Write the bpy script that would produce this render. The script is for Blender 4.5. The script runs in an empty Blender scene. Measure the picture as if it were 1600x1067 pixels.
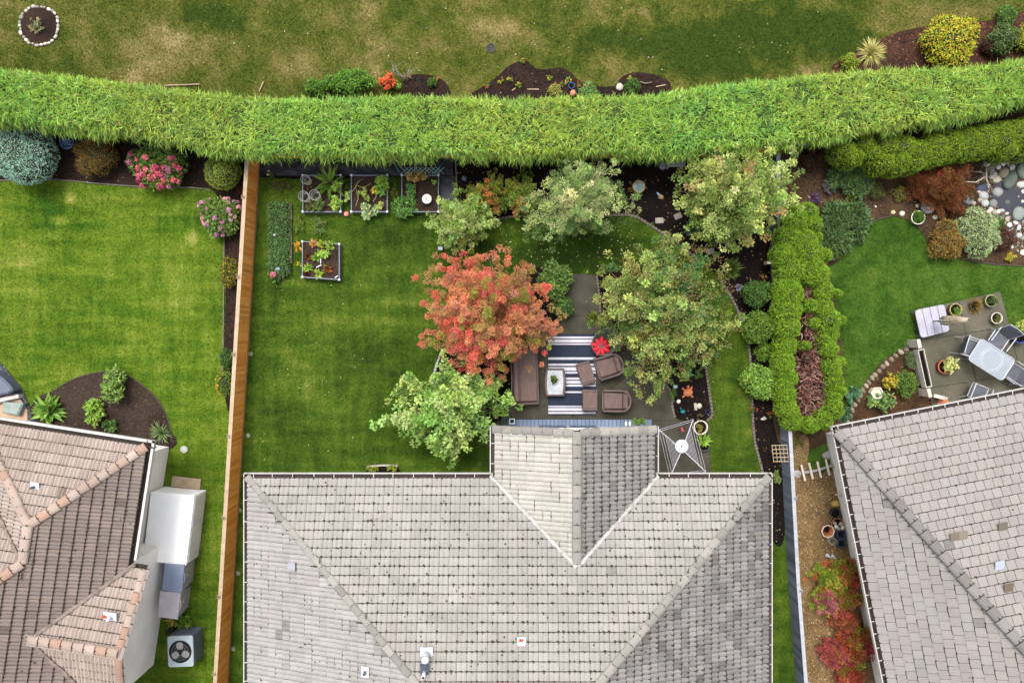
import bpy, bmesh, math, random
import numpy as np
from mathutils import Vector, Matrix

random.seed(7)
RNG = np.random.default_rng(11)
R = math.radians
H, K = 24.2, 1075.0            # camera height in metres, focal length in photo pixels
SC = bpy.context.scene
COL = SC.collection

# ------------------------------------------------------------------ camera, sky, sun, exposure
cam_d = bpy.data.cameras.new('camera'); cam = bpy.data.objects.new('camera', cam_d); COL.objects.link(cam)
cam.location = (0, 0, H); cam.rotation_euler = (0, 0, 0)
cam_d.sensor_width = 36.0; cam_d.lens = 36.0 * K / 1600.0
cam_d.clip_start = 0.1; cam_d.clip_end = 2000.0
SC.camera = cam
SUN_EL, SUN_AZ = R(66), R(-24)       # azimuth clockwise from +Y (top of the picture)
world = bpy.data.worlds.new('World'); SC.world = world; world.use_nodes = True
wn = world.node_tree.nodes; wl = world.node_tree.links; wn.clear()
sky = wn.new('ShaderNodeTexSky'); sky.sky_type = 'NISHITA'; sky.sun_disc = False
sky.sun_elevation = SUN_EL; sky.sun_rotation = SUN_AZ; sky.dust_density = 4.0; sky.air_density = 1.0; sky.ozone_density = 0.6
bg = wn.new('ShaderNodeBackground'); bg.inputs[1].default_value = 0.15
hs = wn.new('ShaderNodeHueSaturation'); hs.inputs['Saturation'].default_value = 0.3   # thin even cloud: a nearly neutral sky
wo = wn.new('ShaderNodeOutputWorld'); wl.new(sky.outputs[0], hs.inputs['Color']); wl.new(hs.outputs[0], bg.inputs[0]); wl.new(bg.outputs[0], wo.inputs[0])
sun_d = bpy.data.lights.new('sun', 'SUN'); sun_d.energy = 1.1; sun_d.angle = R(22); sun_d.color = (1.0, 0.97, 0.92)
sun = bpy.data.objects.new('sun', sun_d); COL.objects.link(sun)
sdir = Vector((math.sin(SUN_AZ) * math.cos(SUN_EL), math.cos(SUN_AZ) * math.cos(SUN_EL), math.sin(SUN_EL)))
sun.rotation_euler = sdir.to_track_quat('Z', 'Y').to_euler(); sun.location = sdir * 60
SC.view_settings.view_transform = 'Standard'; SC.view_settings.look = 'None'
SC.view_settings.exposure = 1.6; SC.view_settings.gamma = 1.0; SC.view_settings.use_curve_mapping = False

# ------------------------------------------------------------------ helpers: places
def P(px, py, z=0.0):
    d = (H - z) / K
    return Vector(((px - 800) * d, (533.5 - py) * d, z))
def U(z=0.0): return (H - z) / K
def PP(pts, z=0.0): return [tuple(P(x, y, z)[:2]) for x, y in pts]
def smooth(poly, n=4):
    out = []; N = len(poly)
    for i in range(N):
        p0, p1, p2, p3 = [np.array(poly[(i + k) % N], float) for k in (-1, 0, 1, 2)]
        for j in range(n):
            t = j / n
            out.append(tuple(0.5 * ((2 * p1) + (p2 - p0) * t + (2 * p0 - 5 * p1 + 4 * p2 - p3) * t * t + (3 * p1 - p0 - 3 * p2 + p3) * t ** 3)))
    return out
def smooth_open(poly, n=5):
    out = []; N = len(poly)
    for i in range(N - 1):
        p0, p1, p2, p3 = [np.array(poly[min(max(i + k, 0), N - 1)], float) for k in (-1, 0, 1, 2)]
        for j in range(n):
            t = j / n
            out.append(tuple(0.5 * ((2 * p1) + (p2 - p0) * t + (2 * p0 - 5 * p1 + 4 * p2 - p3) * t * t + (3 * p1 - p0 - 3 * p2 + p3) * t ** 3)))
    out.append(tuple(poly[-1])); return out
def inside(pts, poly):
    x, y = pts[:, 0], pts[:, 1]; res = np.zeros(len(pts), bool); n = len(poly); j = n - 1
    for i in range(n):
        xi, yi = poly[i]; xj, yj = poly[j]
        c = ((yi > y) != (yj > y)) & (x < (xj - xi) * (y - yi) / ((yj - yi) + 1e-12) + xi)
        res ^= c; j = i
    return res
def area2(poly): return 0.5 * sum(poly[i][0] * poly[(i + 1) % len(poly)][1] - poly[(i + 1) % len(poly)][0] * poly[i][1] for i in range(len(poly)))
def clip_poly(poly, p, n):
    out = []; N = len(poly)
    for i in range(N):
        a, b = poly[i], poly[(i + 1) % N]
        da = (a[0] - p[0]) * n[0] + (a[1] - p[1]) * n[1]; db = (b[0] - p[0]) * n[0] + (b[1] - p[1]) * n[1]
        if da >= 0: out.append(a)
        if (da >= 0) != (db >= 0):
            t = da / (da - db); out.append((a[0] + (b[0] - a[0]) * t, a[1] + (b[1] - a[1]) * t))
    return out
def rrect(cx, cy, sx, sy, r, rot=0.0, n=5):
    pts = []
    for qx, qy, a0 in ((1, 1, 0), (-1, 1, 90), (-1, -1, 180), (1, -1, 270)):
        for k in range(n + 1):
            a = R(a0 + 90 * k / n)
            pts.append((qx * (sx / 2 - r) + r * math.cos(a), qy * (sy / 2 - r) + r * math.sin(a)))
    c, s = math.cos(rot), math.sin(rot)
    return [(cx + x * c - y * s, cy + x * s + y * c) for x, y in pts]
def circle(cx, cy, r, n=20, ry=None):
    ry = ry or r
    return [(cx + r * math.cos(2 * math.pi * k / n), cy + ry * math.sin(2 * math.pi * k / n)) for k in range(n)]

# ------------------------------------------------------------------ helpers: materials
def C(r, g, b, f=1.0):
    def l(v):
        v /= 255.0
        return (v / 12.92 if v <= 0.04045 else ((v + 0.055) / 1.055) ** 2.4) * f
    return (l(r), l(g), l(b))
MATS = {}
def nodes_of(m):
    m.use_nodes = True; nt = m.node_tree; nt.nodes.clear()
    return nt, nt.nodes, nt.links
def nz(nt, pos, scale, detail=3, rough=0.55, dist=0.0, vec_scale=None):
    n = nt.nodes.new('ShaderNodeTexNoise'); n.inputs['Scale'].default_value = scale
    n.inputs['Detail'].default_value = detail; n.inputs['Roughness'].default_value = rough; n.inputs['Distortion'].default_value = dist
    if vec_scale:
        mp = nt.nodes.new('ShaderNodeMapping'); mp.inputs['Scale'].default_value = vec_scale[:3]
        if len(vec_scale) > 3: mp.inputs['Rotation'].default_value = (0, 0, vec_scale[3])
        nt.links.new(pos, mp.inputs['Vector']); nt.links.new(mp.outputs[0], n.inputs['Vector'])
    else: nt.links.new(pos, n.inputs['Vector'])
    return n.outputs[0]
def mth(nt, op, a, b=None, clamp=False):
    n = nt.nodes.new('ShaderNodeMath'); n.operation = op; n.use_clamp = clamp
    for i, v in enumerate((a, b)):
        if v is None: continue
        if isinstance(v, (int, float)): n.inputs[i].default_value = v
        else: nt.links.new(v, n.inputs[i])
    return n.outputs[0]
def rng(nt, v, a, b, c=0.0, d=1.0):
    n = nt.nodes.new('ShaderNodeMapRange'); n.clamp = True
    nt.links.new(v, n.inputs[0])
    for i, x in enumerate((a, b, c, d)): n.inputs[i + 1].default_value = x
    return n.outputs[0]
def mix(nt, fac, a, b, mode='MIX'):
    n = nt.nodes.new('ShaderNodeMix'); n.data_type = 'RGBA'; n.blend_type = mode
    for sock, v in ((n.inputs[0], fac), (n.inputs[6], a), (n.inputs[7], b)):
        if isinstance(v, (int, float)): sock.default_value = v
        elif isinstance(v, tuple): sock.default_value = (*v[:3], 1.0)
        else: nt.links.new(v, sock)
    return n.outputs[2]
def finish(nt, col, rough, bump=None, bstr=0.3, bdist=0.02, spec=0.35, metal=0.0, rough_sock=None):
    b = nt.nodes.new('ShaderNodeBsdfPrincipled'); o = nt.nodes.new('ShaderNodeOutputMaterial')
    if isinstance(col, tuple): b.inputs['Base Color'].default_value = (*col, 1)
    else: nt.links.new(col, b.inputs['Base Color'])
    b.inputs['Roughness'].default_value = rough; b.inputs['Specular IOR Level'].default_value = spec; b.inputs['Metallic'].default_value = metal
    if rough_sock: nt.links.new(rough_sock, b.inputs['Roughness'])
    if bump is not None:
        bn = nt.nodes.new('ShaderNodeBump'); bn.inputs['Strength'].default_value = bstr; bn.inputs['Distance'].default_value = bdist
        nt.links.new(bump, bn.inputs['Height']); nt.links.new(bn.outputs[0], b.inputs['Normal'])
    nt.links.new(b.outputs[0], o.inputs[0]); return b
def posn(nt): return nt.nodes.new('ShaderNodeNewGeometry').outputs['Position']
def mat(name, c1, c2=None, scale=4.0, rough=0.75, bump=0.25, bscale=60.0, spec=0.3, metal=0.0, fine=0.25, stretch=None):
    """plain weathered surface: two tones in patches, fine grain, a little relief"""
    if name in MATS: return MATS[name]
    m = bpy.data.materials.new(name); nt, N, L = nodes_of(m); p = posn(nt)
    c2 = c2 or tuple(v * 0.72 for v in c1)
    f = rng(nt, nz(nt, p, scale, 5, 0.6, 0.2, stretch), 0.32, 0.68)
    g = nz(nt, p, bscale, 3, 0.6, 0, stretch)
    col = mix(nt, f, c1, c2)
    gm = rng(nt, g, 0.25, 0.75, 1 - fine, 1 + fine)
    cc = N.new('ShaderNodeCombineColor'); [L.new(gm, cc.inputs[i]) for i in range(3)]
    col = mix(nt, 1.0, col, cc.outputs[0], 'MULTIPLY')
    finish(nt, col, rough, g if bump else None, bump, 0.01, spec, metal)
    MATS[name] = m; return m
def attr_mat(name, rough=0.7, fine=0.2, bscale=50.0, bump=0.3, spec=0.3, c_dirt=None, dirt=(0.6, 0.7), dscale=3.0, stretch=None, big=0.0, specks=None):
    """colour of each piece comes from its own tint (Col); grain and stains on top"""
    if name in MATS: return MATS[name]
    m = bpy.data.materials.new(name); nt, N, L = nodes_of(m); p = posn(nt)
    a = N.new('ShaderNodeAttribute'); a.attribute_name = 'Col'
    g = nz(nt, p, bscale, 4, 0.65, 0, stretch)
    gm = rng(nt, g, 0.25, 0.75, 1 - fine, 1 + fine)
    cc = N.new('ShaderNodeCombineColor'); [L.new(gm, cc.inputs[i]) for i in range(3)]
    col = mix(nt, 1.0, a.outputs['Color'], cc.outputs[0], 'MULTIPLY')
    if c_dirt:
        d = rng(nt, nz(nt, p, dscale, 8, 0.72, 0.3), dirt[0], dirt[1])
        col = mix(nt, d, col, c_dirt)
    if big:
        w = rng(nt, nz(nt, p, 0.7, 6, 0.65, 0.4), 0.3, 0.7, 1 - big, 1 + big * .4); c2 = N.new('ShaderNodeCombineColor'); [L.new(w, c2.inputs[i]) for i in range(3)]
        col = mix(nt, 1.0, col, c2.outputs[0], 'MULTIPLY')
    if specks:
        sp_ = mth(nt, 'MULTIPLY', rng(nt, nz(nt, p, 9, 2, 0.5), specks, specks + .03), rng(nt, nz(nt, p, 0.6, 3, 0.5), .42, .6)); col = mix(nt, sp_, col, C(52, 48, 40, .5))
    finish(nt, col, rough, g, bump, 0.01, spec)
    MATS[name] = m; return m
def leaf_mat(name='leaf', trans=0.3, rough=0.5, spec=0.25):
    if name in MATS: return MATS[name]
    m = bpy.data.materials.new(name); nt, N, L = nodes_of(m)
    a = N.new('ShaderNodeAttribute'); a.attribute_name = 'Col'
    b = N.new('ShaderNodeBsdfPrincipled'); L.new(a.outputs['Color'], b.inputs['Base Color']); b.inputs['Roughness'].default_value = rough
    b.inputs['Specular IOR Level'].default_value = spec
    t = N.new('ShaderNodeBsdfTranslucent'); L.new(a.outputs['Color'], t.inputs['Color'])
    x = N.new('ShaderNodeMixShader'); x.inputs[0].default_value = trans
    o = N.new('ShaderNodeOutputMaterial'); L.new(b.outputs[0], x.inputs[1]); L.new(t.outputs[0], x.inputs[2]); L.new(x.outputs[0], o.inputs[0])
    MATS[name] = m; return m
def glass_mat(name, col, alpha_mix, rough=0.15):
    m = bpy.data.materials.new(name); nt, N, L = nodes_of(m)
    b = N.new('ShaderNodeBsdfPrincipled'); b.inputs['Base Color'].default_value = (*col, 1); b.inputs['Roughness'].default_value = rough
    t = N.new('ShaderNodeBsdfTransparent'); x = N.new('ShaderNodeMixShader'); x.inputs[0].default_value = alpha_mix
    o = N.new('ShaderNodeOutputMaterial'); L.new(t.outputs[0], x.inputs[1]); L.new(b.outputs[0], x.inputs[2]); L.new(x.outputs[0], o.inputs[0])
    MATS[name] = m; return m

# ------------------------------------------------------------------ helpers: objects
def tag(o, label=None, cat=None, group=None, kind=None):
    if label: o['label'] = label
    if cat: o['category'] = cat
    if group: o['group'] = group
    if kind: o['kind'] = kind
    return o
def thing(name, label, cat, loc=(0, 0, 0), group=None, rz=0.0):
    o = bpy.data.objects.new(name, None); COL.objects.link(o); o.location = loc; o.rotation_euler = (0, 0, rz)
    o.empty_display_size = 0.1
    return tag(o, label, cat, group)
def root_loc(o):
    v = Vector((0, 0, 0))
    while o is not None: v += o.location; o = o.parent
    return v
def link(name, me, material, parent=None):
    o = bpy.data.objects.new(name, me); COL.objects.link(o)
    if parent is not None: o.parent = parent
    if material is not None and not me.materials: me.materials.append(material)
    return o
def copy_tree(o, parent=None, label=None, group=None):
    c = o.copy(); COL.objects.link(c); c.parent = parent
    if label: c['label'] = label
    if group: c['group'] = group
    for ch in list(o.children): copy_tree(ch, c)
    return c
def np_mesh(name, v, f, col=None, smooth_sh=False):
    me = bpy.data.meshes.new(name); v = np.asarray(v, np.float32); f = np.asarray(f, np.int32)
    k = f.shape[1]
    me.vertices.add(len(v)); me.vertices.foreach_set('co', v.ravel())
    me.loops.add(f.size); me.loops.foreach_set('vertex_index', f.ravel())
    me.polygons.add(len(f)); me.polygons.foreach_set('loop_start', np.arange(0, f.size, k, dtype=np.int32))
    me.polygons.foreach_set('loop_total', np.full(len(f), k, np.int32))
    me.polygons.foreach_set('use_smooth', np.full(len(f), bool(smooth_sh)))
    if col is not None:
        a = me.color_attributes.new('Col', 'FLOAT_COLOR', 'POINT')
        c = np.ones((len(v), 4), np.float32); c[:, :3] = col; a.data.foreach_set('color', c.ravel())
    me.update(); me.validate(); return me

class MB:
    """collects shapes in world (or local) coordinates; build() links them as ONE mesh object"""
    def __init__(s): s.v = []; s.f = []; s.mi = []; s.c = []; s.cur = 0; s.col = None; s.xf = None
    def _add(s, vs, fs):
        b = len(s.v)
        for q in vs:
            q = Vector(q)
            if s.xf is not None: q = s.xf @ q
            s.v.append(q[:]); s.c.append(s.col or (1, 1, 1))
        for f in fs: s.f.append([b + i for i in f]); s.mi.append(s.cur)
        return s
    def box(s, c, d, rz=0.0, tilt=None):
        x, y, z = [k / 2 for k in d]; m = Matrix.Translation(c) @ Matrix.Rotation(rz, 4, 'Z')
        if tilt: m = m @ tilt
        vs = [m @ Vector((a, b, e)) for e in (-z, z) for a, b in ((-x, -y), (x, -y), (x, y), (-x, y))]
        return s._add(vs, [(3, 2, 1, 0), (4, 5, 6, 7), (0, 1, 5, 4), (1, 2, 6, 5), (2, 3, 7, 6), (3, 0, 4, 7)])
    def prism(s, poly, z0, z1, ch=0.0, chb=0.0, bottom=True):
        if area2(poly) < 0: poly = poly[::-1]
        n = len(poly); cx = sum(p[0] for p in poly) / n; cy = sum(p[1] for p in poly) / n
        def off(d):
            if d == 0: return poly
            out = []
            for i in range(n):
                a, b, c = np.array(poly[i - 1]), np.array(poly[i]), np.array(poly[(i + 1) % n])
                e1 = b - a; e2 = c - b; n1 = np.array((-e1[1], e1[0])) / (np.hypot(*e1) + 1e-9); n2 = np.array((-e2[1], e2[0])) / (np.hypot(*e2) + 1e-9)
                m = n1 + n2; l = np.hypot(*m)
                m = m / l if l > 1e-6 else n1
                k = max(0.4, float(np.dot(m, n1)))
                out.append(tuple(b + m * d / k))
            return out
        rings = [(off(chb), z0)] if chb else []
        rings += [(poly, z0 + chb), (poly, z1 - ch)] if not chb else [(poly, z0 + chb), (poly, z1 - ch)]
        if ch: rings.append((off(ch), z1))
        vs = [(x, y, z) for r, z in rings for x, y in r]; fs = []
        for k in range(len(rings) - 1):
            for i in range(n): fs.append((k * n + i, k * n + (i + 1) % n, (k + 1) * n + (i + 1) % n, (k + 1) * n + i))
        fs.append(tuple((len(rings) - 1) * n + i for i in range(n)))
        if bottom: fs.append(tuple(reversed(range(n))))
        return s._add(vs, fs)
    def tube(s, pts, r, seg=8, cap=True):
        pts = [Vector(p) for p in pts]; n = len(pts); rr = r if isinstance(r, (list, tuple)) else [r] * n
        vs = []; fs = []; up = Vector((0, 0, 1))
        for i, p in enumerate(pts):
            t = (pts[min(i + 1, n - 1)] - pts[max(i - 1, 0)]).normalized()
            a = t.cross(up); a = a.normalized() if a.length > 0.05 else t.cross(Vector((0, 1, 0))).normalized() if abs(t.y) < 0.9 else Vector((1, 0, 0))
            b = a.cross(t).normalized()
            for k in range(seg):
                q = 2 * math.pi * k / seg; vs.append(p + (a * math.cos(q) + b * math.sin(q)) * rr[i])
        for i in range(n - 1):
            for k in range(seg): fs.append((i * seg + k, i * seg + (k + 1) % seg, (i + 1) * seg + (k + 1) % seg, (i + 1) * seg + k))
        if cap: fs.append(tuple(reversed(range(seg)))); fs.append(tuple((n - 1) * seg + k for k in range(seg)))
        return s._add(vs, fs)
    def ring(s, c, r, t, n=24, seg=6, ry=None):
        cx, cy, cz = c; ry = ry or r; vs = []; fs = []
        for i in range(n):
            a = 2 * math.pi * i / n
            for k in range(seg):
                b = 2 * math.pi * k / seg
                vs.append((cx + (r + t * math.cos(b)) * math.cos(a), cy + (ry + t * math.cos(b)) * math.sin(a), cz + t * math.sin(b)))
        for i in range(n):
            for k in range(seg):
                i2, k2 = (i + 1) % n, (k + 1) % seg; fs.append((i * seg + k, i2 * seg + k, i2 * seg + k2, i * seg + k2))
        return s._add(vs, fs)
    def lathe(s, prof, c=(0, 0, 0), n=20, sx=1.0, sy=1.0, caps=True):
        cx, cy, cz = c; vs = []; fs = []
        for r, z in prof:
            for i in range(n):
                a = 2 * math.pi * i / n; vs.append((cx + r * sx * math.cos(a), cy + r * sy * math.sin(a), cz + z))
        for k in range(len(prof) - 1):
            for i in range(n): fs.append((k * n + i, k * n + (i + 1) % n, (k + 1) * n + (i + 1) % n, (k + 1) * n + i))
        if caps: fs.append(tuple(reversed(range(n)))); fs.append(tuple((len(prof) - 1) * n + i for i in range(n)))
        return s._add(vs, fs)
    def blob(s, c, r, jit=0.12, nu=10, nv=6, rz=0.0, flat=None):
        """rounded, slightly uneven stone or lump"""
        vs = []; fs = []; c = Vector(c); m = Matrix.Rotation(rz, 3, 'Z')
        ph = [random.uniform(0, 6.28) for _ in range(4)]
        def rad(d): return 1 + jit * (math.sin(3 * d.x + ph[0]) + math.sin(3.3 * d.y + ph[1]) + math.sin(2.7 * d.z + ph[2])) / 2
        vs.append(c + m @ (Vector((0, 0, -r[2])) * rad(Vector((0, 0, -1)))))
        for j in range(1, nv):
            th = math.pi * j / nv - math.pi / 2
            for i in range(nu):
                a = 2 * math.pi * i / nu; d = Vector((math.cos(th) * math.cos(a), math.cos(th) * math.sin(a), math.sin(th))); k = rad(d)
                vs.append(c + m @ Vector((d.x * r[0] * k, d.y * r[1] * k, d.z * r[2] * k)))
        vs.append(c + m @ (Vector((0, 0, r[2])) * rad(Vector((0, 0, 1)))))
        last = len(vs) - 1
        for i in range(nu):
            fs.append((0, 1 + (i + 1) % nu, 1 + i)); fs.append((last, last - nu + i, last - nu + (i + 1) % nu))
        for j in range(nv - 2):
            for i in range(nu): fs.append((1 + j * nu + i, 1 + j * nu + (i + 1) % nu, 1 + (j + 1) * nu + (i + 1) % nu, 1 + (j + 1) * nu + i))
        return s._add(vs, fs)
    def sheet(s, poly, z):
        if area2(poly) < 0: poly = poly[::-1]
        return s._add([(x, y, z) for x, y in poly], [tuple(range(len(poly)))])
    def mesh(s, name, origin=Vector((0, 0, 0)), smooth_sh=False, colors=False):
        me = bpy.data.meshes.new(name)
        me.from_pydata([(a - origin[0], b - origin[1], c - origin[2]) for a, b, c in s.v], [], s.f)
        me.polygons.foreach_set('material_index', s.mi)
        if smooth_sh: me.polygons.foreach_set('use_smooth', [True] * len(s.f))
        if colors:
            a = me.color_attributes.new('Col', 'FLOAT_COLOR', 'POINT'); a.data.foreach_set('color', np.array([(*c, 1) for c in s.c], np.float32).ravel())
        me.update(); return me
    def build(s, name, material, parent=None, smooth_sh=False, colors=False):
        me = s.mesh(name, root_loc(parent) if parent is not None else Vector((0, 0, 0)), smooth_sh, colors)
        for m in (material if isinstance(material, (list, tuple)) else [material]): me.materials.append(m)
        return link(name, me, None, parent)
def part(name, material, parent, fn, smooth_sh=False, colors=False):
    b = MB(); fn(b); return b.build(name, material, parent, smooth_sh, colors)
def single(name, label, cat, mb, material, loc, group=None, smooth_sh=False, colors=False):
    """a thing that is one mesh, its origin at its base"""
    me = mb.mesh(name, Vector(loc), smooth_sh, colors)
    for m in (material if isinstance(material, (list, tuple)) else [material]): me.materials.append(m)
    o = link(name, me, None); o.location = loc; return tag(o, label, cat, group)
def structure(name, mb, material, parent=None, smooth_sh=False):
    o = mb.build(name, material, parent, smooth_sh)
    if parent is None: o['kind'] = 'structure'
    return o

# ------------------------------------------------------------------ helpers: foliage
LEAF = leaf_mat('leaf', 0.32); NEEDLE = leaf_mat('needle', 0.22, 0.6); PETAL = leaf_mat('petal', 0.3, 0.6)
def unit(a): return a / (np.linalg.norm(a, axis=1, keepdims=True) + 1e-9)
def rnd(n): return RNG.normal(size=(n, 3))
def palette(pal, n, jit=0.18):
    pal = np.array(pal, np.float32); c = pal[RNG.integers(0, len(pal), n)]
    return np.clip(c * (1 + jit * RNG.normal(size=(n, 1))) * (1 + 0.06 * RNG.normal(size=(n, 3))), 0.004, 0.8)
def leaf_arrays(p, d, n, L, W, col, fold=0.2, bend=0.0):
    """rhombic leaves: base, two sides, tip; bend curves the tip away from the leaf normal"""
    N = len(p); d = unit(d); n = unit(n - d * np.sum(n * d, 1, keepdims=True)); s = np.cross(d, n)
    L = np.broadcast_to(np.asarray(L, float).reshape(-1, 1), (N, 1)); W = np.broadcast_to(np.asarray(W, float).reshape(-1, 1), (N, 1))
    v = np.empty((N, 4, 3)); v[:, 0] = p; v[:, 2] = p + d * L - n * L * bend
    m = p + d * L * 0.45 + n * W * fold
    v[:, 1] = m + s * W * 0.5; v[:, 3] = m - s * W * 0.5
    b = (np.arange(N) * 4)[:, None]
    f = np.concatenate([b + np.array([[0, 3, 2]]), b + np.array([[0, 2, 1]])], 0)
    return v.reshape(-1, 3), f, np.repeat(col, 4, 0)
def blade_arrays(p, d, g, L, W, col, droop=0.35):
    """long blades: two bent segments, five corners"""
    N = len(p); d = unit(d); s = unit(np.cross(d, rnd(N) * 0.4 + np.array([0, 0, 1.0]))); L = np.asarray(L).reshape(-1, 1) * np.ones((N, 1)); W = np.asarray(W).reshape(-1, 1) * np.ones((N, 1))
    m = p + d * L * 0.5 + g * L * 0.06; t = p + d * L + g * L * droop
    v = np.empty((N, 5, 3)); v[:, 0] = p + s * W * 0.35; v[:, 1] = p - s * W * 0.35; v[:, 2] = m + s * W * 0.5; v[:, 3] = m - s * W * 0.5; v[:, 4] = t
    b = (np.arange(N) * 5)[:, None]
    f = np.concatenate([b + np.array([[0, 1, 3]]), b + np.array([[0, 3, 2]]), b + np.array([[2, 3, 4]])], 0)
    return v.reshape(-1, 3), f, np.repeat(col, 5, 0)
def join(*parts_):
    vs, fs, cs, o = [], [], [], 0
    for v, f, c in parts_:
        vs.append(v); fs.append(f + o); cs.append(c); o += len(v)
    return np.concatenate(vs), np.concatenate(fs), np.concatenate(cs)
def leaf_obj(name, parent, arr, material=None):
    v, f, c = arr; v = v - np.array(root_loc(parent))
    return link(name, np_mesh(name, v, f, c), material or LEAF, parent)
def on_blobs(blobs, n, upper=-0.35, inset=0.0, overlap=0.82):
    """points and normals on the outer skin of a union of ellipsoids (x, y, z, rx, ry, rz)"""
    B = np.array(blobs, float); a = B[:, 3] * B[:, 4] + B[:, 3] * B[:, 5]; w = a / a.sum()
    k = RNG.choice(len(B), int(n * 1.6), p=w); d = unit(rnd(len(k))); d[:, 2] = np.where(d[:, 2] < upper, -d[:, 2], d[:, 2])
    p = B[k, :3] + d * B[k, 3:6] * (1 - inset * RNG.random((len(k), 1))); keep = np.ones(len(k), bool)
    for j in range(len(B)):
        q = (p - B[j, :3]) / (B[j, 3:6] * overlap); keep &= ~((np.sum(q * q, 1) < 1) & (k != j))
    nn = unit(d / B[k, 3:6]); idx = np.flatnonzero(keep)[:n]
    return p[idx], nn[idx], k[idx]
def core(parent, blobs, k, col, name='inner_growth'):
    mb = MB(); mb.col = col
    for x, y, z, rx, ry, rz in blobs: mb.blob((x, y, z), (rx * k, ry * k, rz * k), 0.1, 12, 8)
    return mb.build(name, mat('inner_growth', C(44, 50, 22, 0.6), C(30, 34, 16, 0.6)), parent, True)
def sub_clumps(blobs, per, rs, spread=(0.45, 1.0)):
    """small clump centres spread through each blob's volume"""
    out = []; big = np.mean([b[3] for b in blobs]); per0 = per
    for x, y, z, rx, ry, rz in blobs:
        per = max(6, int(per0 * (rx / big) ** 2)); d = unit(rnd(per)); d[:, 2] = np.where(d[:, 2] < -0.5, -d[:, 2], d[:, 2]); r = RNG.uniform(spread[0], spread[1], (per, 1)) ** 0.6
        far = RNG.random((per, 1)) < 0.2; r = np.where(far, r * RNG.uniform(1.05, 1.4, (per, 1)), r)     # sprigs beyond the outline
        out.append(np.concatenate([np.array([x, y, z]) + d * r * np.array([rx, ry, rz]), d], 1))
    return np.concatenate(out)
def crown(parent, blobs, per, leaves, rs, L, W, pal, jit=0.22, up=0.7, name='crown', material=None, tuft=None, tuft_p=0.0, spread=(0.45, 1.0), droop=0.1, clump_jit=0.18, gaps=0.15, gain=(1.36, 1.32, 1.08)):
    """leaf clumps spread through the crown with gaps between them"""
    cl = sub_clumps(blobs, per, rs, spread); ph = RNG.random(6) * 6.28
    hole = np.sin(cl[:, 0] * 4.3 + ph[0] + np.sin(cl[:, 1] * 2.1 + ph[3])) + np.sin(cl[:, 1] * 4.7 + ph[1] + np.sin(cl[:, 0] * 2.6 + ph[4])) + 0.5 * np.sin(cl[:, 2] * 6 + ph[2]) + 0.9 * RNG.normal(size=len(cl))
    cl = cl[hole > np.quantile(hole, gaps)]; nC = len(cl); k = np.repeat(np.arange(nC), leaves); N = len(k)
    off = rnd(N); off = unit(off) * (RNG.random((N, 1)) ** 0.5) * rs * (0.45 + 0.9 * RNG.random((nC, 1)))[k]
    p = cl[k, :3] + off * np.array([1, 1, 0.7]); out = cl[k, 3:]
    d = unit(out * 0.7 + unit(off) * 0.9 + rnd(N) * 0.5 + np.array([0, 0, -droop])); n = unit(np.array([0, 0, up]) + out * 0.4 + rnd(N) * 0.45)
    base = palette(pal, nC, clump_jit) * np.array(gain)
    if tuft is not None:
        sel = RNG.random(nC) < tuft_p; base[sel] = palette(tuft, int(sel.sum()), 0.12) * np.array(gain)
    col = np.clip(base[k] * (1 + 1.25 * jit * RNG.normal(size=(N, 1))), 0.004, 0.8)
    Ls = L * RNG.uniform(0.65, 1.25, N); Ws = W * RNG.uniform(0.7, 1.2, N)
    o = leaf_obj(name, parent, leaf_arrays(p, d, n, Ls, Ws, col, 0.18, 0.12), material)
    return o, cl
def limbs(parent, base, fork, targets, r0, name='trunk', bark=None, n=14):
    """tapered trunk with limbs reaching into the crown"""
    bark = bark or mat('bark', C(92, 78, 64, 0.7), C(60, 50, 42, 0.7), 9, 0.9, 0.6, 40)
    b = MB(); base = Vector(base); fork = Vector(fork)
    mid = base.lerp(fork, 0.5) + Vector((random.uniform(-.06, .06), random.uniform(-.06, .06), 0))
    b.tube([base - Vector((0, 0, .05)), base + Vector((0, 0, 0.08)), mid, fork], [r0 * 1.5, r0 * 1.1, r0 * 0.9, r0 * 0.75], 9)
    idx = list(range(len(targets))); random.shuffle(idx)
    for i in idx[:n]:
        t = Vector(targets[i][:3]); m = fork.lerp(t, 0.5) + Vector((0, 0, 0.12 * (t - fork).length)); st = base.lerp(fork, random.uniform(0.6, 1.0))
        b.tube([st, st.lerp(m, 0.5) + Vector((0, 0, .05)), m, t], [r0 * 0.5, r0 * 0.38, r0 * 0.26, r0 * 0.1], 6)
    return b.build(name, bark, parent, True)

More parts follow.
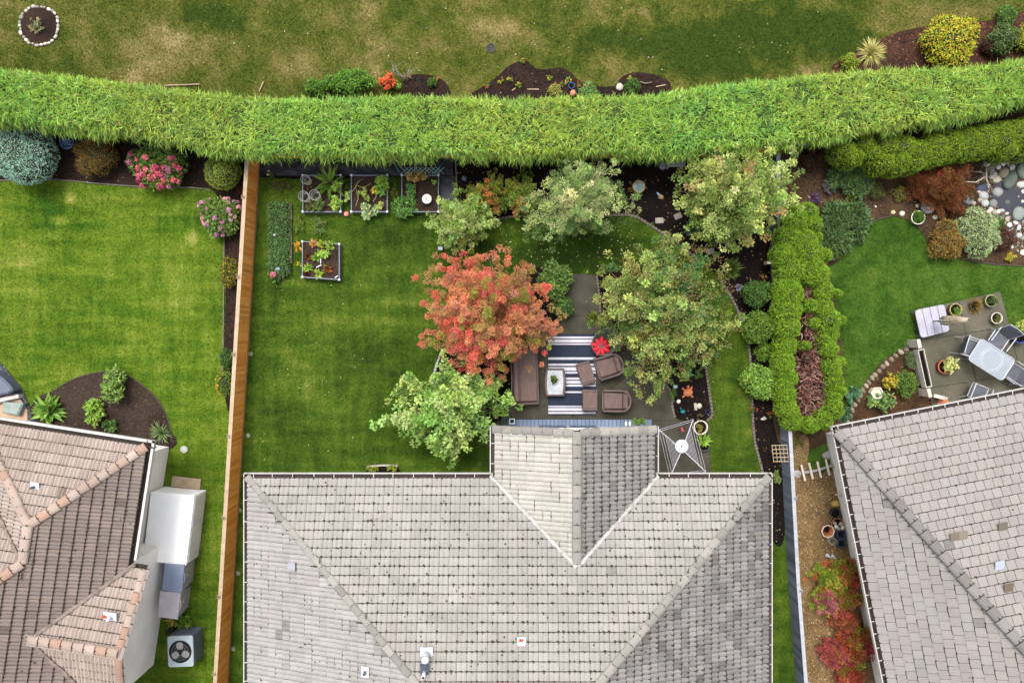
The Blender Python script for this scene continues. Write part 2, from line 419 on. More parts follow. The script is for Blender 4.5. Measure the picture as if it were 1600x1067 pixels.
def branch_crown(parent, cx, cy, outline, zlow, ztop, tips, leaves, rs, L, W, pal, jit=0.22, up=0.7, tuft=None, tuft_p=0.0, gain=(1.36, 1.32, 1.08), fullness=1.0, clumps=7, ragged=(0.74, 1.06), top_frac=0.5):
    """crown grown on branches: leaf clumps strung along limbs whose tips reach out unevenly"""
    leaves = int(leaves * 1.35); L, W = L * .84, W * .86
    az = RNG.random(tips) * 6.28; k = RNG.random(tips); rr = np.where(k < top_frac, np.sqrt(RNG.random(tips)) * .72, RNG.uniform(ragged[0], ragged[1], tips))
    R0 = outline(az) * 1.1; rad = R0 * rr
    zt = ztop - (ztop - zlow) * np.clip(rr, 0, 1.1) ** 2.2 + RNG.normal(size=tips) * .14 * (ztop - zlow)
    tip = np.stack([cx + np.cos(az) * rad, cy + np.sin(az) * rad, zt], 1); fork = np.array([cx, cy, zlow * .55])
    C_, D_, S_, T_ = [], [], [], []
    for i in range(tips):
        f = np.sort(RNG.uniform(.38, 1.0, clumps)); f[-1] = 1.0
        d = unit((tip[i] - fork)[None])[0]; base = fork + (tip[i] - fork) * f[:, None] + np.array([0, 0, 1.0]) * (np.sin(f * 3.1) * .16 * rad[i])[:, None]
        C_.append(base + RNG.normal(size=(clumps, 3)) * (.10 * R0[i] * (1.05 - f) + .05)[:, None]); D_.append(np.tile(d, (clumps, 1))); S_.append(rs * (1.25 - .6 * f) * RNG.uniform(.7, 1.2, clumps)); T_.append(np.full(clumps, i))
    C_, D_, S_, T_ = np.concatenate(C_), np.concatenate(D_), np.concatenate(S_), np.concatenate(T_); nC = len(C_); kk = np.repeat(np.arange(nC), leaves); N = len(kk)
    off = unit(rnd(N)) * (RNG.random((N, 1)) ** .5) * S_[kk][:, None]; p = C_[kk] + off * np.array([1, 1, .75]); out = D_[kk]
    d = unit(out * .6 + unit(off) * .9 + rnd(N) * .5 + np.array([0, 0, -.1])); n = unit(np.array([0, 0, up]) + out * .35 + rnd(N) * .45)
    bt = palette(pal, tips, .13) * np.array(gain)
    if tuft is not None:
        sel = RNG.random(tips) < tuft_p; bt[sel] = palette(tuft, int(sel.sum()), .12) * np.array(gain)
    base = bt[T_] * 1.1 * (1 + .12 * RNG.normal(size=(nC, 1))); col = np.clip(base[kk] * (1 + jit * RNG.normal(size=(N, 1))), .004, .8)
    leaf_obj('crown', parent, leaf_arrays(p, d, n, L * RNG.uniform(.65, 1.25, N), W * RNG.uniform(.7, 1.2, N), col, .18, .12))
    return tip

# ================================================================== THE SETTING
def lawn_mat(name, ramp, s1=0.35, s2=1.6, spots=(), stripe=None, blade=False, bias=0.0, amp=1.0):
    m = bpy.data.materials.new(name); nt, N, L = nodes_of(m); p = posn(nt)
    a = nz(nt, p, s1, 3, 0.5, 0.4); b = nz(nt, p, s2, 6, 0.68, 0.3); c = nz(nt, p, 14, 4, 0.7); d = nz(nt, p, 60, 2, 0.6)
    f = mth(nt, 'ADD', mth(nt, 'MULTIPLY', a, 0.42), mth(nt, 'MULTIPLY', b, 0.56))
    f = mth(nt, 'ADD', f, mth(nt, 'MULTIPLY', c, 0.30)); f = mth(nt, 'ADD', mth(nt, 'MULTIPLY', mth(nt, 'ADD', f, -0.64), amp), 0.5 + bias)
    if stripe:
        s = nz(nt, p, 1.0, 3, 0.6, 0.2, stripe); f = mth(nt, 'ADD', f, mth(nt, 'MULTIPLY', mth(nt, 'ADD', s, -0.5), 0.55)); s2_ = nz(nt, p, 1.0, 4, 0.6, 0.6, (stripe[1] * 1.5, stripe[0] * 1.2, 1, stripe[3] + .6)); f = mth(nt, 'ADD', f, mth(nt, 'MULTIPLY', mth(nt, 'ADD', s2_, -0.5), 0.4))
    for sx, sy, rx, ry, amt in spots:
        mp = N.new('ShaderNodeMapping'); mp.vector_type = 'POINT'; mp.inputs['Location'].default_value = (-sx / rx, -sy / ry, 0); mp.inputs['Scale'].default_value = (1 / rx, 1 / ry, 0)
        L.new(p, mp.inputs['Vector']); ln = N.new('ShaderNodeVectorMath'); ln.operation = 'LENGTH'; L.new(mp.outputs[0], ln.inputs[0])
        w = mth(nt, 'ADD', ln.outputs['Value'], mth(nt, 'MULTIPLY', mth(nt, 'ADD', b, -0.5), 1.6))
        f = mth(nt, 'ADD', f, mth(nt, 'MULTIPLY', rng(nt, w, 0.35, 1.1, 1, 0), amt))
    cr = N.new('ShaderNodeValToRGB'); el = cr.color_ramp.elements; n = len(ramp)
    while len(el) < n: el.new(0.5)
    for i, (t, col) in enumerate(ramp): el[i].position = t; el[i].color = (*col, 1)
    L.new(f, cr.inputs[0]); col = cr.outputs[0]
    g = rng(nt, mth(nt, 'ADD', mth(nt, 'MULTIPLY', c, 0.5), mth(nt, 'MULTIPLY', d, 0.5)), 0.3, 0.7, 0.68, 1.32)
    cc = N.new('ShaderNodeCombineColor'); [L.new(g, cc.inputs[i]) for i in range(3)]
    col = mix(nt, 1.0, col, cc.outputs[0], 'MULTIPLY')
    if blade:
        at = N.new('ShaderNodeAttribute'); at.attribute_name = 'Col'; col = mix(nt, 1.0, col, at.outputs['Color'], 'MULTIPLY')
    finish(nt, col, 0.9, d, 0.5, 0.03, 0.12)
    return m
GF = 0.46; GM = 0.395
FIELD = [(0.28, C(62, 82, 20, GF)), (0.45, C(98, 106, 36, GF)), (0.58, C(132, 124, 66, GF)), (0.70, C(166, 150, 96, GF)), (0.88, C(196, 178, 128, GF))]
LEFTG = [(0.28, C(58, 96, 14, GF * 1.1)), (0.45, C(94, 122, 26, GF * 1.1)), (0.58, C(116, 138, 40, GF * 1.1)), (0.72, C(146, 154, 66, GF * 1.1)), (0.88, C(200, 184, 118, GF * 1.1))]
MIDG = [(0.28, C(50, 76, 14, GM)), (0.45, C(72, 102, 20, GM)), (0.60, C(98, 124, 32, GM)), (0.74, C(134, 146, 58, GM)), (0.9, C(160, 150, 90, GM))]
RIGHTG = [(0.30, C(40, 66, 12, GM)), (0.45, C(62, 98, 22, GM)), (0.56, C(84, 120, 34, GM)), (0.7, C(116, 134, 54, GM))]
def sp(px, py, rx, ry, a): q = P(px, py); return (q.x, q.y, rx * U(), ry * U(), a)
SPF = [sp(330, 30, 60, 30, -.2), sp(1100, 70, 260, 60, -.16), sp(1250, 40, 130, 60, -.2), sp(1500, 20, 90, 25, .15), sp(780, 50, 60, 30, .14), sp(460, 100, 60, 30, .15), sp(700, 40, 60, 40, -.05), sp(260, 60, 90, 50, .1)]
SPL = [sp(75, 340, 60, 50, -.16), sp(110, 310, 12, 14, .3), sp(95, 345, 16, 12, .3), sp(150, 395, 40, 18, .14), sp(300, 370, 14, 14, .3), sp(40, 400, 60, 60, .1), sp(280, 420, 30, 90, .1), sp(110, 575, 40, 30, .12), sp(150, 500, 110, 60, -.03)]
SPM = [sp(540, 500, 90, 16, .14), sp(640, 470, 60, 18, .12), sp(470, 600, 60, 40, .1), sp(450, 360, 60, 90, .04), sp(620, 380, 80, 70, -.08), sp(880, 400, 140, 40, -.2), sp(470, 440, 40, 16, .1), sp(600, 560, 90, 40, -.04)]
SPR = [sp(1330, 320, 40, 60, -.15), sp(1300, 500, 40, 80, -.1)]
ZONES = {}
FLX = [(406, 247), (356, 1067), (332, 1450)]      # foot of the cedar fence
FRX = [(1200, 245), (1205, 450), (1218, 660), (1231, 900), (1244, 1067), (1262, 1300)]   # foot of the grey fence
ZONES['field'] = PP([(-900, -600), (2500, -600), (2500, 160), (1600, 165), (1300, 205), (1200, 200), (400, 200), (200, 180), (0, 160), (-900, 60)])
ZONES['left'] = PP([(-900, 60), (0, 160), (200, 180), (400, 200), (406, 247), (356, 1067), (332, 1450), (-900, 1450)])
ZONES['mid'] = PP([(400, 200), (1200, 200)] + FRX + [(332, 1450), (356, 1067), (406, 247)])
ZONES['right'] = PP([(1200, 200), (1300, 205), (1600, 165), (2500, 160), (2500, 1450), (1262, 1300)] + FRX[::-1][1:])
g = MB(); g.sheet([(-300, -300), (300, -300), (300, 300), (-300, 300)], -0.05); structure('ground', g, lawn_mat('ground_grass', FIELD))
SETUP = {'field': ('back_field_lawn', FIELD, dict(s2=1.1, spots=SPF, bias=-0.045, amp=1.35)), 'left': ('lawn_left', LEFTG, dict(s2=1.3, spots=SPL, stripe=(0.35, 2.6, 1, 0.05), bias=-0.04, amp=.85)),
         'mid': ('lawn_middle', MIDG, dict(s2=1.4, spots=SPM, stripe=(0.5, 2.0, 1, 0.5), bias=-0.02, amp=.85)), 'right': ('lawn_right', RIGHTG, dict(s2=1.4, spots=SPR, bias=.02))}
for zn, (nm, ramp, kw) in SETUP.items():
    b = MB(); b.sheet(ZONES[zn], 0.0); structure(nm, b, lawn_mat(nm, ramp, **kw))

SOIL = mat('soil', C(62, 46, 38, 0.5), C(36, 28, 24, 0.5), 1.2, 0.95, 0.8, 22, 0.1, 0, 0.5)
SOIL_BROWN = mat('soil_brown', C(96, 74, 54, 0.5), C(60, 46, 34, 0.5), 1.5, 0.95, 0.8, 22, 0.1, 0, 0.5)
BLACK_SOIL = mat('soil_black', C(34, 24, 22, 0.5), C(18, 14, 14, 0.5), 1.5, 0.95, 0.8, 24, 0.1, 0, 0.5)
CLOD = attr_mat('soil_clods', 0.95, 0.35, 40, 0.3, 0.1)
BEDS = {}
def scatter(poly, n):
    a = np.array(poly); lo, hi = a.min(0), a.max(0); out = np.zeros((0, 2))
    while len(out) < n:
        q = lo + (hi - lo) * RNG.random((n * 3, 2)); out = np.concatenate([out, q[inside(q, poly)]])
    return out[:n]
def bits(poly, n, smin, smax, pal, z, flat=0.45, jit=0.25):
    """small clods or chips: squashed uneven octahedra"""
    q = scatter(poly, n); s = RNG.uniform(smin, smax, (n, 1, 1)); o = np.array([[1, 0, 0], [0, 1, 0], [-1, 0, 0], [0, -1, 0], [0, 0, 1]], float)[None]
    a = RNG.random(n) * 6.28; ca, sa = np.cos(a), np.sin(a); v = o * s * RNG.uniform(0.5, 1.3, (n, 5, 1)); v[:, :, 2] *= flat
    v[:, :, 1] *= RNG.uniform(0.4, 1, (n, 1))
    x = v[:, :, 0] * ca[:, None] - v[:, :, 1] * sa[:, None]; y = v[:, :, 0] * sa[:, None] + v[:, :, 1] * ca[:, None]
    v = np.stack([x + q[:, :1], y + q[:, 1:], v[:, :, 2] + z], 2)
    f = (np.arange(n) * 5)[:, None, None] + np.array([[0, 1, 4], [1, 2, 4], [2, 3, 4], [3, 0, 4]])[None]
    return v.reshape(-1, 3), f.reshape(-1, 3), np.repeat(palette(pal, n, jit), 5, 0)
DARKP = [C(40, 28, 25, .5), C(54, 38, 32, .5), C(26, 20, 20, .5)]
BROWNP = [C(80, 60, 46, .5), C(104, 82, 60, .5), C(56, 42, 32, .5)]
LITTER = [C(176, 160, 110, .5), C(150, 120, 80, .5), C(190, 180, 150, .5), C(130, 90, 60, .5)]
def bed(key, name, px, material, pal, dens=170, litter=3, sm=True, size=(0.015, 0.05)):
    poly = PP(px); poly = smooth(poly, 4) if sm else poly; BEDS[key] = poly
    zb_ = 0.008 + 0.0025 * len(BEDS); b = MB(); b.sheet(poly, zb_); o = structure(name, b, material); A = abs(area2(poly))
    arr = bits(poly, int(A * dens), size[0], size[1], pal, zb_)
    if litter: arr = join(arr, bits(poly, int(A * litter), 0.014, 0.036, LITTER, zb_ + 0.013, 0.25))
    c = link('soil_clods', np_mesh('soil_clods', *arr), CLOD, o); c['kind'] = 'stuff'
    return o
bed('L1', 'planting_bed', [(-120, 185), (-20, 195), (100, 205), (250, 215), (396, 235), (403, 260), (392, 400), (378, 600), (371, 650), (358, 645), (350, 600), (352, 500), (352, 385), (338, 305), (305, 293), (220, 291), (150, 286), (75, 280), (-20, 283), (-120, 285)], SOIL, DARKP, 150, 5)
bed('L2', 'planting_bed', [(50, 632), (90, 607), (118, 592), (150, 583), (185, 581), (215, 597), (240, 618), (258, 645), (265, 668), (270, 700), (150, 720), (50, 700)], mat('soil_grey', C(74, 62, 54, .5), C(50, 38, 30, .5), .8, .95, .8, 22, .1, 0, .4), [C(70, 58, 50, .5), C(52, 38, 30, .5), C(90, 78, 68, .5)], 160, 1)
bed('M1', 'planting_bed', [(404, 225), (800, 222), (1200, 222), (1206, 350), (1204, 450), (1216, 660), (1226, 800), (1222, 850), (1206, 840), (1196, 760), (1189, 725), (1180, 690), (1176, 640), (1174, 580), (1168, 530), (1150, 480), (1122, 432), (1090, 405), (1050, 376), (1015, 352), (985, 337), (930, 338), (860, 338), (800, 338), (765, 346), (745, 358), (742, 382), (712, 384), (694, 372), (688, 345), (686, 300), (680, 277), (404, 277)], BLACK_SOIL, [C(30, 20, 19, .45), C(22, 16, 16, .45), C(46, 31, 26, .45)], 170, 16)
bed('M2', 'planting_bed', [(693, 540), (680, 575), (673, 610), (672, 645), (700, 660), (765, 668), (790, 650), (800, 600), (800, 560), (795, 520), (740, 520)], BLACK_SOIL, DARKP, 160, 4)
bed('M3', 'planting_bed', [(934, 431), (1000, 424), (1060, 430), (1098, 480), (1098, 545), (1106, 600), (1112, 648), (1102, 657), (1056, 653), (1049, 612), (1030, 590), (1000, 560), (960, 512), (938, 490)], BLACK_SOIL, DARKP, 160, 5)
bed('M4', 'planting_bed', [(820, 430), (850, 415), (884, 420), (886, 470), (874, 505), (850, 515), (800, 480)], BLACK_SOIL, DARKP, 150, 3)
bed('M5', 'planting_bed', [(574, 729), (622, 728), (626, 745), (570, 745)], BLACK_SOIL, DARKP, 150, 3, False)
bed('F1', 'planting_bed', [(735, 150), (752, 138), (775, 122), (795, 104), (820, 95), (838, 108), (860, 108), (876, 106), (893, 115), (905, 127), (930, 135), (960, 135), (970, 122), (990, 114), (1020, 117), (1045, 128), (1050, 150), (1060, 175), (900, 190), (735, 180)], SOIL, DARKP, 200, 4)
bed('F2', 'planting_bed', [(628, 150), (632, 125), (650, 117), (680, 120), (698, 132), (705, 150), (700, 175), (630, 175)], SOIL, DARKP, 200, 4)
bed('F3', 'planting_bed', [(1290, 120), (1310, 95), (1350, 75), (1400, 52), (1450, 42), (1500, 38), (1560, 30), (1640, 8), (1760, -10), (1760, 120), (1600, 125), (1400, 135), (1290, 140)], mat('mulch_red', C(84, 58, 46, .5), C(50, 36, 30, .5), 2, .95, .8, 22, .1, 0, .5), [C(96, 58, 44, .5), C(60, 42, 36, .5), C(130, 84, 62, .5)], 220, 8)
bed('R1', 'planting_bed', [(1212, 200), (1300, 200), (1500, 190), (1760, 170), (1760, 420), (1620, 415), (1560, 413), (1500, 404), (1458, 396), (1443, 368), (1421, 346), (1392, 338), (1366, 345), (1346, 362), (1332, 378), (1300, 415), (1268, 400), (1240, 350), (1212, 330)], SOIL_BROWN, BROWNP, 200, 8)
bed('R2', 'planting_bed', [(1442, 533), (1412, 543), (1380, 563), (1354, 595), (1338, 622), (1316, 660), (1305, 720), (1330, 730), (1470, 660), (1462, 640), (1452, 590)], mat('soil_warm', C(92, 66, 44, .5), C(58, 42, 30, .5), 1.5, .95, .8, 22, .1, 0, .5), BROWNP, 170, 4)
bed('R3', 'planting_bed', [(1204, 340), (1240, 345), (1300, 450), (1318, 600), (1310, 680), (1215, 690), (1206, 480)], SOIL_BROWN, BROWNP, 60, 2)
bed('R4', 'gravel_yard', [(1226, 690), (1262, 684), (1262, 728), (1285, 738), (1330, 735), (1400, 1080), (1420, 1200), (1255, 1200), (1246, 1067), (1234, 900)], mat('gravel_tan', C(150, 122, 84, .5), C(112, 90, 60, .5), 1.2, .95, .8, 30, .1, 0, .4), [C(160, 134, 94, .5), C(124, 98, 64, .5), C(190, 166, 124, .5), C(100, 80, 54, .5)], 480, 30, True, (0.012, 0.034))
# gravel strip around the hot tub in the left garden
bed('L3', 'gravel_strip', [(-80, 500), (-40, 530), (0, 565), (20, 590), (38, 618), (49, 645), (52, 680), (-80, 690)], mat('gravel_blue', C(84, 90, 100, .5), C(50, 56, 66, .5), 6, .8, .6, 50, .2, 0, .5), [C(120, 126, 136, .5), C(60, 66, 80, .5), C(170, 174, 180, .5), C(40, 44, 54, .5)], 900, 0, True, (0.012, 0.03))

# ---------------- patios: separate slabs with open joints
def patio(name, px, lines, material, z0, z1, ch=0.008):
    polys = [PP(px)]
    for (ax, ay), (bx, by) in lines:
        a, b = P(ax, ay), P(bx, by); d = (b - a).normalized(); n = (-d.y, d.x); new = []
        for q in polys:
            for s in (1, -1):
                r = clip_poly(q, (a.x + n[0] * s * 0.007, a.y + n[1] * s * 0.007), (n[0] * s, n[1] * s))
                if len(r) > 2 and abs(area2(r)) > 0.01: new.append(r)
        polys = new
    base = MB(); base.sheet(PP(px), 0.052); o = structure(name, base, mat('joint_sand', C(50, 50, 38, .5), C(36, 40, 24, .5), 6, .95, .5, 50))
    for i, q in enumerate(polys):
        part('slab', material, o, lambda b: b.prism(q, z0 - 0.02, z1 + random.uniform(-0.004, 0.004), ch))
    return polys
PATIO_PX = [(884, 427), (932, 430), (937, 490), (960, 514), (1000, 562), (1030, 591), (1049, 613), (1054, 655), (1108, 661), (1110, 745), (1030, 745), (1028, 700), (762, 700), (762, 664), (790, 652), (802, 600), (802, 560), (850, 517), (875, 506), (886, 470)]
CONC = mat('patio_concrete', C(84, 79, 66, .5), C(56, 54, 42, .5), 1.6, 0.85, 0.5, 45, 0.25, 0, 0.3)
patio('patio', PATIO_PX, [((870, 497), (950, 490)), ((987, 582), (895, 650)), ((842, 610), (895, 650)), ((762, 655), (1100, 657))], CONC, 0.02, 0.066)
BEDS['patio'] = PP(PATIO_PX)
RP = [(1427, 486), (1561, 456), (1576, 511), (1760, 480), (1760, 720), (1470, 720), (1452, 620), (1437, 532)]
patio('patio', RP, [((1441, 531), (1640, 501)), ((1496, 468), (1506, 515)), ((1506, 515), (1536, 650)), ((1456, 605), (1640, 577)), ((1576, 511), (1600, 620))], mat('patio_aggregate', C(112, 106, 90, .5), C(82, 80, 64, .5), 1.2, .85, .5, 45, .25, 0, .35), 0.02, 0.066)
BEDS['patio2'] = PP(RP)

# ---------------- grass blades standing on the lawns
def grass(zone, parent_name, dens, frame=(-70, -60, 1670, 1130), Lr=(0.035, 0.085)):
    poly = ZONES[zone]; lim = PP([(frame[0], frame[1]), (frame[2], frame[1]), (frame[2], frame[3]), (frame[0], frame[3])])
    a = np.array(poly); lo = np.maximum(a.min(0), np.array(lim).min(0)); hi = np.minimum(a.max(0), np.array(lim).max(0))
    n = int(dens * (hi - lo).prod()); q = lo + (hi - lo) * RNG.random((n, 2)); k = inside(q, poly)
    for b in BEDS.values(): k &= ~inside(q, b)
    # nothing grows under the houses
    for x0, y0, x1, y1 in NOGRASS: k &= ~((q[:, 0] > x0) & (q[:, 0] < x1) & (q[:, 1] > y0) & (q[:, 1] < y1))
    q = q[k]; n = len(q); an = RNG.random(n) * 6.28; L = RNG.uniform(Lr[0], Lr[1], n); w = RNG.uniform(0.006, 0.013, n); lean = RNG.uniform(0.3, 0.95, n)
    c, s = np.cos(an), np.sin(an); v = np.zeros((n, 3, 3))
    v[:, 0] = np.stack([q[:, 0] - s * w, q[:, 1] + c * w, 0 * q[:, 0]], 1); v[:, 1] = np.stack([q[:, 0] + s * w, q[:, 1] - c * w, 0 * q[:, 0]], 1)
    v[:, 2] = np.stack([q[:, 0] + c * L * lean, q[:, 1] + s * L * lean, L * np.sqrt(1 - lean ** 2)], 1)
    f = np.arange(n * 3).reshape(-1, 3); col = np.repeat(np.clip(1.2 * (1 + 0.2 * RNG.normal(size=(n, 1))), 0.5, 2.2) * np.ones((1, 3)), 3, 0)
    nm, ramp, kw = SETUP[zone]
    o = link('grass', np_mesh('grass', v.reshape(-1, 3), f, col), lawn_mat(nm + '_blades', ramp, blade=True, **kw)); o['kind'] = 'stuff'
    tag(o, {'field': 'dry patchy grass of the open field behind the long hedge', 'left': 'yellowish mown grass left of the cedar fence', 'mid': 'deep green mown grass in the middle garden', 'right': 'dark green mown grass right of the grey fence'}[zone], 'grass')

# ================================================================== HOUSES
TILE_MAT = {'double': attr_mat('roof_tile_grey', 0.85, 0.22, 45, 0.35, 0.2, C(96, 92, 84, .5), (0.60, 0.78), 4.0, None, .16, .70),
            'flat': attr_mat('roof_tile_flat', 0.85, 0.16, 60, 0.3, 0.2, C(110, 104, 94, .5), (0.64, 0.8), 5.0, None, .10, .73),
            'barrel': attr_mat('roof_tile_barrel', 0.85, 0.2, 45, 0.35, 0.2, C(110, 90, 78, .5), (0.62, 0.76), 5.0, None, .14, .73)}
UNDER = mat('roof_underlay', C(60, 50, 44, .5), C(40, 34, 30, .5), 6, .95, .4, 40)
def tile_geo(kind, w, L, t):
    """one roof tile, x across, y up the slope, z out: rolled or flat, lower end raised"""
    vs, fs = [], []
    if kind == 'flat':
        g_ = 0.007; c_ = 0.03
        top = [(g_ + c_, 0), (w - g_ - c_, 0), (w - g_, c_), (w - g_, L), (g_, L), (g_, c_)]
        for x, y in top: vs.append((x, y, t * (1 - y / L * 0.8)))
        for x, y in top: vs.append((x, y, t * (1 - y / L * 0.8) - t * 0.9))
        n = 6; fs = [tuple(range(n))] + [(i, i + n, (i + 1) % n + n, (i + 1) % n) for i in range(n)]
    else:
        n = 10; rolls = 2; h = 0.026 if kind == 'double' else 0.034
        for y in (0.0, L):
            for i in range(n + 1):
                x = w * i / n; a = 0.5 - 0.5 * math.cos(2 * math.pi * rolls * i / n)
                if kind == 'double': a = a ** 0.6
                vs.append((0.004 + x * (w - 0.008) / w, y, h * a + t * (1 - y / L)))
        for i in range(n + 1):
            vs.append((vs[i][0], 0.004, -0.01))
        m = n + 1
        for i in range(n): fs.append((i, i + 1, m + i + 1, m + i)); fs.append((2 * m + i, 2 * m + i + 1, i + 1, i))
    return vs, fs
class Roof:
    def __init__(s, root, kind, w, course, tints):
        s.root, s.kind, s.w, s.course, s.tints = root, kind, w, course, tints; s.cand = []; s.rest = []; s.obj = None; s.moss = []  # s.moss: moss clumps and the painted shade lines at the butts
        s.L = course * 1.16; s.t = 0.045 if kind != 'flat' else 0.03
    def slope(s, o, a, b, p, z0, u0, u1, vmax, keep, cuts, tint, dark=0.0, bond=0.0, moss=0.0, phase=0.0, vis=True, lumps=0.0, spots=0.0, cj=.03, lsz=1.0):  # moss: chance of a butt strip, joint moss plus painted gap shade
        """o: eave corner (2D), a: along the eave, b: up the slope (2D), keep(u, v): plan test, cuts: [(point, normal)] vertical planes"""
        a = Vector((*a, 0)).normalized(); b2 = Vector((*b, 0)).normalized(); nb = Vector((b2.x, b2.y, p)).normalized(); n = a.cross(nb).normalized()
        if n.z < 0: n = -n
        cp = 1 / math.sqrt(1 + p * p); rows = int(vmax / (s.course * cp)) + 1; flip = a.cross(nb).z < 0
        for r in range(rows):
            v = r * s.course * cp; off = (bond * s.w * (r % 2)) + phase
            k0 = int(math.floor((u0 - off) / s.w)); k1 = int(math.ceil((u1 - off) / s.w))
            for k in range(k0, k1):
                u = k * s.w + off; lo, hi = u, u + s.w; vt = v + s.L * cp
                ins = [keep(x, y) for x in (lo, hi) for y in (v, vt)]
                if not any(ins) and not keep((lo + hi) / 2, (v + vt) / 2): continue
                pos = Vector((o[0], o[1], z0)) + a * (u if not flip else u + s.w) + b2 * v + Vector((0, 0, p * v)) + n * random.uniform(0.0, 0.006 if s.kind != 'flat' else .002)
                ax = a if not flip else -a
                M = Matrix((ax, nb, n)).transposed().to_4x4(); M.translation = pos; M = M @ Matrix.Rotation(random.gauss(0, 0.005 if s.kind != 'flat' else .0015), 4, 'Z')
                d = H - pos.z; px, py = 800 + pos.x / d * K, 533.5 - pos.y / d * K
                fr = -8 < px < 1608 and -8 < py < 1075
                vw = (Vector((0, 0, H)) - pos); sc = n.dot(vw.normalized()) / vw.length_squared
                c = random.choice(tint); j = random.gauss(1, cj)
                if random.random() < dark: j *= random.uniform(0.6, 0.88)
                col = tuple(max(0.02, q * j) for q in c)
                (s.cand if all(ins) and fr and vis else s.rest).append((sc, M, col, cuts))
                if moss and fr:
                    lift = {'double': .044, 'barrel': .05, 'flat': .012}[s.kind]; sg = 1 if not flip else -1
                    if random.random() < moss: s.moss.append((pos + a * s.w * .5 * sg + nb * -.006 + n * lift, a.copy(), nb, n, s.w * random.uniform(.9, 1.3), random.uniform(.009, .019)))  # dark strip along the butt: joint moss plus gap shade put into the colour
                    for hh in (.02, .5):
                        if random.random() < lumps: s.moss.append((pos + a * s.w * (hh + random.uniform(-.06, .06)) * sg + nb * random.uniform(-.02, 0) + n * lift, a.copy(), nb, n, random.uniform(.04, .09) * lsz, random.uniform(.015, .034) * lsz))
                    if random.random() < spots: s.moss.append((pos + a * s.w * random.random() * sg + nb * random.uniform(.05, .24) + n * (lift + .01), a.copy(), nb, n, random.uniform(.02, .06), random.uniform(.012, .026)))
    def finish(s, roof):
        s.cand.sort(key=lambda q: -q[0]); big, small = s.cand[:300], s.cand[300:]
        vs, fs = tile_geo(s.kind, s.w, s.L, s.t); var = {}
        for sc, M, col, cuts in big:
            key = tuple(round(c * 160) for c in col)
            if key not in var:
                me = bpy.data.meshes.new('tile'); me.from_pydata(vs, [], fs); at = me.color_attributes.new('Col', 'FLOAT_COLOR', 'POINT')
                at.data.foreach_set('color', np.array([(*col, 1)] * len(vs), np.float32).ravel()); me.materials.append(TILE_MAT[s.kind]); var[key] = me
            o = link('tile', var[key], None, roof); o.matrix_local = Matrix.Translation(-root_loc(roof)) @ M
        groups = {}
        for q in small + s.rest: groups.setdefault(id(q[3]), []).append(q)
        V, F, CC = [], [], []
        for qs in groups.values():
            bm = bmesh.new(); lay = bm.verts.layers.float_color.new('Col')
            for sc, M, col, cuts in qs:
                nv = [bm.verts.new(M @ Vector(p)) for p in vs]
                for q in nv: q[lay] = (*col, 1)
                for f in fs: bm.faces.new([nv[i] for i in f])
            for (cp_, cn) in qs[0][3]:
                bmesh.ops.bisect_plane(bm, geom=bm.verts[:] + bm.edges[:] + bm.faces[:], plane_co=(cp_[0], cp_[1], 0), plane_no=(cn[0], cn[1], 0), clear_outer=True)
            bmesh.ops.triangulate(bm, faces=bm.faces[:]); bm.verts.index_update(); b0 = len(V)
            for q in bm.verts: V.append(q.co[:]); CC.append(q[lay][:3])
            for f in bm.faces: F.append([b0 + q.index for q in f.verts])
            bm.free()
        o = link('tile_field', np_mesh('tile_field', np.array(V) - np.array(root_loc(roof)), np.array(F), np.array(CC)), TILE_MAT[s.kind], roof); o['kind'] = 'stuff'
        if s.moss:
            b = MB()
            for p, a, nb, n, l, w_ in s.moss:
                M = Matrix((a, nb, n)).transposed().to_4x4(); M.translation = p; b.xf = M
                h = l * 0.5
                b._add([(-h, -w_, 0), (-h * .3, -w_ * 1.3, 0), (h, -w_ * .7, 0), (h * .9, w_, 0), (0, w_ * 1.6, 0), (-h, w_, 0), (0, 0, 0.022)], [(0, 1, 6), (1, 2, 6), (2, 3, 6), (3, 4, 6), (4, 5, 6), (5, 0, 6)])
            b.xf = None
            m = b.build('moss', mat('moss', C(84, 74, 58, .45), C(58, 52, 42, .45), 5, .95, .6, 80), roof); m['kind'] = 'stuff'  # moss clumps and the painted shade lines under the courses, one mesh
def cap_line(roof, p0, p1, r, L, tints, kind, angled=True, name='ridge_tile', lift=0.02, wide=1.0):
    """row of overlapping half-round caps from the lower end p0 to the upper end p1, each its own tile"""
    p0, p1 = Vector(p0), Vector(p1); d = p1 - p0; n = max(1, round(d.length / L)); st = d / n; t = d.normalized(); side = t.cross(Vector((0, 0, 1))).normalized(); up = side.cross(t)
    for i in range(n):
        b = MB(); seg = 7; a = p0 + st * i; e = p0 + st * (i + 1) - t * 0.016; c = random.choice(tints); j = random.gauss(1, .06); b.col = tuple(q * j for q in c); jit = side * random.uniform(-.008, .008)
        vs = []
        for (q, rr, l) in ((a, r * 1.08, lift + .018), (e, r * .94, lift)):
            for k in range(seg):
                an = math.pi * k / (seg - 1); vs.append(q + jit + side * math.cos(an) * rr * wide + up * (math.sin(an) ** (0.8 if angled else 1) * rr * 0.62 + l - 0.02))
        vs2 = [q - up * 0.05 for q in vs[:seg]]
        fs = [(k, k + 1, seg + k + 1, seg + k) for k in range(seg - 1)] + [(2 * seg + k, 2 * seg + k + 1, k + 1, k) for k in range(seg - 1)]
        b._add(vs + vs2, fs); b.build(name, TILE_MAT[kind], roof, False, True)
    part('ridge_bed', mat('mortar_dark', C(58, 52, 46, .5), C(40, 36, 32, .5), 6, .95, .4), roof, lambda b: b.tube([p0 + t * .03 + up * (lift - .045), p1 - t * .03 + up * (lift - .045)], r * .8, 8))
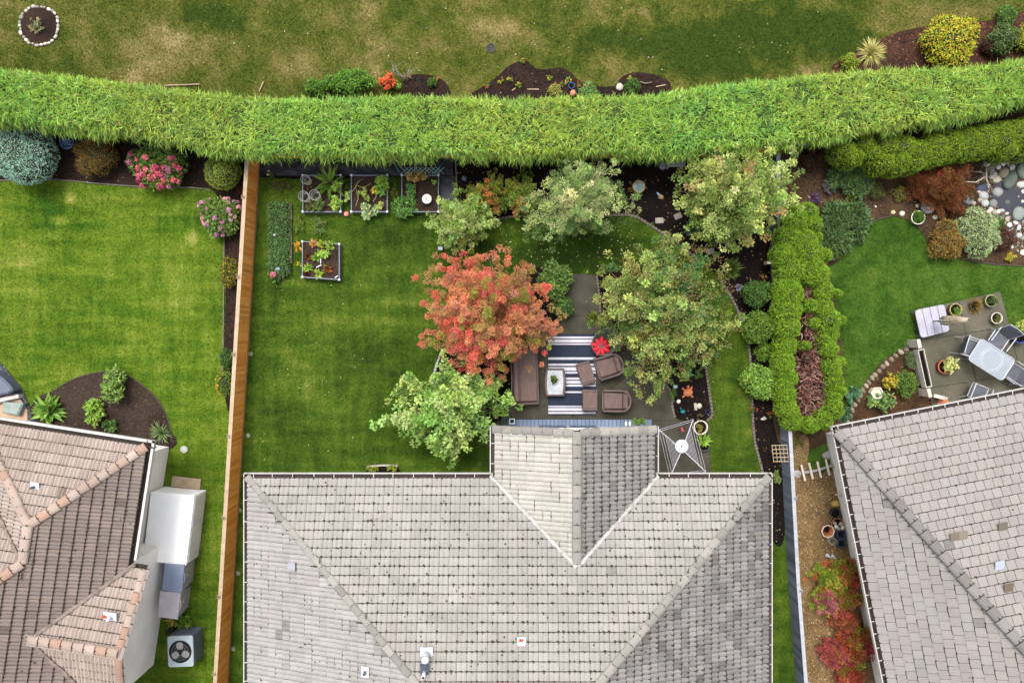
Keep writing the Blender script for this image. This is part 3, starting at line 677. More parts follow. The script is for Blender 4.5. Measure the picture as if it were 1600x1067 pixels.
WHITE = mat('white_paint', C(226, 222, 218, .46), C(206, 200, 192, .46), 3, .5, .1, 60, .4, 0, .06)
GUT_IN = mat('gutter_dark', C(84, 68, 64, .5), C(52, 44, 42, .5), 4, .8, .4, 40)
STUCCO = mat('stucco', C(240, 236, 230, .8), C(226, 220, 210, .8), 1.2, .9, .4, 90, .2, 0, .08)
def gutter(root, p0, p1, inward, w=0.115, hang=0.62, name='gutter', lip=WHITE, inner=GUT_IN, lipw=0.026):
    """open trough along an eave: pale outer lip, dark inside, hanger straps"""
    p0, p1 = Vector(p0), Vector(p1); t = (p1 - p0).normalized(); n = Vector((inward[0], inward[1], 0)).normalized(); rz = math.atan2(t.y, t.x); L = (p1 - p0).length; c = (p0 + p1) / 2
    gt = part(name, lip, root, lambda b: (b.box(c + n * lipw / 2 + Vector((0, 0, -.05)), (L, lipw, .12), rz),))
    part('trough', inner, gt, lambda b: b.box(c + n * (lipw + w / 2) + Vector((0, 0, -.085)), (L, w, .03), rz))
    part('fascia', mat('fascia_brown', C(96, 76, 74, .5), C(70, 56, 54, .5), 4, .7, .2, 40), gt, lambda b: b.box(c + n * (lipw + w + .012) + Vector((0, 0, -.09)), (L, .024, .2), rz))
    def hang_(b):
        k = int(L / hang)
        for i in range(k): b.box(p0 + t * (hang * (i + .5 + random.uniform(-.06, .06))) + n * (lipw + w * .5) + Vector((0, 0, .012)), (.022, w + .02, .012), rz)
    part('hanger_straps', lip, gt, hang_)

def envelope(name, material, parent, quads):
    b = MB()
    for q in quads: b._add(q, [tuple(range(len(q)))])
    return b.build(name, material, parent)

# ---------------- the middle house: grey double-roll tiles, hipped roof with a small gable wing
ZE = 2.93; PM = 0.33
xl, xr, yb = P(381, 738, ZE).x, P(1206.5, 738, ZE).x, P(381, 738.5, ZE).y; xm = (xl + xr) / 2; hw = (xr - xl) / 2; yf = yb - 21.0
gx0, gx1, gy = P(765.5, 700, ZE).x, P(1029, 700, ZE).x, P(800, 667, ZE).y; gm = (gx0 + gx1) / 2; ghw = (gx1 - gx0) / 2
house = thing('house', 'middle house with pale grey tiled hip roof and small gable wing', 'house', (xm, yb - 6, 0))
GREY_T = [C(194, 189, 181, .37), C(197, 192, 184, .37), C(190, 185, 177, .37), C(195, 188, 181, .37)]
GREY_P = [C(194, 189, 178, .46), C(190, 185, 174, .46), C(197, 192, 181, .46)]
GREY_L = [C(190, 186, 181, .38), C(194, 189, 184, .38), C(190, 183, 179, .38), C(186, 182, 175, .38)]
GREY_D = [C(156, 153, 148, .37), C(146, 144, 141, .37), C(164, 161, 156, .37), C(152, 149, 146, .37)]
IN = 0.165
def walls(root, x0, y0, x1, y1, h, holes=True):
    return part('wall', STUCCO, root, lambda b: b.box(((x0 + x1) / 2, (y0 + y1) / 2, h / 2), (x1 - x0, abs(y1 - y0), h)))
walls(house, xl + .55, yb - .55, xr - .55, yf + .6, ZE - .1)
part('wall', STUCCO, house, lambda b: b.prism([(gx0 + .5, gy - .35), (gx1 - .5, gy - .35), (gx1 - .5, yb - .6), (gx0 + .5, yb - .6)], 0, ZE - .1))
dr = part('patio_door', WHITE, house, lambda b: (b.box((gm, gy - .33, 1.1), (2.2, .06, 2.1)),)); part('pane', mat('dark_glass', C(40, 48, 56, .5), None, 1, .08, 0, 30, .5), dr, lambda b: (b.box((gm - .52, gy - .305, 1.1), (.92, .04, 1.9)), b.box((gm + .52, gy - .305, 1.1), (.92, .04, 1.9))))
for wx in (xl + 2.5, xl + 5.2, xr - 1.9):
    w_ = part('window', WHITE, house, lambda b: b.box((wx, yb - .535, 1.55), (1.5, .06, 1.2))); part('pane', MATS['dark_glass'], w_, lambda b: b.box((wx, yb - .51, 1.55), (1.34, .04, 1.04)))
rz_ = ZE + PM * hw
roof = envelope('roof', UNDER, house, [
    [(xl + .1, yb - .1, ZE - .01), (xr - .1, yb - .1, ZE - .01), (xm, yb - hw, rz_ - .04)],
    [(xl + .1, yf + .1, ZE - .01), (xl + .1, yb - .1, ZE - .01), (xm, yb - hw, rz_ - .04), (xm, yf + hw, rz_ - .04)],
    [(xr - .1, yb - .1, ZE - .01), (xr - .1, yf + .1, ZE - .01), (xm, yf + hw, rz_ - .04), (xm, yb - hw, rz_ - .04)],
    [(xr - .1, yf + .1, ZE - .01), (xl + .1, yf + .1, ZE - .01), (xm, yf + hw, rz_ - .04)],
    [(gx0 + .1, gy, ZE - .01), (gm, gy, ZE + PM * ghw - .04), (gm, yb - ghw, ZE + PM * ghw - .04), (gx0 + .1, yb - .1, ZE - .01)],
    [(gm, gy, ZE + PM * ghw - .04), (gx1 - .1, gy, ZE - .01), (gx1 - .1, yb - .1, ZE - .01), (gm, yb - ghw, ZE + PM * ghw - .04)]])
part('soffit', STUCCO, house, lambda b: (b.box((xm, (yb + yf) / 2, ZE - .13), (2 * hw - .3, yb - yf - .3, .03)), b.box((gm, (gy + yb) / 2 - .2, ZE - .14), (2 * ghw - .3, gy - yb + .3, .03))))
T = Roof(house, 'double', 0.292, 0.258, GREY_T)
r2 = 1 / math.sqrt(2)
# plan coordinates: u along the eave, v up the slope, both from the eave corner
zt = ZE - 0.005
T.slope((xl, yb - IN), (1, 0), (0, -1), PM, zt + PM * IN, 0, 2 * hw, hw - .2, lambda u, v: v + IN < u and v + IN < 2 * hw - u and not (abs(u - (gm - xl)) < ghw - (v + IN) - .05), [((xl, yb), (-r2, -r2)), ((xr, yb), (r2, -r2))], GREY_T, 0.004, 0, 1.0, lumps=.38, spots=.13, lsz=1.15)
T.slope((xl + IN, yb), (0, -1), (1, 0), PM, zt + PM * IN, 0, 13.0, hw - .1, lambda u, v: v + IN < u, [((xl, yb), (r2, r2))], GREY_L, 0.03, 0, 0.25, lumps=.05, spots=.01)
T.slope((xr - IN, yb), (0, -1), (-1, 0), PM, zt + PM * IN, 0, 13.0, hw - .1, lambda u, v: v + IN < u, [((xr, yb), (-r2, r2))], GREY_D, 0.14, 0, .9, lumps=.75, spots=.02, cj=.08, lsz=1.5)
glen = gy - yb
T.slope((gx0 + IN, gy - .12), (0, -1), (1, 0), PM, zt + PM * IN, 0, glen + ghw, ghw - IN - .02, lambda u, v: u < glen + v + .2, [], GREY_P, 0.02, 0, 0.3)
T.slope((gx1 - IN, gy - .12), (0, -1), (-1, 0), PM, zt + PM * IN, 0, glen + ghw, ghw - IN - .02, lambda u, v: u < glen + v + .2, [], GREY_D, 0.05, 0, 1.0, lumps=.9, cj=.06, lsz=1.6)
T.finish(roof)
hz = lambda t: ZE + PM * t + .02
CAPT = [C(182, 177, 168, .35), C(190, 184, 174, .35), C(172, 168, 160, .35)]
cap_line(roof, (xl + .12, yb - .12, hz(.0) + .01), (xm, yb - hw, hz(hw)), .115, .36, CAPT, 'double')
cap_line(roof, (xr - .12, yb - .12, hz(.0) + .01), (xm, yb - hw, hz(hw)), .13, .36, CAPT, 'double')
cap_line(roof, (xm, yb - hw, hz(hw)), (xm, yf + hw, hz(hw)), .13, .4, CAPT, 'double')
cap_line(roof, (gm, gy - .02, hz(ghw)), (gm, yb - ghw + .05, hz(ghw)), .14, .40, CAPT, 'double')
cap_line(roof, (gx0 + .1, gy - .07, hz(0)), (gm - .06, gy - .07, hz(ghw)), .13, .33, CAPT, 'double', name='verge_tile')
cap_line(roof, (gx1 - .1, gy - .07, hz(0)), (gm + .06, gy - .07, hz(ghw)), .13, .33, CAPT, 'double', name='verge_tile')
FLASH = mat('valley_metal', C(222, 218, 214, .42), C(160, 154, 146, .42), 7, .6, .3, 40, .4, 0, .15)
def ragged(b, p0, p1, w, n=14):
    p0, p1 = Vector(p0), Vector(p1); d = (p1 - p0); s = d.cross(Vector((0, 0, 1))).normalized(); vs = []
    for i in range(n + 1):
        q = p0 + d * i / n; vs += [q - s * w * random.uniform(.7, 1.15), q + s * w * random.uniform(.7, 1.15)]
    b._add(vs, [(2 * i, 2 * i + 1, 2 * i + 3, 2 * i + 2) for i in range(n)])
    b._add([Vector(q) - Vector((0, 0, .05)) for q in vs], [(2 * i, 2 * i + 2, 2 * i + 3, 2 * i + 1) for i in range(n)])
part('valley_flashing', FLASH, roof, lambda b: ragged(b, (gx0 + .02, yb - .08, ZE + .105), (gm - .02, yb - ghw - .0, ZE + PM * ghw + .095), .05))
part('valley_flashing', FLASH, roof, lambda b: ragged(b, (gx1 - .02, yb - .08, ZE + .105), (gm + .02, yb - ghw - .0, ZE + PM * ghw + .095), .05))
for a_, b_, n_ in (((xl, yb), (gx0, yb), (0, -1)), ((gx1, yb), (xr, yb), (0, -1)), ((xl, yf), (xl, yb - .001), (1, 0)), ((xr, yb - .001), (xr, yf), (-1, 0)), ((gx0, yb), (gx0, gy + .02), (1, 0)), ((gx1, gy + .02), (gx1, yb), (-1, 0))):
    gutter(house, (*a_, ZE + .03), (*b_, ZE + .03), n_, .1)
# roof fittings
LEADW = mat('flashing_white', C(214, 216, 224, .62), C(190, 192, 200, .62), 8, .45, .2, 60, .4)
DARKM = mat('vent_slate', C(96, 104, 118, .5), C(70, 76, 88, .5), 8, .5, .2, 60, .4)
def on_rear(px, py):
    z = 3.4
    for _ in range(6): q = P(px, py, z); z = ZE + PM * (yb - q.y) + .05
    return P(px, py, z)
TR = Matrix.Rotation(math.atan(PM), 4, 'X')
q = on_rear(667, 1018); vt = part('vent_flashing', LEADW, roof, lambda b: b.box(q + Vector((0, 0, .05)), (.36, .36, .03), 0, TR))
part('vent_pipe', LEADW, vt, lambda b: (b.tube([q + Vector((.01, -.02, .03)), q + Vector((.01, -.02, .42))], [.075, .07], 16), b.lathe([(.06, .0), (.105, .01), (.105, .07), (.03, .1)], q + Vector((.01, -.02, .42)), 18)), True)
q2 = on_rear(664, 1046); vt = part('vent_box', DARKM, roof, lambda b: b.box(q2 + Vector((.0, .03, .06)), (.25, .36, .07), 0, TR)); part('vent_pipe', LEADW, vt, lambda b: b.tube([q2 + Vector((0, 0, .04)), q2 + Vector((0, -.03, .4))], [.05, .05], 14), True)
part('vent_bore', mat('bore_black', C(20, 20, 22, .5)), vt, lambda b: b.tube([q2 + Vector((0, -.03, .4)), q2 + Vector((0, -.0305, .404))], .036, 14))  # black disc on the capped pipe end, drawn as its bore
q = on_rear(815, 1000); vt = part('vent_flashing', LEADW, roof, lambda b: (b.box(q + Vector((0, 0, .06)), (.26, .27, .03), 0, TR), b.box(q + Vector((0, -.06, .09)), (.2, .12, .05), 0, TR)))
def on_left(px, py):
    z = 3.4
    for _ in range(6): q = P(px, py, z); z = ZE + PM * (q.x - xl) + .05
    return P(px, py, z)
q = on_left(571, 1048); vt = part('vent_flashing', LEADW, roof, lambda b: b.box(q + Vector((0, 0, .05)), (.24, .3, .03), 0, Matrix.Rotation(-math.atan(PM), 4, 'Y'))); part('vent_pipe', DARKM, vt, lambda b: b.tube([q + Vector((.0, 0, .04)), q + Vector((.0, 0, .2))], .045, 12), True)
part('replaced_tile', mat('tile_blue', C(168, 168, 176, .6), C(120, 118, 124, .6), 3, .8, .2), roof, lambda b: [b.box(on_left(456.5, 884) + Vector((0, 0, .06)), (.26, .28, .03), 0, Matrix.Rotation(-math.atan(PM), 4, 'Y'))])

# ---------------- house left: pinkish barrel tiles
AL = R(8.7); PL = 0.36
C0 = P(242.5, 688.5, ZE); e1 = Vector((-math.cos(AL), math.sin(AL), 0)); e2 = Vector((-math.sin(AL), -math.cos(AL), 0))
def LQ(v, u, z): return C0.xy.to_3d() + e1 * v + e2 * u + Vector((0, 0, z))
lh = thing('house', 'left house with pinkish barrel tiled roof and white walls', 'house', tuple(LQ(4, 5, 0)))
W_ = 5.6; J = W_ / 2; DU = 1.12; UE, UR_, UF = 3.83, 6.19, 8.55; VP = -0.36
def Lz(h): return ZE + PL * h
big = 11.0
part('wall', STUCCO, lh, lambda b: b.prism([tuple(LQ(v, u, 0)[:2]) for v, u in ((.92, .78), (W_ - .6, .78), (W_ - .6, 1.8), (14, 1.8), (14, 16), (.92, 16))], 0, ZE - .1))
gw = part('gable_wall', STUCCO, lh, lambda b: b._add([LQ(.3, UE + .12, 0), LQ(.3, UF - .12, 0), LQ(.3, UF - .12, ZE - .03), LQ(.3, UR_, Lz(UR_ - UE) - .08), LQ(.3, UE + .12, ZE - .03),
        LQ(1.7, UE + .12, 0), LQ(1.7, UF - .12, 0), LQ(1.7, UF - .12, ZE - .03), LQ(1.7, UR_, Lz(UR_ - UE) - .08), LQ(1.7, UE + .12, ZE - .03)], [(0, 1, 2, 3, 4), (9, 8, 7, 6, 5), (0, 4, 9, 5), (1, 6, 7, 2), (4, 3, 8, 9), (3, 2, 7, 8)]))
lr = envelope('roof', UNDER, lh, [
    [LQ(.1, .1, ZE - .02), LQ(W_ - .1, .1, ZE - .02), LQ(J, J, Lz(J) - .05)],
    [LQ(.1, .1, ZE - .02), LQ(J, J, Lz(J) - .05), LQ(J, J + DU, Lz(J) - .05), LQ(big, big + DU, Lz(big) - .05), LQ(.1, big + DU + 4, ZE - .02)],
    [LQ(W_ - .1, .1, ZE - .02), LQ(W_ - .1, DU, ZE - .02), LQ(J, J + DU, Lz(J) - .05), LQ(J, J, Lz(J) - .05)],
    [LQ(W_, DU, ZE - .02), LQ(16, DU, ZE - .02), LQ(big, big + DU, Lz(big) - .05), LQ(J, J + DU, Lz(J) - .05)],
    [LQ(VP, UE, ZE - .02), LQ(VP, UR_, Lz(UR_ - UE) - .05), LQ(UR_ - UE, UR_, Lz(UR_ - UE) - .05), LQ(0, UE, ZE - .02)],
    [LQ(VP, UF, ZE - .02), LQ(0, UF, ZE - .02), LQ(UR_ - UE, UR_, Lz(UR_ - UE) - .05), LQ(VP, UR_, Lz(UR_ - UE) - .05)]])
PINK = [C(212, 192, 180, .34), C(208, 187, 175, .34), C(215, 196, 184, .34), C(206, 186, 175, .34)]
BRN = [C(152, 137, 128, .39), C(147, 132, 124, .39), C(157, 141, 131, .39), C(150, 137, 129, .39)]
TB = Roof(lh, 'barrel', 0.232, 0.315, PINK)
def nrm(v, u): q = e1 * v + e2 * u; return (q.x, q.y)
def lp(v, u): return tuple(LQ(v, u, 0)[:2])
IL = .2
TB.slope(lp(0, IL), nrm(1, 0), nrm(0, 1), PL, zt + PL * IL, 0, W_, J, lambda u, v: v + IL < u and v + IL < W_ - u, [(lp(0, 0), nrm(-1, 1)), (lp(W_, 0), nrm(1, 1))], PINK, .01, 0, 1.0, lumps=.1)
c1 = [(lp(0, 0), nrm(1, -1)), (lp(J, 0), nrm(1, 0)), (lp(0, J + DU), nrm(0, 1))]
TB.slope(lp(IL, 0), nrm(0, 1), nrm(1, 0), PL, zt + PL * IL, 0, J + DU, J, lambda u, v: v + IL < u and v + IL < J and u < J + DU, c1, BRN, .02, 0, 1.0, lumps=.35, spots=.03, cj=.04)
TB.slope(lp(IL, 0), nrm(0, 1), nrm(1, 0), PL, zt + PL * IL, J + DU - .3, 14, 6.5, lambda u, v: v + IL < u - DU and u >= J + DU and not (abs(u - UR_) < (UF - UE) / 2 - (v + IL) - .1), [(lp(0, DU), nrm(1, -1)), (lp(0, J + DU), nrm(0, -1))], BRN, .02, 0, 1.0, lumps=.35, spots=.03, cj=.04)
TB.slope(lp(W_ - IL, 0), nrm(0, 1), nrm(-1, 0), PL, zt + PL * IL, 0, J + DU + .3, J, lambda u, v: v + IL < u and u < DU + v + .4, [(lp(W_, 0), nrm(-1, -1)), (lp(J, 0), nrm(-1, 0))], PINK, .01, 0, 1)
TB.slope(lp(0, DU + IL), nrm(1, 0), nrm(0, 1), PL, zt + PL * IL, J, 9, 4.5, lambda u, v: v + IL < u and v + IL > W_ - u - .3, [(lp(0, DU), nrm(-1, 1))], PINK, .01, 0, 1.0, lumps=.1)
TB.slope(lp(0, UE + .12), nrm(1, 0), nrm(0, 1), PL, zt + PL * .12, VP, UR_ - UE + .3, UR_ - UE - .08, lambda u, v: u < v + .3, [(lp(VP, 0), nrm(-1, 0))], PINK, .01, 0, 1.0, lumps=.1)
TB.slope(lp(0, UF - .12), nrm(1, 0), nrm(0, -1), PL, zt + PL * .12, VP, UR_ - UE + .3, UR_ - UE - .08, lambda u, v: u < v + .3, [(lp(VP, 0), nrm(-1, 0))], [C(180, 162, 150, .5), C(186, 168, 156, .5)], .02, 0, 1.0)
TB.finish(lr)
CAPP = [C(208, 184, 168, .37), C(204, 178, 160, .37), C(212, 190, 176, .37), C(200, 164, 142, .37)]
LzC = lambda h: Lz(h) + .035
cap_line(lr, LQ(.2, .2, LzC(.12)), LQ(J, J, LzC(J)), .14, .33, CAPP, 'barrel', False)
cap_line(lr, LQ(W_ - .2, .2, LzC(.12)), LQ(J, J, LzC(J)), .14, .33, CAPP, 'barrel', False)
cap_line(lr, LQ(J, J, LzC(J)), LQ(J, J + DU, LzC(J)), .15, .33, CAPP, 'barrel', False)
cap_line(lr, LQ(J, J + DU, LzC(J)), LQ(J + 4, J + DU + 4, LzC(J + 4)), .14, .33, CAPP, 'barrel', False)
cap_line(lr, LQ(VP + .05, UR_, LzC(UR_ - UE)), LQ(UR_ - UE + .05, UR_, LzC(UR_ - UE)), .14, .33, CAPP, 'barrel', False)
cap_line(lr, LQ(VP + .06, UE + .15, LzC(.1)), LQ(VP + .06, UR_ - .05, LzC(UR_ - UE - .1)), .12, .33, CAPP, 'barrel', False, 'verge_tile')
cap_line(lr, LQ(VP + .06, UF - .15, LzC(.1)), LQ(VP + .06, UR_ + .05, LzC(UR_ - UE - .1)), .12, .33, CAPP, 'barrel', False, 'verge_tile')
VGREY = mat('valley_grey', C(150, 134, 122, .55), C(100, 86, 78, .55), 6, .7, .3, 40)
part('valley_flashing', VGREY, lr, lambda b: ragged(b, LQ(0, UE, Lz(0) + .11), LQ(UR_ - UE, UR_, Lz(UR_ - UE) + .1), .055))
part('valley_flashing', VGREY, lr, lambda b: ragged(b, LQ(0, UF, Lz(0) + .11), LQ(UR_ - UE, UR_, Lz(UR_ - UE) + .1), .055))
part('valley_flashing', VGREY, lr, lambda b: ragged(b, LQ(W_, DU, Lz(0) + .11), LQ(J, J + DU, Lz(J) + .1), .05))
for a_, b_, n_ in (((W_, 0), (0, 0), (0, 1)), ((0, 0.001), (0, UE - .1), (1, 0)), ((0, UF + .1), (0, 15), (1, 0))):
    gutter(lh, LQ(*a_, ZE + .03), LQ(*b_, ZE + .03), nrm(*n_), .14, 30, lipw=.075)
def lroof(px, py, f):
    z = 3.3
    for _ in range(6):
        q = P(px, py, z); dlt = q - C0; z = Lz(f(dlt.dot(e1), dlt.dot(e2))) + .05
    return P(px, py, z)
q = lroof(57, 758, lambda v, u: u); vt = part('vent_flashing', LEADW, lr, lambda b: b.box(q + Vector((0, 0, .07)), (.26, .22, .03), -AL, TR)); part('vent_pipe', DARKM, vt, lambda b: b.tube([q + Vector((-.03, -.04, .05)), q + Vector((-.03, -.04, .22))], .04, 12), True)
q = lroof(174, 962, lambda v, u: u - UE); vt = part('vent_flashing', LEADW, lr, lambda b: b.box(q + Vector((0, 0, .07)), (.4, .32, .03), -AL, TR)); part('vent_pipe', LEADW, vt, lambda b: b.tube([q + Vector((.03, -.02, .05)), q + Vector((.03, -.02, .26))], .05, 12), True)

# ---------------- house right: flat grey-brown tiles
AR = R(11.3); P1, P2 = 0.32, 0.68
D0 = P(1298, 666, ZE); f1 = Vector((math.cos(AR), math.sin(AR), 0)); f2 = Vector((math.sin(AR), -math.cos(AR), 0)); KR = P2 / P1
def RQ(v, u, z): return D0.xy.to_3d() + f1 * v + f2 * u + Vector((0, 0, z))
def rn(v, u): q = f1 * v + f2 * u; return (q.x, q.y)
def rp(v, u): return tuple(RQ(v, u, 0)[:2])
rh = thing('house', 'right house with flat taupe tiled hip roof', 'house', tuple(RQ(4, 5, 0)))
part('wall', STUCCO, rh, lambda b: b.prism([rp(1.02, .8), rp(14, .8), rp(14, 18), rp(1.02, 18)], 0, ZE - .1))
rr_ = envelope('roof', UNDER, rh, [[RQ(.1, .1, ZE - .02), RQ(14, .1, ZE - .02), RQ(14, 9, ZE + P1 * 9 - .05), RQ(9 / KR, 9, ZE + P1 * 9 - .05)], [RQ(.1, .1, ZE - .02), RQ(9 / KR, 9, ZE + P1 * 9 - .05), RQ(9 / KR, 18, ZE + P1 * 9 - .05), RQ(.1, 18, ZE - .02)]])
TAU = [C(180, 172, 167, .37), C(183, 175, 169, .37), C(177, 169, 164, .37), C(183, 176, 172, .37)]
TF = Roof(rh, 'flat', 0.272, 0.285, TAU); IRt = .14
cl = math.hypot(KR, 1)
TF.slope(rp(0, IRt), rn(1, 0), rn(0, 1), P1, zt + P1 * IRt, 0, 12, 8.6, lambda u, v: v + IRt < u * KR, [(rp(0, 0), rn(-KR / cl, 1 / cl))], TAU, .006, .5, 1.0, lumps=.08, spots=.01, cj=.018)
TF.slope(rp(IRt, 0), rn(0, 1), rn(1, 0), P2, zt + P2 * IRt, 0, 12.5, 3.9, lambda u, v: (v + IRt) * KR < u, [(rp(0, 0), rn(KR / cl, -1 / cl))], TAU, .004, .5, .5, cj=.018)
TF.finish(rr_)
CAPG = [C(158, 152, 148, .35), C(166, 160, 154, .35), C(150, 144, 140, .35)]
cap_line(rr_, RQ(.1, .18, ZE + .08), RQ(9 / KR, 9, ZE + P1 * 9 + .03), .15, .36, CAPG, 'flat')
for a_, b_, n_ in (((0, 0), (14, 0), (0, 1)), ((0, 16), (0, .001), (1, 0))):
    gutter(rh, RQ(*a_, ZE + .03), RQ(*b_, ZE + .03), rn(*n_), .09, .42)
for px, py, c_ in ((1560, 882, C(176, 182, 196, .6)), (1490, 838, C(120, 110, 98, .6)), (1503, 836, C(134, 124, 110, .6)), (1565, 822, C(112, 104, 92, .6)), (1574, 917, C(112, 98, 82, .6))):
    z = 3.8
    for _ in range(6): q = P(px, py, z); z = ZE + P1 * ((q - D0).dot(f2)) + .035
    q = P(px, py, z); b = MB(); b.col = c_; b.box(q + Vector((0, 0, .055)), (.265, .275, .02), AR, Matrix.Rotation(math.atan(P1), 4, 'X')); b.build('replaced_tile', TILE_MAT['flat'], rr_, False, True)
BEDS['h'] = [rp(.5, .5), rp(14, .5), rp(14, 18), rp(.5, 18)]
BEDS['h2'] = [lp(.45, .45), lp(14, .45), lp(14, 18), lp(.45, 18)]
NOGRASS = [(-7.7, -40, 7.5, -4.5), (-0.6, -5, 4.2, -3.0)]
grass('field', '', 1100, (-70, -60, 1670, 190)); grass('left', '', 1000, (-70, 190, 420, 1130)); grass('mid', '', 1000, (340, 230, 1270, 1130)); grass('right', '', 900, (1190, 180, 1670, 800))

# ================================================================== FENCES
CEDAR = attr_mat('cedar', 0.8, 0.25, 30, 0.4, 0.2, None, stretch=(1, 1, .15))
PALEWOOD = mat('pale_cap', C(206, 182, 154, .5), C(184, 158, 130, .5), 5, .85, .3, 50, .2, 0, .15)
GREYWOOD = attr_mat('grey_wood', 0.85, 0.25, 30, 0.4, 0.2, None, stretch=(1, 1, .15))
def fence(name, label, foot, face, h, bw, tints, material, capmat, capw, post_at, capout=0.0, cap_t=.035, kick=None, gap=.006, capside=None):
    """board fence: every board a piece of its own; rail, cap and posts"""
    pts = [P(*q) for q in foot]; root = thing(name, label, 'fence', pts[0]); cache = {}
    n0 = None
    for a, b in zip(pts[:-1], pts[1:]):
        d = b - a; L = d.length; t = d.normalized(); rz = math.atan2(t.y, t.x); n = Vector((-t.y, t.x, 0)) * face; k = max(1, int(round(L / bw)))
        for i in range(k):
            c = random.choice(tints); j = random.gauss(1, .07); key = tuple(round(v * j * 60) for v in c)
            if key not in cache:
                q = MB(); q.col = tuple(v * j for v in c); q.box((0, 0, h / 2), (bw - gap, .02, h)); me = q.mesh('board', colors=True); me.materials.append(material); cache[key] = me
            o = link('board', cache[key], None, root); o.location = a + t * (L * (i + .5) / k) + n * random.uniform(-.004, .004) - pts[0]; o.rotation_euler = (0, 0, rz); o.scale = (L / k / bw, 1, random.uniform(.992, 1.0))
        mid = (a + b) / 2
        part('rail', capmat, root, lambda m: m.box(mid - n * .035 + Vector((0, 0, h - .12)), (L, .045, .09), rz)); part('rail', capmat, root, lambda m: m.box(mid - n * .035 + Vector((0, 0, .2)), (L, .045, .09), rz))
        part('cap', capmat, root, lambda m: m.box(mid - n * capout + Vector((0, 0, h + cap_t / 2)), (L + .01, capw, cap_t), rz))
        if kick: part('kickboard', kick, root, lambda m: m.box(mid + n * .022 + Vector((0, 0, .07)), (L, .02, .14), rz))
    for px, py in post_at:
        p = P(px, py); tt = pts[1] - pts[0]; sgn = -1 * face
        n = Vector((-tt.y, tt.x, 0)).normalized() * face
        best = min(((a, b) for a, b in zip(pts[:-1], pts[1:])), key=lambda s_: abs((s_[0].y + s_[1].y) / 2 - p.y)); f_ = (p.y - best[0].y) / ((best[1].y - best[0].y) or 1); base = best[0].lerp(best[1], f_) if abs(best[1].y - best[0].y) > 1 else Vector((p.x, best[0].y, 0))
        part('post', capmat, root, lambda m: (m.box(base - n * .085 + Vector((0, 0, (h + .03) / 2)), (.1, .1, h + .03)), m.prism(rrect(base.x - n.x * .085, base.y - n.y * .085, .13, .13, .01), h + .036, h + .075, .03)))
    return root
CED = [C(206, 136, 56, .9), C(214, 142, 62, .9), C(198, 126, 50, .9), C(210, 146, 74, .9)]
fence('cedar_fence', 'orange cedar board fence with pale cap between left and middle gardens', [(406, 247), (381, 655), (356, 1067), (334, 1430)], 1, 1.0, 0.095, CED, CEDAR, PALEWOOD, 0.13, [(400, 318), (392, 437), (385, 553), (378, 675), (370, 797), (363, 915), (356, 1030), (348, 1160)], .04, .035, mat('cedar_kick', C(190, 138, 84, .6), C(160, 110, 60, .6), 5, .8, .3))
by = P(500, 245, 1.05).y * K / H
fence('cedar_fence', 'orange cedar back fence tucked along the foot of the long hedge', [(406, 247.5), (700, 247.5), (960, 247.5), (1200, 246)], -1, 1.0, 0.14, CED, CEDAR, mat('cedar_cap', C(196, 124, 52, .6), C(170, 100, 40, .6), 5, .8, .3), 0.10, [(470, 247), (580, 247), (690, 247), (800, 247), (910, 247), (1020, 247), (1130, 247)], .02)
GRB = [C(126, 136, 152, .55), C(116, 126, 142, .55), C(136, 144, 158, .55), C(108, 118, 132, .55)]
fence('grey_board_fence', 'weathered blue grey board fence right of the middle garden', FRX, -1, 0.8, 0.15, GRB, GREYWOOD, mat('grey_cap', C(186, 188, 194, .6), C(160, 162, 168, .6), 5, .85, .3), 0.12, [(1203, 320), (1205, 412), (1210, 520), (1216, 620), (1224, 770), (1232, 910), (1243, 1050)], .03, .03, None, .012)
gf = thing('grey_panel_fence', 'short grey panel fence tucked under the long hedge right end', 'fence', P(1260, 232))
for i, (x0, x1, tl) in enumerate(((1224, 1243, .12), (1243, 1262, .02), (1262, 1282, -.05), (1282, 1302, 0))):
    a, b_ = P(x0, 236 - (x0 - 1224) * .13), P(x1 - 1, 236 - (x1 - 1224) * .13)
    part('panel', mat('slate_panel', C(120, 124, 128, .55), C(92, 96, 100, .55), 3, .7, .3, 40), gf, lambda m: m.box((a + b_) / 2 + Vector((0, 0, .42)), ((b_ - a).length, .05, .84), math.atan2(b_.y - a.y, b_.x - a.x), Matrix.Rotation(tl, 4, 'Y')))

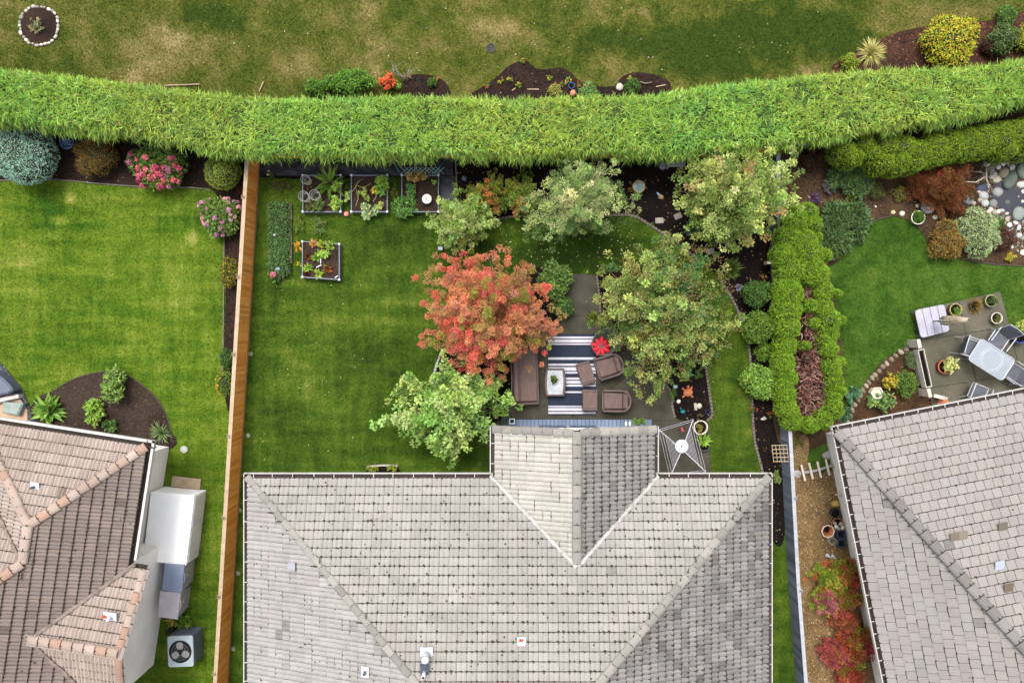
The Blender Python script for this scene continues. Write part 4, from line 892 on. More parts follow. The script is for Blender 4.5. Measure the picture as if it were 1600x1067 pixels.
# ================================================================== HEDGES
def hedge_long():
    root = thing('hedge', 'long bright green feathery hedge running across the whole garden', 'hedge', P(800, 200))
    zt_ = 2.45
    xs = np.array([-330, -200, 0, 100, 200, 300, 400, 500, 600, 700, 800, 900, 1000, 1050, 1100, 1200, 1300, 1400, 1500, 1600, 1800, 1930], float)
    up = np.array([72, 85, 107, 116, 129, 140, 150, 152, 149, 148, 152, 149, 147, 142, 133, 123, 111, 106, 104, 92, 70, 60], float)
    lo = np.array([160, 172, 192, 202, 213, 231, 243, 244, 244, 244, 244, 244, 242, 242, 240, 232, 216, 203, 188, 162, 118, 90], float)
    du = U(zt_); X = (xs - 800) * du; YU = (533.5 - up) * du - .04; YL = (533.5 - lo + 5) * U(2.2)
    def prof(n, top=0.62):
        x = RNG.uniform(X[0], X[-1], n); yu = np.interp(x, X, YU); yl = np.interp(x, X, YL); yc = (yu + yl) / 2; hw_ = (yu - yl) / 2
        # round shouldered section: angle runs from the front foot over the top to the back foot
        k = RNG.random(n); th = np.where(k < top, RNG.uniform(R(35), R(145), n), np.where(k < top + .24, RNG.uniform(R(-12), R(40), n), RNG.uniform(R(140), R(190), n)))
        c, s = np.cos(th), np.sin(th); e = 0.42
        fy = -np.sign(c) * np.abs(c) ** e; fz = np.sign(s) * np.abs(s) ** e
        # spread evenly across the flat top
        flat = k < top; fy = np.where(flat, RNG.uniform(-.97, .97, n), fy); fz = np.where(flat, 1 - .10 * fy ** 6, fz)
        bump = .05 * np.sin(x * 2.1 + 1) * np.sin(fy * 2.4 + x) + .035 * np.sin(x * 5.3) + .03 * np.sin(fy * 5 + x * 3)
        y = yc + fy * hw_; z = 1.35 + fz * 1.1 + bump * (fz > .6)
        y = y + np.where(fy < 0, np.clip(2.15 - z, 0, 2) * .26, 0)          # the garden side is undercut
        nrm_ = np.stack([0 * x, np.where(flat, .5 * fy ** 5, fy * 1.0), np.where(flat, 1, fz)], 1)
        return np.stack([x, y, z], 1), unit(nrm_), flat
    pal = [C(150, 184, 72, .67), C(134, 170, 58, .65), C(168, 196, 88, .69), C(114, 156, 68, .63), C(144, 174, 52, .65)]
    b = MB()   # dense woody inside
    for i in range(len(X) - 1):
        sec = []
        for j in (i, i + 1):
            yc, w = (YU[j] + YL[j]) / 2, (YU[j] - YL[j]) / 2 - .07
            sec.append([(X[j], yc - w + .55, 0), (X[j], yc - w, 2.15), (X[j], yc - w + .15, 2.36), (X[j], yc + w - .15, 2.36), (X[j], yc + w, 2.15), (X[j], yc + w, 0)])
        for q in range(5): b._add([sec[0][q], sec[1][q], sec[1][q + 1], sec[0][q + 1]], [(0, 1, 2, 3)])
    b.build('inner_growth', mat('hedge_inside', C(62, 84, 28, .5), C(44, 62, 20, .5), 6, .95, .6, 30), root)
    n = 120000; p, nn, flat = prof(n); p = p - nn * RNG.uniform(0, .10, (n, 1))
    clump = np.sin(p[:, 0] * 3.1 + np.sin(p[:, 1] * 4) * 2) * np.sin(p[:, 1] * 5.2 + p[:, 0]) * .5 + np.sin(p[:, 0] * .9 + 2) * .35
    col = palette(pal, n, .14); col *= (1 + .12 * clump[:, None]); col[:, 0] *= 1 + .12 * np.sin(p[:, 0] * .55 + 1.3)
    # feathery tips lie over each other and point away from the hedge
    rad = np.stack([p[:, 0] * 0, p[:, 1] - np.interp(p[:, 0], X, (YU + YL) / 2), 0 * p[:, 0]], 1)
    fan = 3; m0 = n // fan; idx = np.repeat(np.arange(m0), fan); p = p[idx] + rnd(m0 * fan) * .012; nn = nn[idx]; rad = rad[idx]; col = col[idx] * (1 + .1 * RNG.normal(size=(m0 * fan, 1))); n = m0 * fan
    teal = np.clip(np.sin(p[:, 0] * 1.7 + 2 * np.sin(p[:, 1] * 2.3)) * np.sin(p[:, 1] * 3.1 + p[:, 0] * .7) - .25, 0, 1)[:, None]; col = col * (1 - teal * np.array([.28, .1, -.12]))
    brown = np.repeat(RNG.random(m0) < .006, fan); col[brown] = palette([C(150, 104, 60, .5), C(170, 140, 70, .5)], int(brown.sum()), .1)
    d = unit(nn * RNG.uniform(.25, .9, (n, 1)) + np.repeat(rnd(m0) * np.array([.85, .85, .25]), fan, 0) + rnd(n) * np.array([.42, .42, .2]) + rad * .35 + np.array([0, 0, .1]))
    arr = blade_arrays(p, d, np.array([[0, 0, -1.0]]) * .6 + rnd(n) * .3, RNG.uniform(.13, .30, n), RNG.uniform(.012, .024, n), np.clip(col, .01, .9), .3)
    # drooping sprays over the garden-side edge
    m = 2600; x = RNG.uniform(X[0], X[-1], m); k = np.repeat(x, 6); y = np.interp(k, X, YL) + RNG.uniform(-.12, .1, len(k)); z = np.repeat(RNG.uniform(1.5, 2.2, m), 6) + RNG.normal(size=len(k)) * .05
    keep = np.repeat((np.sin(x * 3.7) + np.sin(x * 1.3 + 1) + RNG.normal(size=m) * .9) > -.1, 6)
    p2 = np.stack([k + RNG.normal(size=len(k)) * .03, y, z], 1)[keep]; N2 = len(p2); d2 = unit(np.repeat(rnd(m) * np.array([.6, .15, .2]), 6, 0)[keep] + rnd(N2) * .35 + np.array([0, -.75, -.1]))
    arr = join(arr, blade_arrays(p2, d2, np.array([[0, -.2, -1.0]]), RNG.uniform(.14, .3, N2), RNG.uniform(.014, .028, N2), palette(pal, N2, .16), .3))
    leaf_obj('foliage', root, arr, NEEDLE)
hedge_long()
def mound(name, label, cat, blobs, n, L, W, pal, group=None, mode='spray', core_k=.86, jit=.16, stem=True, inset=.12, flowers=None, material=None, parent_loc=None, lift=.5, clumpiness=.0):
    """clipped or natural shrub: sprays or leaves on the outside of rounded lobes, woody core inside"""
    B = np.array(blobs, float); loc = parent_loc or (float(np.average(B[:, 0])), float(np.average(B[:, 1])), 0.0)
    root = thing(name, label, cat, loc, group)
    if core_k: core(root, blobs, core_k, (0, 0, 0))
    p, nn, k = on_blobs(blobs, n, -.45, inset); n = len(p)
    lob = palette(pal, len(blobs), .07)
    col = palette(pal, n, jit) * np.array([1.38, 1.28, 1.1])
    if clumpiness:
        w = np.sin(p[:, 0] * 14 + np.sin(p[:, 1] * 11)) * np.sin(p[:, 1] * 15 + 1) * np.sin(p[:, 2] * 13); p = p + nn * (w * clumpiness)[:, None]; col = col * (1 + .16 * np.sign(w) * np.abs(w) ** .5)[:, None]
    d = unit(nn * lift + rnd(n) * .75); f = unit(nn + rnd(n) * .35 + np.array([0, 0, .3]))
    Ls = L * RNG.uniform(.6, 1.3, n); Ws = W * RNG.uniform(.7, 1.25, n)
    if mode == 'blade': arr = blade_arrays(p, d, np.array([[0, 0, -1.0]]), Ls, Ws, col, .15)
    else: arr = leaf_arrays(p, d, f, Ls, Ws, np.clip(col, .004, .95), .18, .1)
    leaf_obj('foliage', root, arr, material or (NEEDLE if mode != 'leaf' else LEAF))
    if stem:
        h = float(np.max(B[:, 2])); b = MB()
        for i in range(4): 
            t = B[random.randrange(len(B))]; b.tube([(loc[0] + random.uniform(-.04, .04), loc[1] + random.uniform(-.04, .04), -.03), (loc[0] * .5 + t[0] * .5, loc[1] * .5 + t[1] * .5, t[2] * .5), (t[0], t[1], t[2])], [.025, .018, .01], 6)
        b.build('stem', mat('bark', C(92, 78, 64, .7), C(60, 50, 42, .7), 9, .9, .6, 40), root)
    if flowers:
        for spec in flowers: flower_heads(root, blobs, **spec)
    return root
def flower_heads(root, blobs, n, r, pal, petals=26, name='flower', up=.1, side=None, psize=.4):
    """each flower head a small ball of petals, a part of its own"""
    p, nn, _ = on_blobs(blobs, n * 6, up, 0.0)
    if side is not None:
        c = np.mean(np.array(blobs)[:, :2], 0); s = (p[:, :2] - c) @ np.array(side); o = np.argsort(-s + RNG.normal(size=len(p)) * .25); p, nn = p[o], nn[o]
        p, nn = p[:n * 3], nn[:n * 3]
    idx = RNG.permutation(len(p))[:n]
    for i in idx:
        rr = r * RNG.uniform(.75, 1.2); d = unit(rnd(petals) * .8 + nn[i] * .6); q = p[i] + nn[i] * rr * .3 + d * rr * .75
        base = palette(pal, 1, .08); col = np.clip(base * (1 + .14 * RNG.normal(size=(petals, 1))), .01, .95)
        arr = leaf_arrays(q - d * 0, unit(np.cross(d, rnd(petals))), d, rr * psize * 2, rr * psize * 1.8, col, .1, .1); v, f, c = arr
        a2 = leaf_arrays(p[i] + d * rr * .3, d, rnd(petals), rr * .5, rr * .4, col * .85, .1, 0)
        leaf_obj(name, root, join(arr, a2), PETAL)
def PB(px, py, r, zc, rz=None, sy=1.0, sx=1.0):
    """blob from its place in the photo: centre at height zc, radius in pixels"""
    q = P(px, py, zc); u = U(zc); return (q.x, q.y, zc, r * u * sx, r * u * sy, rz if rz is not None else r * u)

# bright clipped thuja hedge beside the grey fence, brown and bare along its middle
LIME = [C(120, 162, 34, .52), C(106, 148, 28, .5), C(136, 174, 44, .54), C(96, 138, 32, .5)]
tb = []
for px, py, r in ((1243, 345, 20), (1257, 335, 16), (1262, 352, 14), (1232, 372, 20), (1250, 380, 22), (1228, 400, 18), (1264, 400, 20), (1236, 425, 22), (1266, 425, 20), (1229, 450, 16), (1235, 460, 20), (1277, 430, 17), (1282, 455, 16), (1232, 485, 20), (1284, 480, 15), (1291, 500, 16), (1231, 512, 18), (1293, 520, 16), (1229, 540, 17), (1293, 545, 12), (1228, 565, 15), (1297, 570, 13), (1228, 590, 15), (1300, 595, 11), (1229, 615, 15), (1301, 618, 11), (1230, 638, 16), (1299, 640, 13), (1240, 656, 15), (1264, 663, 12), (1286, 655, 14), (1300, 632, 10), (1227, 577, 14), (1299, 582, 11), (1227, 602, 14), (1301, 606, 10)):
    tb.append(PB(px + random.uniform(-2, 2) - (5 if px < 1250 else 1), py, r * random.uniform(1.0, 1.2), .9 + random.uniform(-.12, .12), .6 + random.uniform(-.1, .1)))
for px, py, r in ((1262, 478, 11), (1268, 505, 8), (1255, 540, 7), (1282, 530, 9), (1308, 500, 8), (1306, 565, 9), (1303, 460, 7), (1284, 400, 11), (1270, 372, 10), (1308, 610, 8)): tb.append(PB(px, py, r, .85 + random.uniform(-.15, .1), .55))
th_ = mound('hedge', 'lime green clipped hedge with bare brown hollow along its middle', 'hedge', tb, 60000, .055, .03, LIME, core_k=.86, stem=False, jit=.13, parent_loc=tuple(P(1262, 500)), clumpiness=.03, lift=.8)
bt = MB()
for i in range(520):
    px = random.gauss(1265, 9) + (6 if i % 2 else 0) * (1 if i > 300 else 0); py = random.choice([random.uniform(430, 470), random.uniform(470, 660), random.uniform(545, 655)]); px = 1266 + (px - 1266) * (0.45 if py < 480 else .8 if py < 560 else 1.45)
    q = P(px, py, .75); d = Vector((random.gauss(0, .7), random.gauss(0, .7), random.uniform(.3, 1))).normalized(); l = random.uniform(.12, .34)
    bt.col = random.choice([C(166, 132, 120, .7), C(140, 104, 92, .7), C(190, 160, 146, .7), C(140, 76, 54, .7)]); bt.tube([q, q + d * l * .6, q + d * l + Vector((random.uniform(-.04, .04), random.uniform(-.04, .04), 0))], [.02, .015, .007], 5, False)
bt.build('dead_twigs', attr_mat('twigs', .9), th_, False, True)['kind'] = 'stuff'
n_ = 1500; q = np.array([P(1266 + RNG.normal() * (5 if y < 480 else 8 if y < 560 else 14), y, .8 + RNG.uniform(-.2, .25))[:] for y in np.where(RNG.random(n_) < .5, RNG.uniform(430, 660, n_), RNG.uniform(550, 650, n_))])
leaf_obj('dead_sprays', th_, leaf_arrays(q, unit(rnd(n_) + np.array([0, 0, .5])), rnd(n_), .17, .05, palette([C(150, 112, 100, .6), C(120, 84, 74, .6), C(140, 76, 58, .6), C(96, 66, 62, .6)], n_, .25)), NEEDLE)
OLIVE = [C(120, 152, 26, .56), C(104, 138, 22, .54), C(136, 164, 38, .58), C(92, 126, 26, .53)]
tb = [PB(x, y, r, 1.0, .8) for x, y, r in ((1312, 240, 18), (1325, 250, 16), (1340, 232, 17), (1352, 246, 14), (1375, 235, 22), (1370, 258, 18), (1395, 258, 20), (1400, 236, 24), (1425, 245, 24), (1450, 238, 26), (1475, 232, 26), (1500, 228, 27), (1525, 224, 27), (1550, 220, 28), (1575, 218, 28), (1600, 214, 30), (1630, 210, 30), (1660, 206, 30), (1690, 202, 30), (1420, 262, 12), (1560, 242, 14), (1590, 240, 14))]
mound('hedge', 'lower clipped yellow green hedge in front of long hedge above pond', 'hedge', tb, 42000, .055, .026, OLIVE, core_k=.86, stem=False, parent_loc=tuple(P(1450, 240)), clumpiness=.025, lift=.8)

# ================================================================== TREES
def tree(name, label, px, py, blobs, ztop, per, leaves, rs, L, W, pal, cat='tree', group=None, trunk_r=.09, **kw):
    c = P(px, py, ztop * .7); base = (c.x, c.y, 0)
    root = thing(name, label, cat, base, group); B = []
    for bl in blobs:
        x, y, r = bl[:3]; zc = bl[3] if len(bl) > 3 else ztop * .66; 
        k = random.uniform(.8, 1.08) if r > 20 else 1.0; B.append(PB(x, y, r * k * (.92 if len(bl) > 4 else 1), zc * random.uniform(.88, 1.08), bl[4] if len(bl) > 4 else None))

    kw.pop('gaps', None); kw.pop('clump_jit', None); kw.pop('spread', None)
    Bx = np.array(B)
    def outline(az):
        out = np.full(len(az), .2)
        for x, y, z, rx, ry, rz in B:
            dx, dy = x - c.x, y - c.y; t = dx * np.cos(az) + dy * np.sin(az); perp2 = dx * dx + dy * dy - t * t; ok = perp2 < rx * rx
            out = np.where(ok, np.maximum(out, t + np.sqrt(np.maximum(rx * rx - perp2, 0))), out)
        return out
    Rm = float(np.mean(outline(np.linspace(0, 6.28, 40)))); zlow = float(np.min(Bx[:, 2])) * .78
    tips = kw.pop('tips', int(26 + 26 * Rm)); cl_ = branch_crown(root, c.x, c.y, outline, zlow, ztop * kw.pop('topk', .92), tips, leaves, rs, L, W, pal, **kw)
    limbs(root, base, (c.x, c.y, zlow * .55), cl_, trunk_r, n=24)
    return root, B
RED = [C(204, 124, 98, .6), C(192, 128, 92, .58), C(208, 114, 98, .6), C(166, 130, 82, .56), C(210, 136, 112, .6), C(184, 130, 92, .58)]
rb = [(762, 485, 62, 3.0, 1.1), (700, 470, 42, 2.6), (735, 430, 40, 2.6), (775, 420, 32, 2.5), (812, 450, 40, 2.6), (830, 490, 36, 2.4), (845, 512, 22, 2.2), (790, 530, 48, 2.5), (740, 535, 40, 2.4), (698, 515, 34, 2.3), (675, 450, 15, 2.2), (685, 437, 12, 2.3), (722, 402, 20, 2.3), (745, 398, 18, 2.3), (788, 400, 15, 2.3), (860, 495, 13, 2.0), (770, 585, 14, 1.9), (760, 570, 24, 2.0), (820, 540, 24, 2.0), (680, 490, 16, 2.2), (840, 455, 14, 2.2), (700, 420, 14, 2.3), (672, 530, 8, 2.0)]
tree('red_maple_tree', 'coral red leaved tree beside the patio sofa', 765, 500, rb, 4.0, 62, 60, .17, .062, .036, RED, tips=185,  gaps=.04, gain=(1.22, 1.32, 1.1),  tuft=[C(214, 96, 88, .6), C(146, 138, 64, .56), C(206, 90, 92, .58)], tuft_p=.24, jit=.18)
GRN = [C(146, 176, 96, .58), C(128, 162, 80, .56), C(164, 188, 116, .6), C(110, 146, 68, .54)]
gb = [(700, 640, 48, 2.6), (660, 620, 28, 2.3), (640, 600, 16, 2.2), (630, 640, 26, 2.2), (605, 655, 14, 2.1), (650, 665, 28, 2.2), (690, 680, 26, 2.3), (702, 705, 18, 2.2), (730, 620, 36, 2.4), (760, 628, 32, 2.3), (785, 632, 14, 2.1), (710, 590, 22, 2.2), (690, 582, 12, 2.1), (740, 660, 26, 2.2), (720, 690, 12, 2.1)]
tree('green_tree', 'fresh green tree over the lawn beside the gable roof corner', 700, 640, gb, 3.5, 36, 17, .17, .13, .1, GRN, gain=(1.32, 1.27, 1.12), tips=110,  gaps=.15,  jit=.15, up=.9)
OLV = [C(128, 146, 82, .56), C(108, 132, 68, .54), C(146, 158, 96, .58), C(92, 120, 56, .52), C(118, 128, 60, .54)]
ob = [(1040, 480, 60, 2.8, 1.1), (985, 450, 36, 2.4), (1010, 420, 32, 2.4), (1050, 405, 30, 2.4), (1090, 430, 36, 2.4), (1115, 465, 34, 2.3), (1120, 505, 32, 2.2), (1085, 530, 36, 2.3), (1035, 545, 36, 2.2), (990, 510, 34, 2.3), (965, 475, 26, 2.2), (945, 500, 14, 2.0), (1020, 585, 24, 1.9), (1000, 560, 20, 2.0), (1060, 570, 22, 2.0), (1140, 495, 14, 2.0), (1100, 555, 20, 2.0), (1050, 385, 14, 2.2), (975, 420, 14, 2.2)]
otree, OB = tree('flowering_tree', 'olive green tree with pinkish brown tips over the patio corner', 1040, 485, ob, 3.8, 44, 27, .18, .1, .055, OLV, tips=180,  gaps=.1,  tuft=[C(160, 176, 104, .6), C(78, 118, 66, .5)], tuft_p=.3, jit=.2)
m = 420; p, nn, _ = on_blobs(OB, m, 0.0, .05); m = len(p); pl = []; dl = []
for i in range(m):
    d0 = unit((nn[i] * .6 + RNG.normal(size=3) * .5 + np.array([0, 0, .1]))[None])[0]
    for s_ in range(9): pl.append(p[i] + d0 * .035 * s_); dl.append(d0 * .5 + RNG.normal(size=3) * .7)
leaf_obj('seed_plumes', otree, leaf_arrays(np.array(pl), np.array(dl), rnd(len(pl)), .05, .03, palette([C(158, 128, 86, .55), C(140, 104, 70, .52), C(170, 140, 100, .55)], len(pl), .14)), LEAF)
APP = [C(150, 166, 96, .56), C(132, 152, 80, .54), C(168, 180, 112, .58), C(112, 138, 66, .52)]
ab = [(1150, 300, 62, 3.0, 1.1), (1110, 270, 34, 2.5), (1095, 300, 30, 2.4), (1115, 335, 32, 2.4), (1150, 350, 32, 2.4), (1185, 340, 32, 2.4), (1215, 310, 34, 2.5), (1225, 270, 30, 2.5), (1195, 245, 32, 2.5), (1155, 245, 32, 2.5), (1125, 245, 18, 2.4), (1205, 230, 20, 2.4), (1165, 225, 18, 2.4), (1235, 255, 18, 2.3), (1085, 322, 14, 2.2), (1140, 375, 16, 2.2), (1170, 372, 16, 2.2), (1230, 330, 16, 2.2), (1072, 300, 10, 2.1)]
tree('apple_tree', 'large pale green tree overhanging the grey fence top', 1150, 300, ab, 4.2, 42, 27, .17, .1, .058, APP, tips=160,  gaps=.12,  tuft=[C(186, 160, 116, .58), C(190, 196, 140, .6)], tuft_p=.12, jit=.18)
WIL = [C(128, 154, 98, .56), C(108, 138, 80, .54), C(148, 168, 112, .58), C(166, 182, 122, .6)]
wb = [(910, 285, 34, 2.6, .8), (855, 312, 30, 2.1), (850, 345, 22, 1.9), (878, 350, 24, 2.0), (900, 318, 24, 2.3), (960, 328, 26, 2.0), (985, 330, 18, 1.9), (925, 262, 22, 2.3), (893, 262, 18, 2.2), (945, 280, 18, 2.2), (868, 282, 18, 2.1), (912, 340, 14, 1.9), (940, 345, 14, 1.8), (865, 368, 10, 1.8), (828, 335, 10, 1.8), (968, 258, 10, 2.0), (1000, 318, 9, 1.8), (890, 368, 8, 1.8), (970, 352, 9, 1.8), (930, 240, 8, 2.2)]
tree('willow_tree', 'silvery green small leaved spreading tree in front of the hedge', 905, 310, wb, 3.5, 40, 34, .16, .08, .03, WIL, tips=105, top_frac=.35, ragged=(.6, 1.12),  gaps=.3,  tuft=[C(206, 206, 164, .62), C(190, 196, 150, .6)], tuft_p=.16, jit=.18)
PAL = [C(158, 176, 110, .58), C(138, 162, 88, .56), C(176, 188, 128, .6), C(120, 148, 70, .54)]
pb = [(720, 345, 34, 1.5), (698, 333, 24, 1.4), (738, 322, 22, 1.4), (715, 312, 12, 1.3), (745, 350, 20, 1.3), (705, 365, 18, 1.3), (728, 370, 16, 1.2), (688, 352, 12, 1.2), (760, 345, 10, 1.2)]
tree('pale_shrub_tree', 'small pale green shrubby tree beside the black fabric', 722, 348, pb, 2.1, 42, 22, .12, .075, .045, PAL, tips=90, trunk_r=.05, jit=.18)
YOR = [C(122, 138, 52, .52), C(108, 130, 48, .5), C(138, 140, 56, .52), C(96, 120, 46, .5)]
for label, bl, c_ in (('orange tinged green shrub left of the dark soil gap', [(752, 305, 20, 1.0), (740, 300, 12, 1.0), (765, 320, 16, .9), (775, 290, 14, .9), (770, 278, 9, 1.0), (760, 330, 10, .8)], (757, 308)), ('yellow orange shrub leaning on the silvery tree', [(815, 300, 20, 1.2), (800, 315, 16, 1.0), (822, 280, 14, 1.1), (815, 330, 16, 1.0), (798, 295, 12, 1.0)], (812, 305))):
    tree('shrub', label, c_[0], c_[1], bl, 1.5, 30, 18, .12, .08, .05, YOR, 'shrub', None, .03, tuft=[C(190, 122, 72, .48), C(172, 146, 66, .5)], tuft_p=.2)

# ================================================================== SHRUBS AND FLOWERS
def shrub(label, px, py, r, h, pal, n=2600, L=.07, W=.045, mode='leaf', name='shrub', lobes=6, sy=1.0, sx=1.0, cat='shrub', core_k=.74, rot=0, loose=.3, clumpiness=.06, **kw):
    """rounded shrub from several overlapping lobes"""
    zc = h * .5; B = [PB(px, py, r * .72, zc, h * .5, sy, sx)]
    for i in range(lobes):
        a = 2 * math.pi * (i + random.random() * .5) / max(1, lobes); k = random.uniform(.42, .62)
        B.append(PB(px + math.cos(a) * r * k * sx, py + math.sin(a) * r * k * sy, r * random.uniform(.38, .5), zc * random.uniform(.8, 1.05), h * random.uniform(.34, .46), sy, sx))
    return mound(name, label, cat, B, n, L, W, pal, mode=mode, core_k=core_k, inset=loose, clumpiness=clumpiness, **kw), B
GREENP = [C(76, 116, 48, .55), C(60, 98, 38, .52), C(96, 134, 60, .56)]
MIDP = [C(98, 138, 44, .55), C(82, 122, 36, .54), C(118, 154, 58, .57)]
BLUEP = [C(146, 186, 174, .66), C(128, 170, 160, .64), C(164, 198, 186, .68), C(110, 152, 142, .62)]
# left garden
bb = [PB(40, 242, 47, .75, .75)] + [PB(40 + math.cos(a) * 26, 242 + math.sin(a) * 24, 22, .8, .62) for a in np.linspace(0, 6.28, 9)[:-1]]
mound('conifer', 'blue green ball conifer at the left edge under the hedge', 'shrub', bb, 9000, .06, .026, BLUEP, core_k=.86, stem=False, clumpiness=.035, lift=.9)
shrub('golden brown bush between blue ornament and pink hydrangea', 152, 243, 36, 1.0, [C(132, 104, 44, .55), C(112, 88, 34, .52), C(156, 124, 56, .56), C(92, 84, 34, .5)], 5200, .05, .02, 'spray', loose=.3, clumpiness=.03)
HYG = [C(106, 140, 62, .55), C(88, 122, 50, .53), C(126, 154, 76, .57)]
hyd1 = [PB(247, 255, 32, .55, .5), PB(222, 255, 20, .5, .42), PB(272, 255, 20, .5, .42), PB(240, 275, 20, .45, .4), PB(262, 275, 20, .45, .4), PB(250, 232, 20, .5, .42)]
mound('hydrangea', 'large pink hydrangea between golden bush and round topiary', 'hydrangea', hyd1, 2600, .13, .085, HYG, mode='leaf', core_k=.74, inset=.2, flowers=[dict(n=52, r=.105, pal=[C(226, 112, 124, .66), C(236, 132, 140, .68), C(214, 92, 118, .64), C(206, 128, 160, .64)], up=.0, side=(0, -1))])
hyd2 = [PB(345, 336, 26, .5, .45), PB(328, 325, 14, .45, .38), PB(362, 330, 14, .45, .38), PB(340, 355, 16, .42, .36), PB(360, 352, 13, .42, .36)]
mound('hydrangea', 'lilac pink hydrangea against the cedar fence', 'hydrangea', hyd2, 2000, .11, .07, HYG, mode='leaf', core_k=.74, inset=.2, flowers=[dict(n=30, r=.09, pal=[C(216, 142, 172, .66), C(226, 164, 180, .68), C(200, 132, 176, .64), C(228, 182, 172, .68)], up=.0)])
tp = []
for z, r in ((.3, 28), (.62, 29), (.92, 22), (1.15, 13)): tp.append(PB(348, 268, r, z, .3))
mound('topiary', 'smooth rounded olive green conifer in the fence corner', 'shrub', tp, 5200, .05, .022, [C(136, 158, 54, .62), C(120, 144, 46, .6), C(150, 168, 66, .64)], core_k=.9, stem=False, lift=1.0)
shrub('yellow flecked shrub under the lilac hydrangea by the fence', 360, 425, 17, .7, [C(112, 116, 40, .52), C(90, 100, 36, .5), C(140, 132, 46, .54)], 1800, .06, .04, sy=1.5, flowers=[dict(n=26, r=.03, pal=[C(226, 200, 60, .66), C(236, 214, 90, .68)], petals=8)])
shrub('small dark green shrub above the marigolds by the fence', 355, 560, 13, .5, GREENP, 1100, .05, .03, sy=1.3)
shrub('yellow orange marigold clump beside the cedar fence', 350, 598, 15, .4, MIDP, 800, .06, .03, name='marigold', cat='flowers', sy=1.5, flowers=[dict(n=18, r=.04, pal=[C(240, 186, 40, .68), C(246, 206, 70, .7), C(236, 166, 40, .66)], petals=10)])
shrub('reddish low plant in the fence corner under the topiary', 375, 300, 8, .3, [C(110, 60, 44, .5), C(90, 50, 40, .48)], 300, .05, .03, lobes=3)
def rosette(label, px, py, r, h, n, L, W, pal, name='plant', cat='plant', up=.5, group=None, blade=False, droop=.25, flowers=None, jit=.15, z0=0.0):
    """leaves or blades fanning out from the crown of a low plant"""
    u = U(); c = P(px, py, z0 + h * .3); root = thing(name, label, cat, (c.x, c.y, z0), group)
    a = RNG.random(n) * 6.28; e = RNG.uniform(0, 1, n) ** .7; p = np.stack([c.x + np.cos(a) * r * u * .18 * e, c.y + np.sin(a) * r * u * .18 * e, z0 + h * .1 + 0 * a], 1)
    d = unit(np.stack([np.cos(a) * (.25 + e), np.sin(a) * (.25 + e), up + 1.1 * (1 - e)], 1) + rnd(n) * .12)
    Ls = r * u * RNG.uniform(.75, 1.1, n) * (.75 + .3 * e)
    col = palette(pal, n, jit) * np.array([1.3, 1.25, 1.1])
    if blade: arr = blade_arrays(p, d, np.array([[0, 0, -1.0]]), Ls, W * RNG.uniform(.7, 1.3, n), col, droop)
    else: arr = leaf_arrays(p, d, np.tile([0, 0, 1.0], (n, 1)) + rnd(n) * .25, Ls, W * RNG.uniform(.8, 1.2, n), col, .12, droop)
    leaf_obj('leaves', root, arr); return root
def leafy(label, px, py, r, h, n, L, W, pal, name='plant', cat='plant', sy=1.0, sx=1.0, flowers=None, group=None, z0=0.0):
    """loose upright plant: stems with leaves all the way"""
    u = U(); c = P(px, py, z0 + h * .5); root = thing(name, label, cat, (c.x, c.y, z0), group); b = MB(); ps = []; ds = []
    n = int(n * 1.8); k = max(4, n // 22)
    for i in range(k):
        a = random.random() * 6.28; q = math.sqrt(random.random()); t = Vector((c.x + math.cos(a) * q * r * u * .85 * sx, c.y + math.sin(a) * q * r * u * .85 * sy, z0 + h * random.uniform(.55, 1.0) * (1 - .3 * q))); s_ = Vector((c.x + (t.x - c.x) * .35, c.y + (t.y - c.y) * .35, z0 - .01)); m_ = s_.lerp(t, .5)
        b.tube([s_, m_, t], [.009, .007, .004], 4, False)
        for j in range(n // k):
            f_ = random.uniform(.25, 1.05); x = s_.lerp(t, f_); ps.append(x[:]); ds.append((random.gauss(0, 1), random.gauss(0, 1), random.uniform(-.2, .5)))
    b.build('stems', mat('green_stem', C(96, 112, 52, .5), None, 8, .8, .1), root)
    N = len(ps); leaf_obj('leaves', root, leaf_arrays(np.array(ps), np.array(ds), np.tile([0, 0, 1.0], (N, 1)) + rnd(N) * .45, 1.15 * L * RNG.uniform(.6, 1.25, N), 1.15 * W * RNG.uniform(.7, 1.2, N), palette(pal, N, .17) * np.array([1.3, 1.25, 1.1]), .15, .15))
    if flowers:
        for f_ in flowers: flower_heads(root, [PB(px, py, r * .8, z0 + h * .6, h * .4, sy, sx)], **f_)
    return root
LIMEG = [C(140, 176, 70, .58), C(120, 160, 58, .56), C(156, 186, 88, .6)]
rosette('broad leaved hosta beside the hot tub gravel', 76, 640, 25, .45, 60, .4, .19, [C(128, 174, 76, .58), C(110, 156, 64, .56), C(146, 186, 92, .6)], 'hosta', up=.35)
leafy('tall leafy green plant in the middle of the left soil bed', 178, 603, 20, 1.1, 620, .13, .05, [C(126, 162, 78, .57), C(106, 146, 64, .55), C(146, 174, 92, .58)], sy=1.7)
leafy('lime leafy vegetable plant left of the tall bed plant', 147, 642, 17, .6, 330, .14, .07, LIMEG, sy=1.4)
leafy('small dark green plant at the house edge of the bed', 172, 662, 14, .35, 140, .1, .05, GREENP)
rosette('spiky green grass tuft at the roof corner', 250, 676, 19, .5, 130, .4, .022, [C(122, 150, 96, .56), C(104, 134, 76, .54), C(144, 166, 112, .58)], 'grass_tuft', blade=True, up=.4)

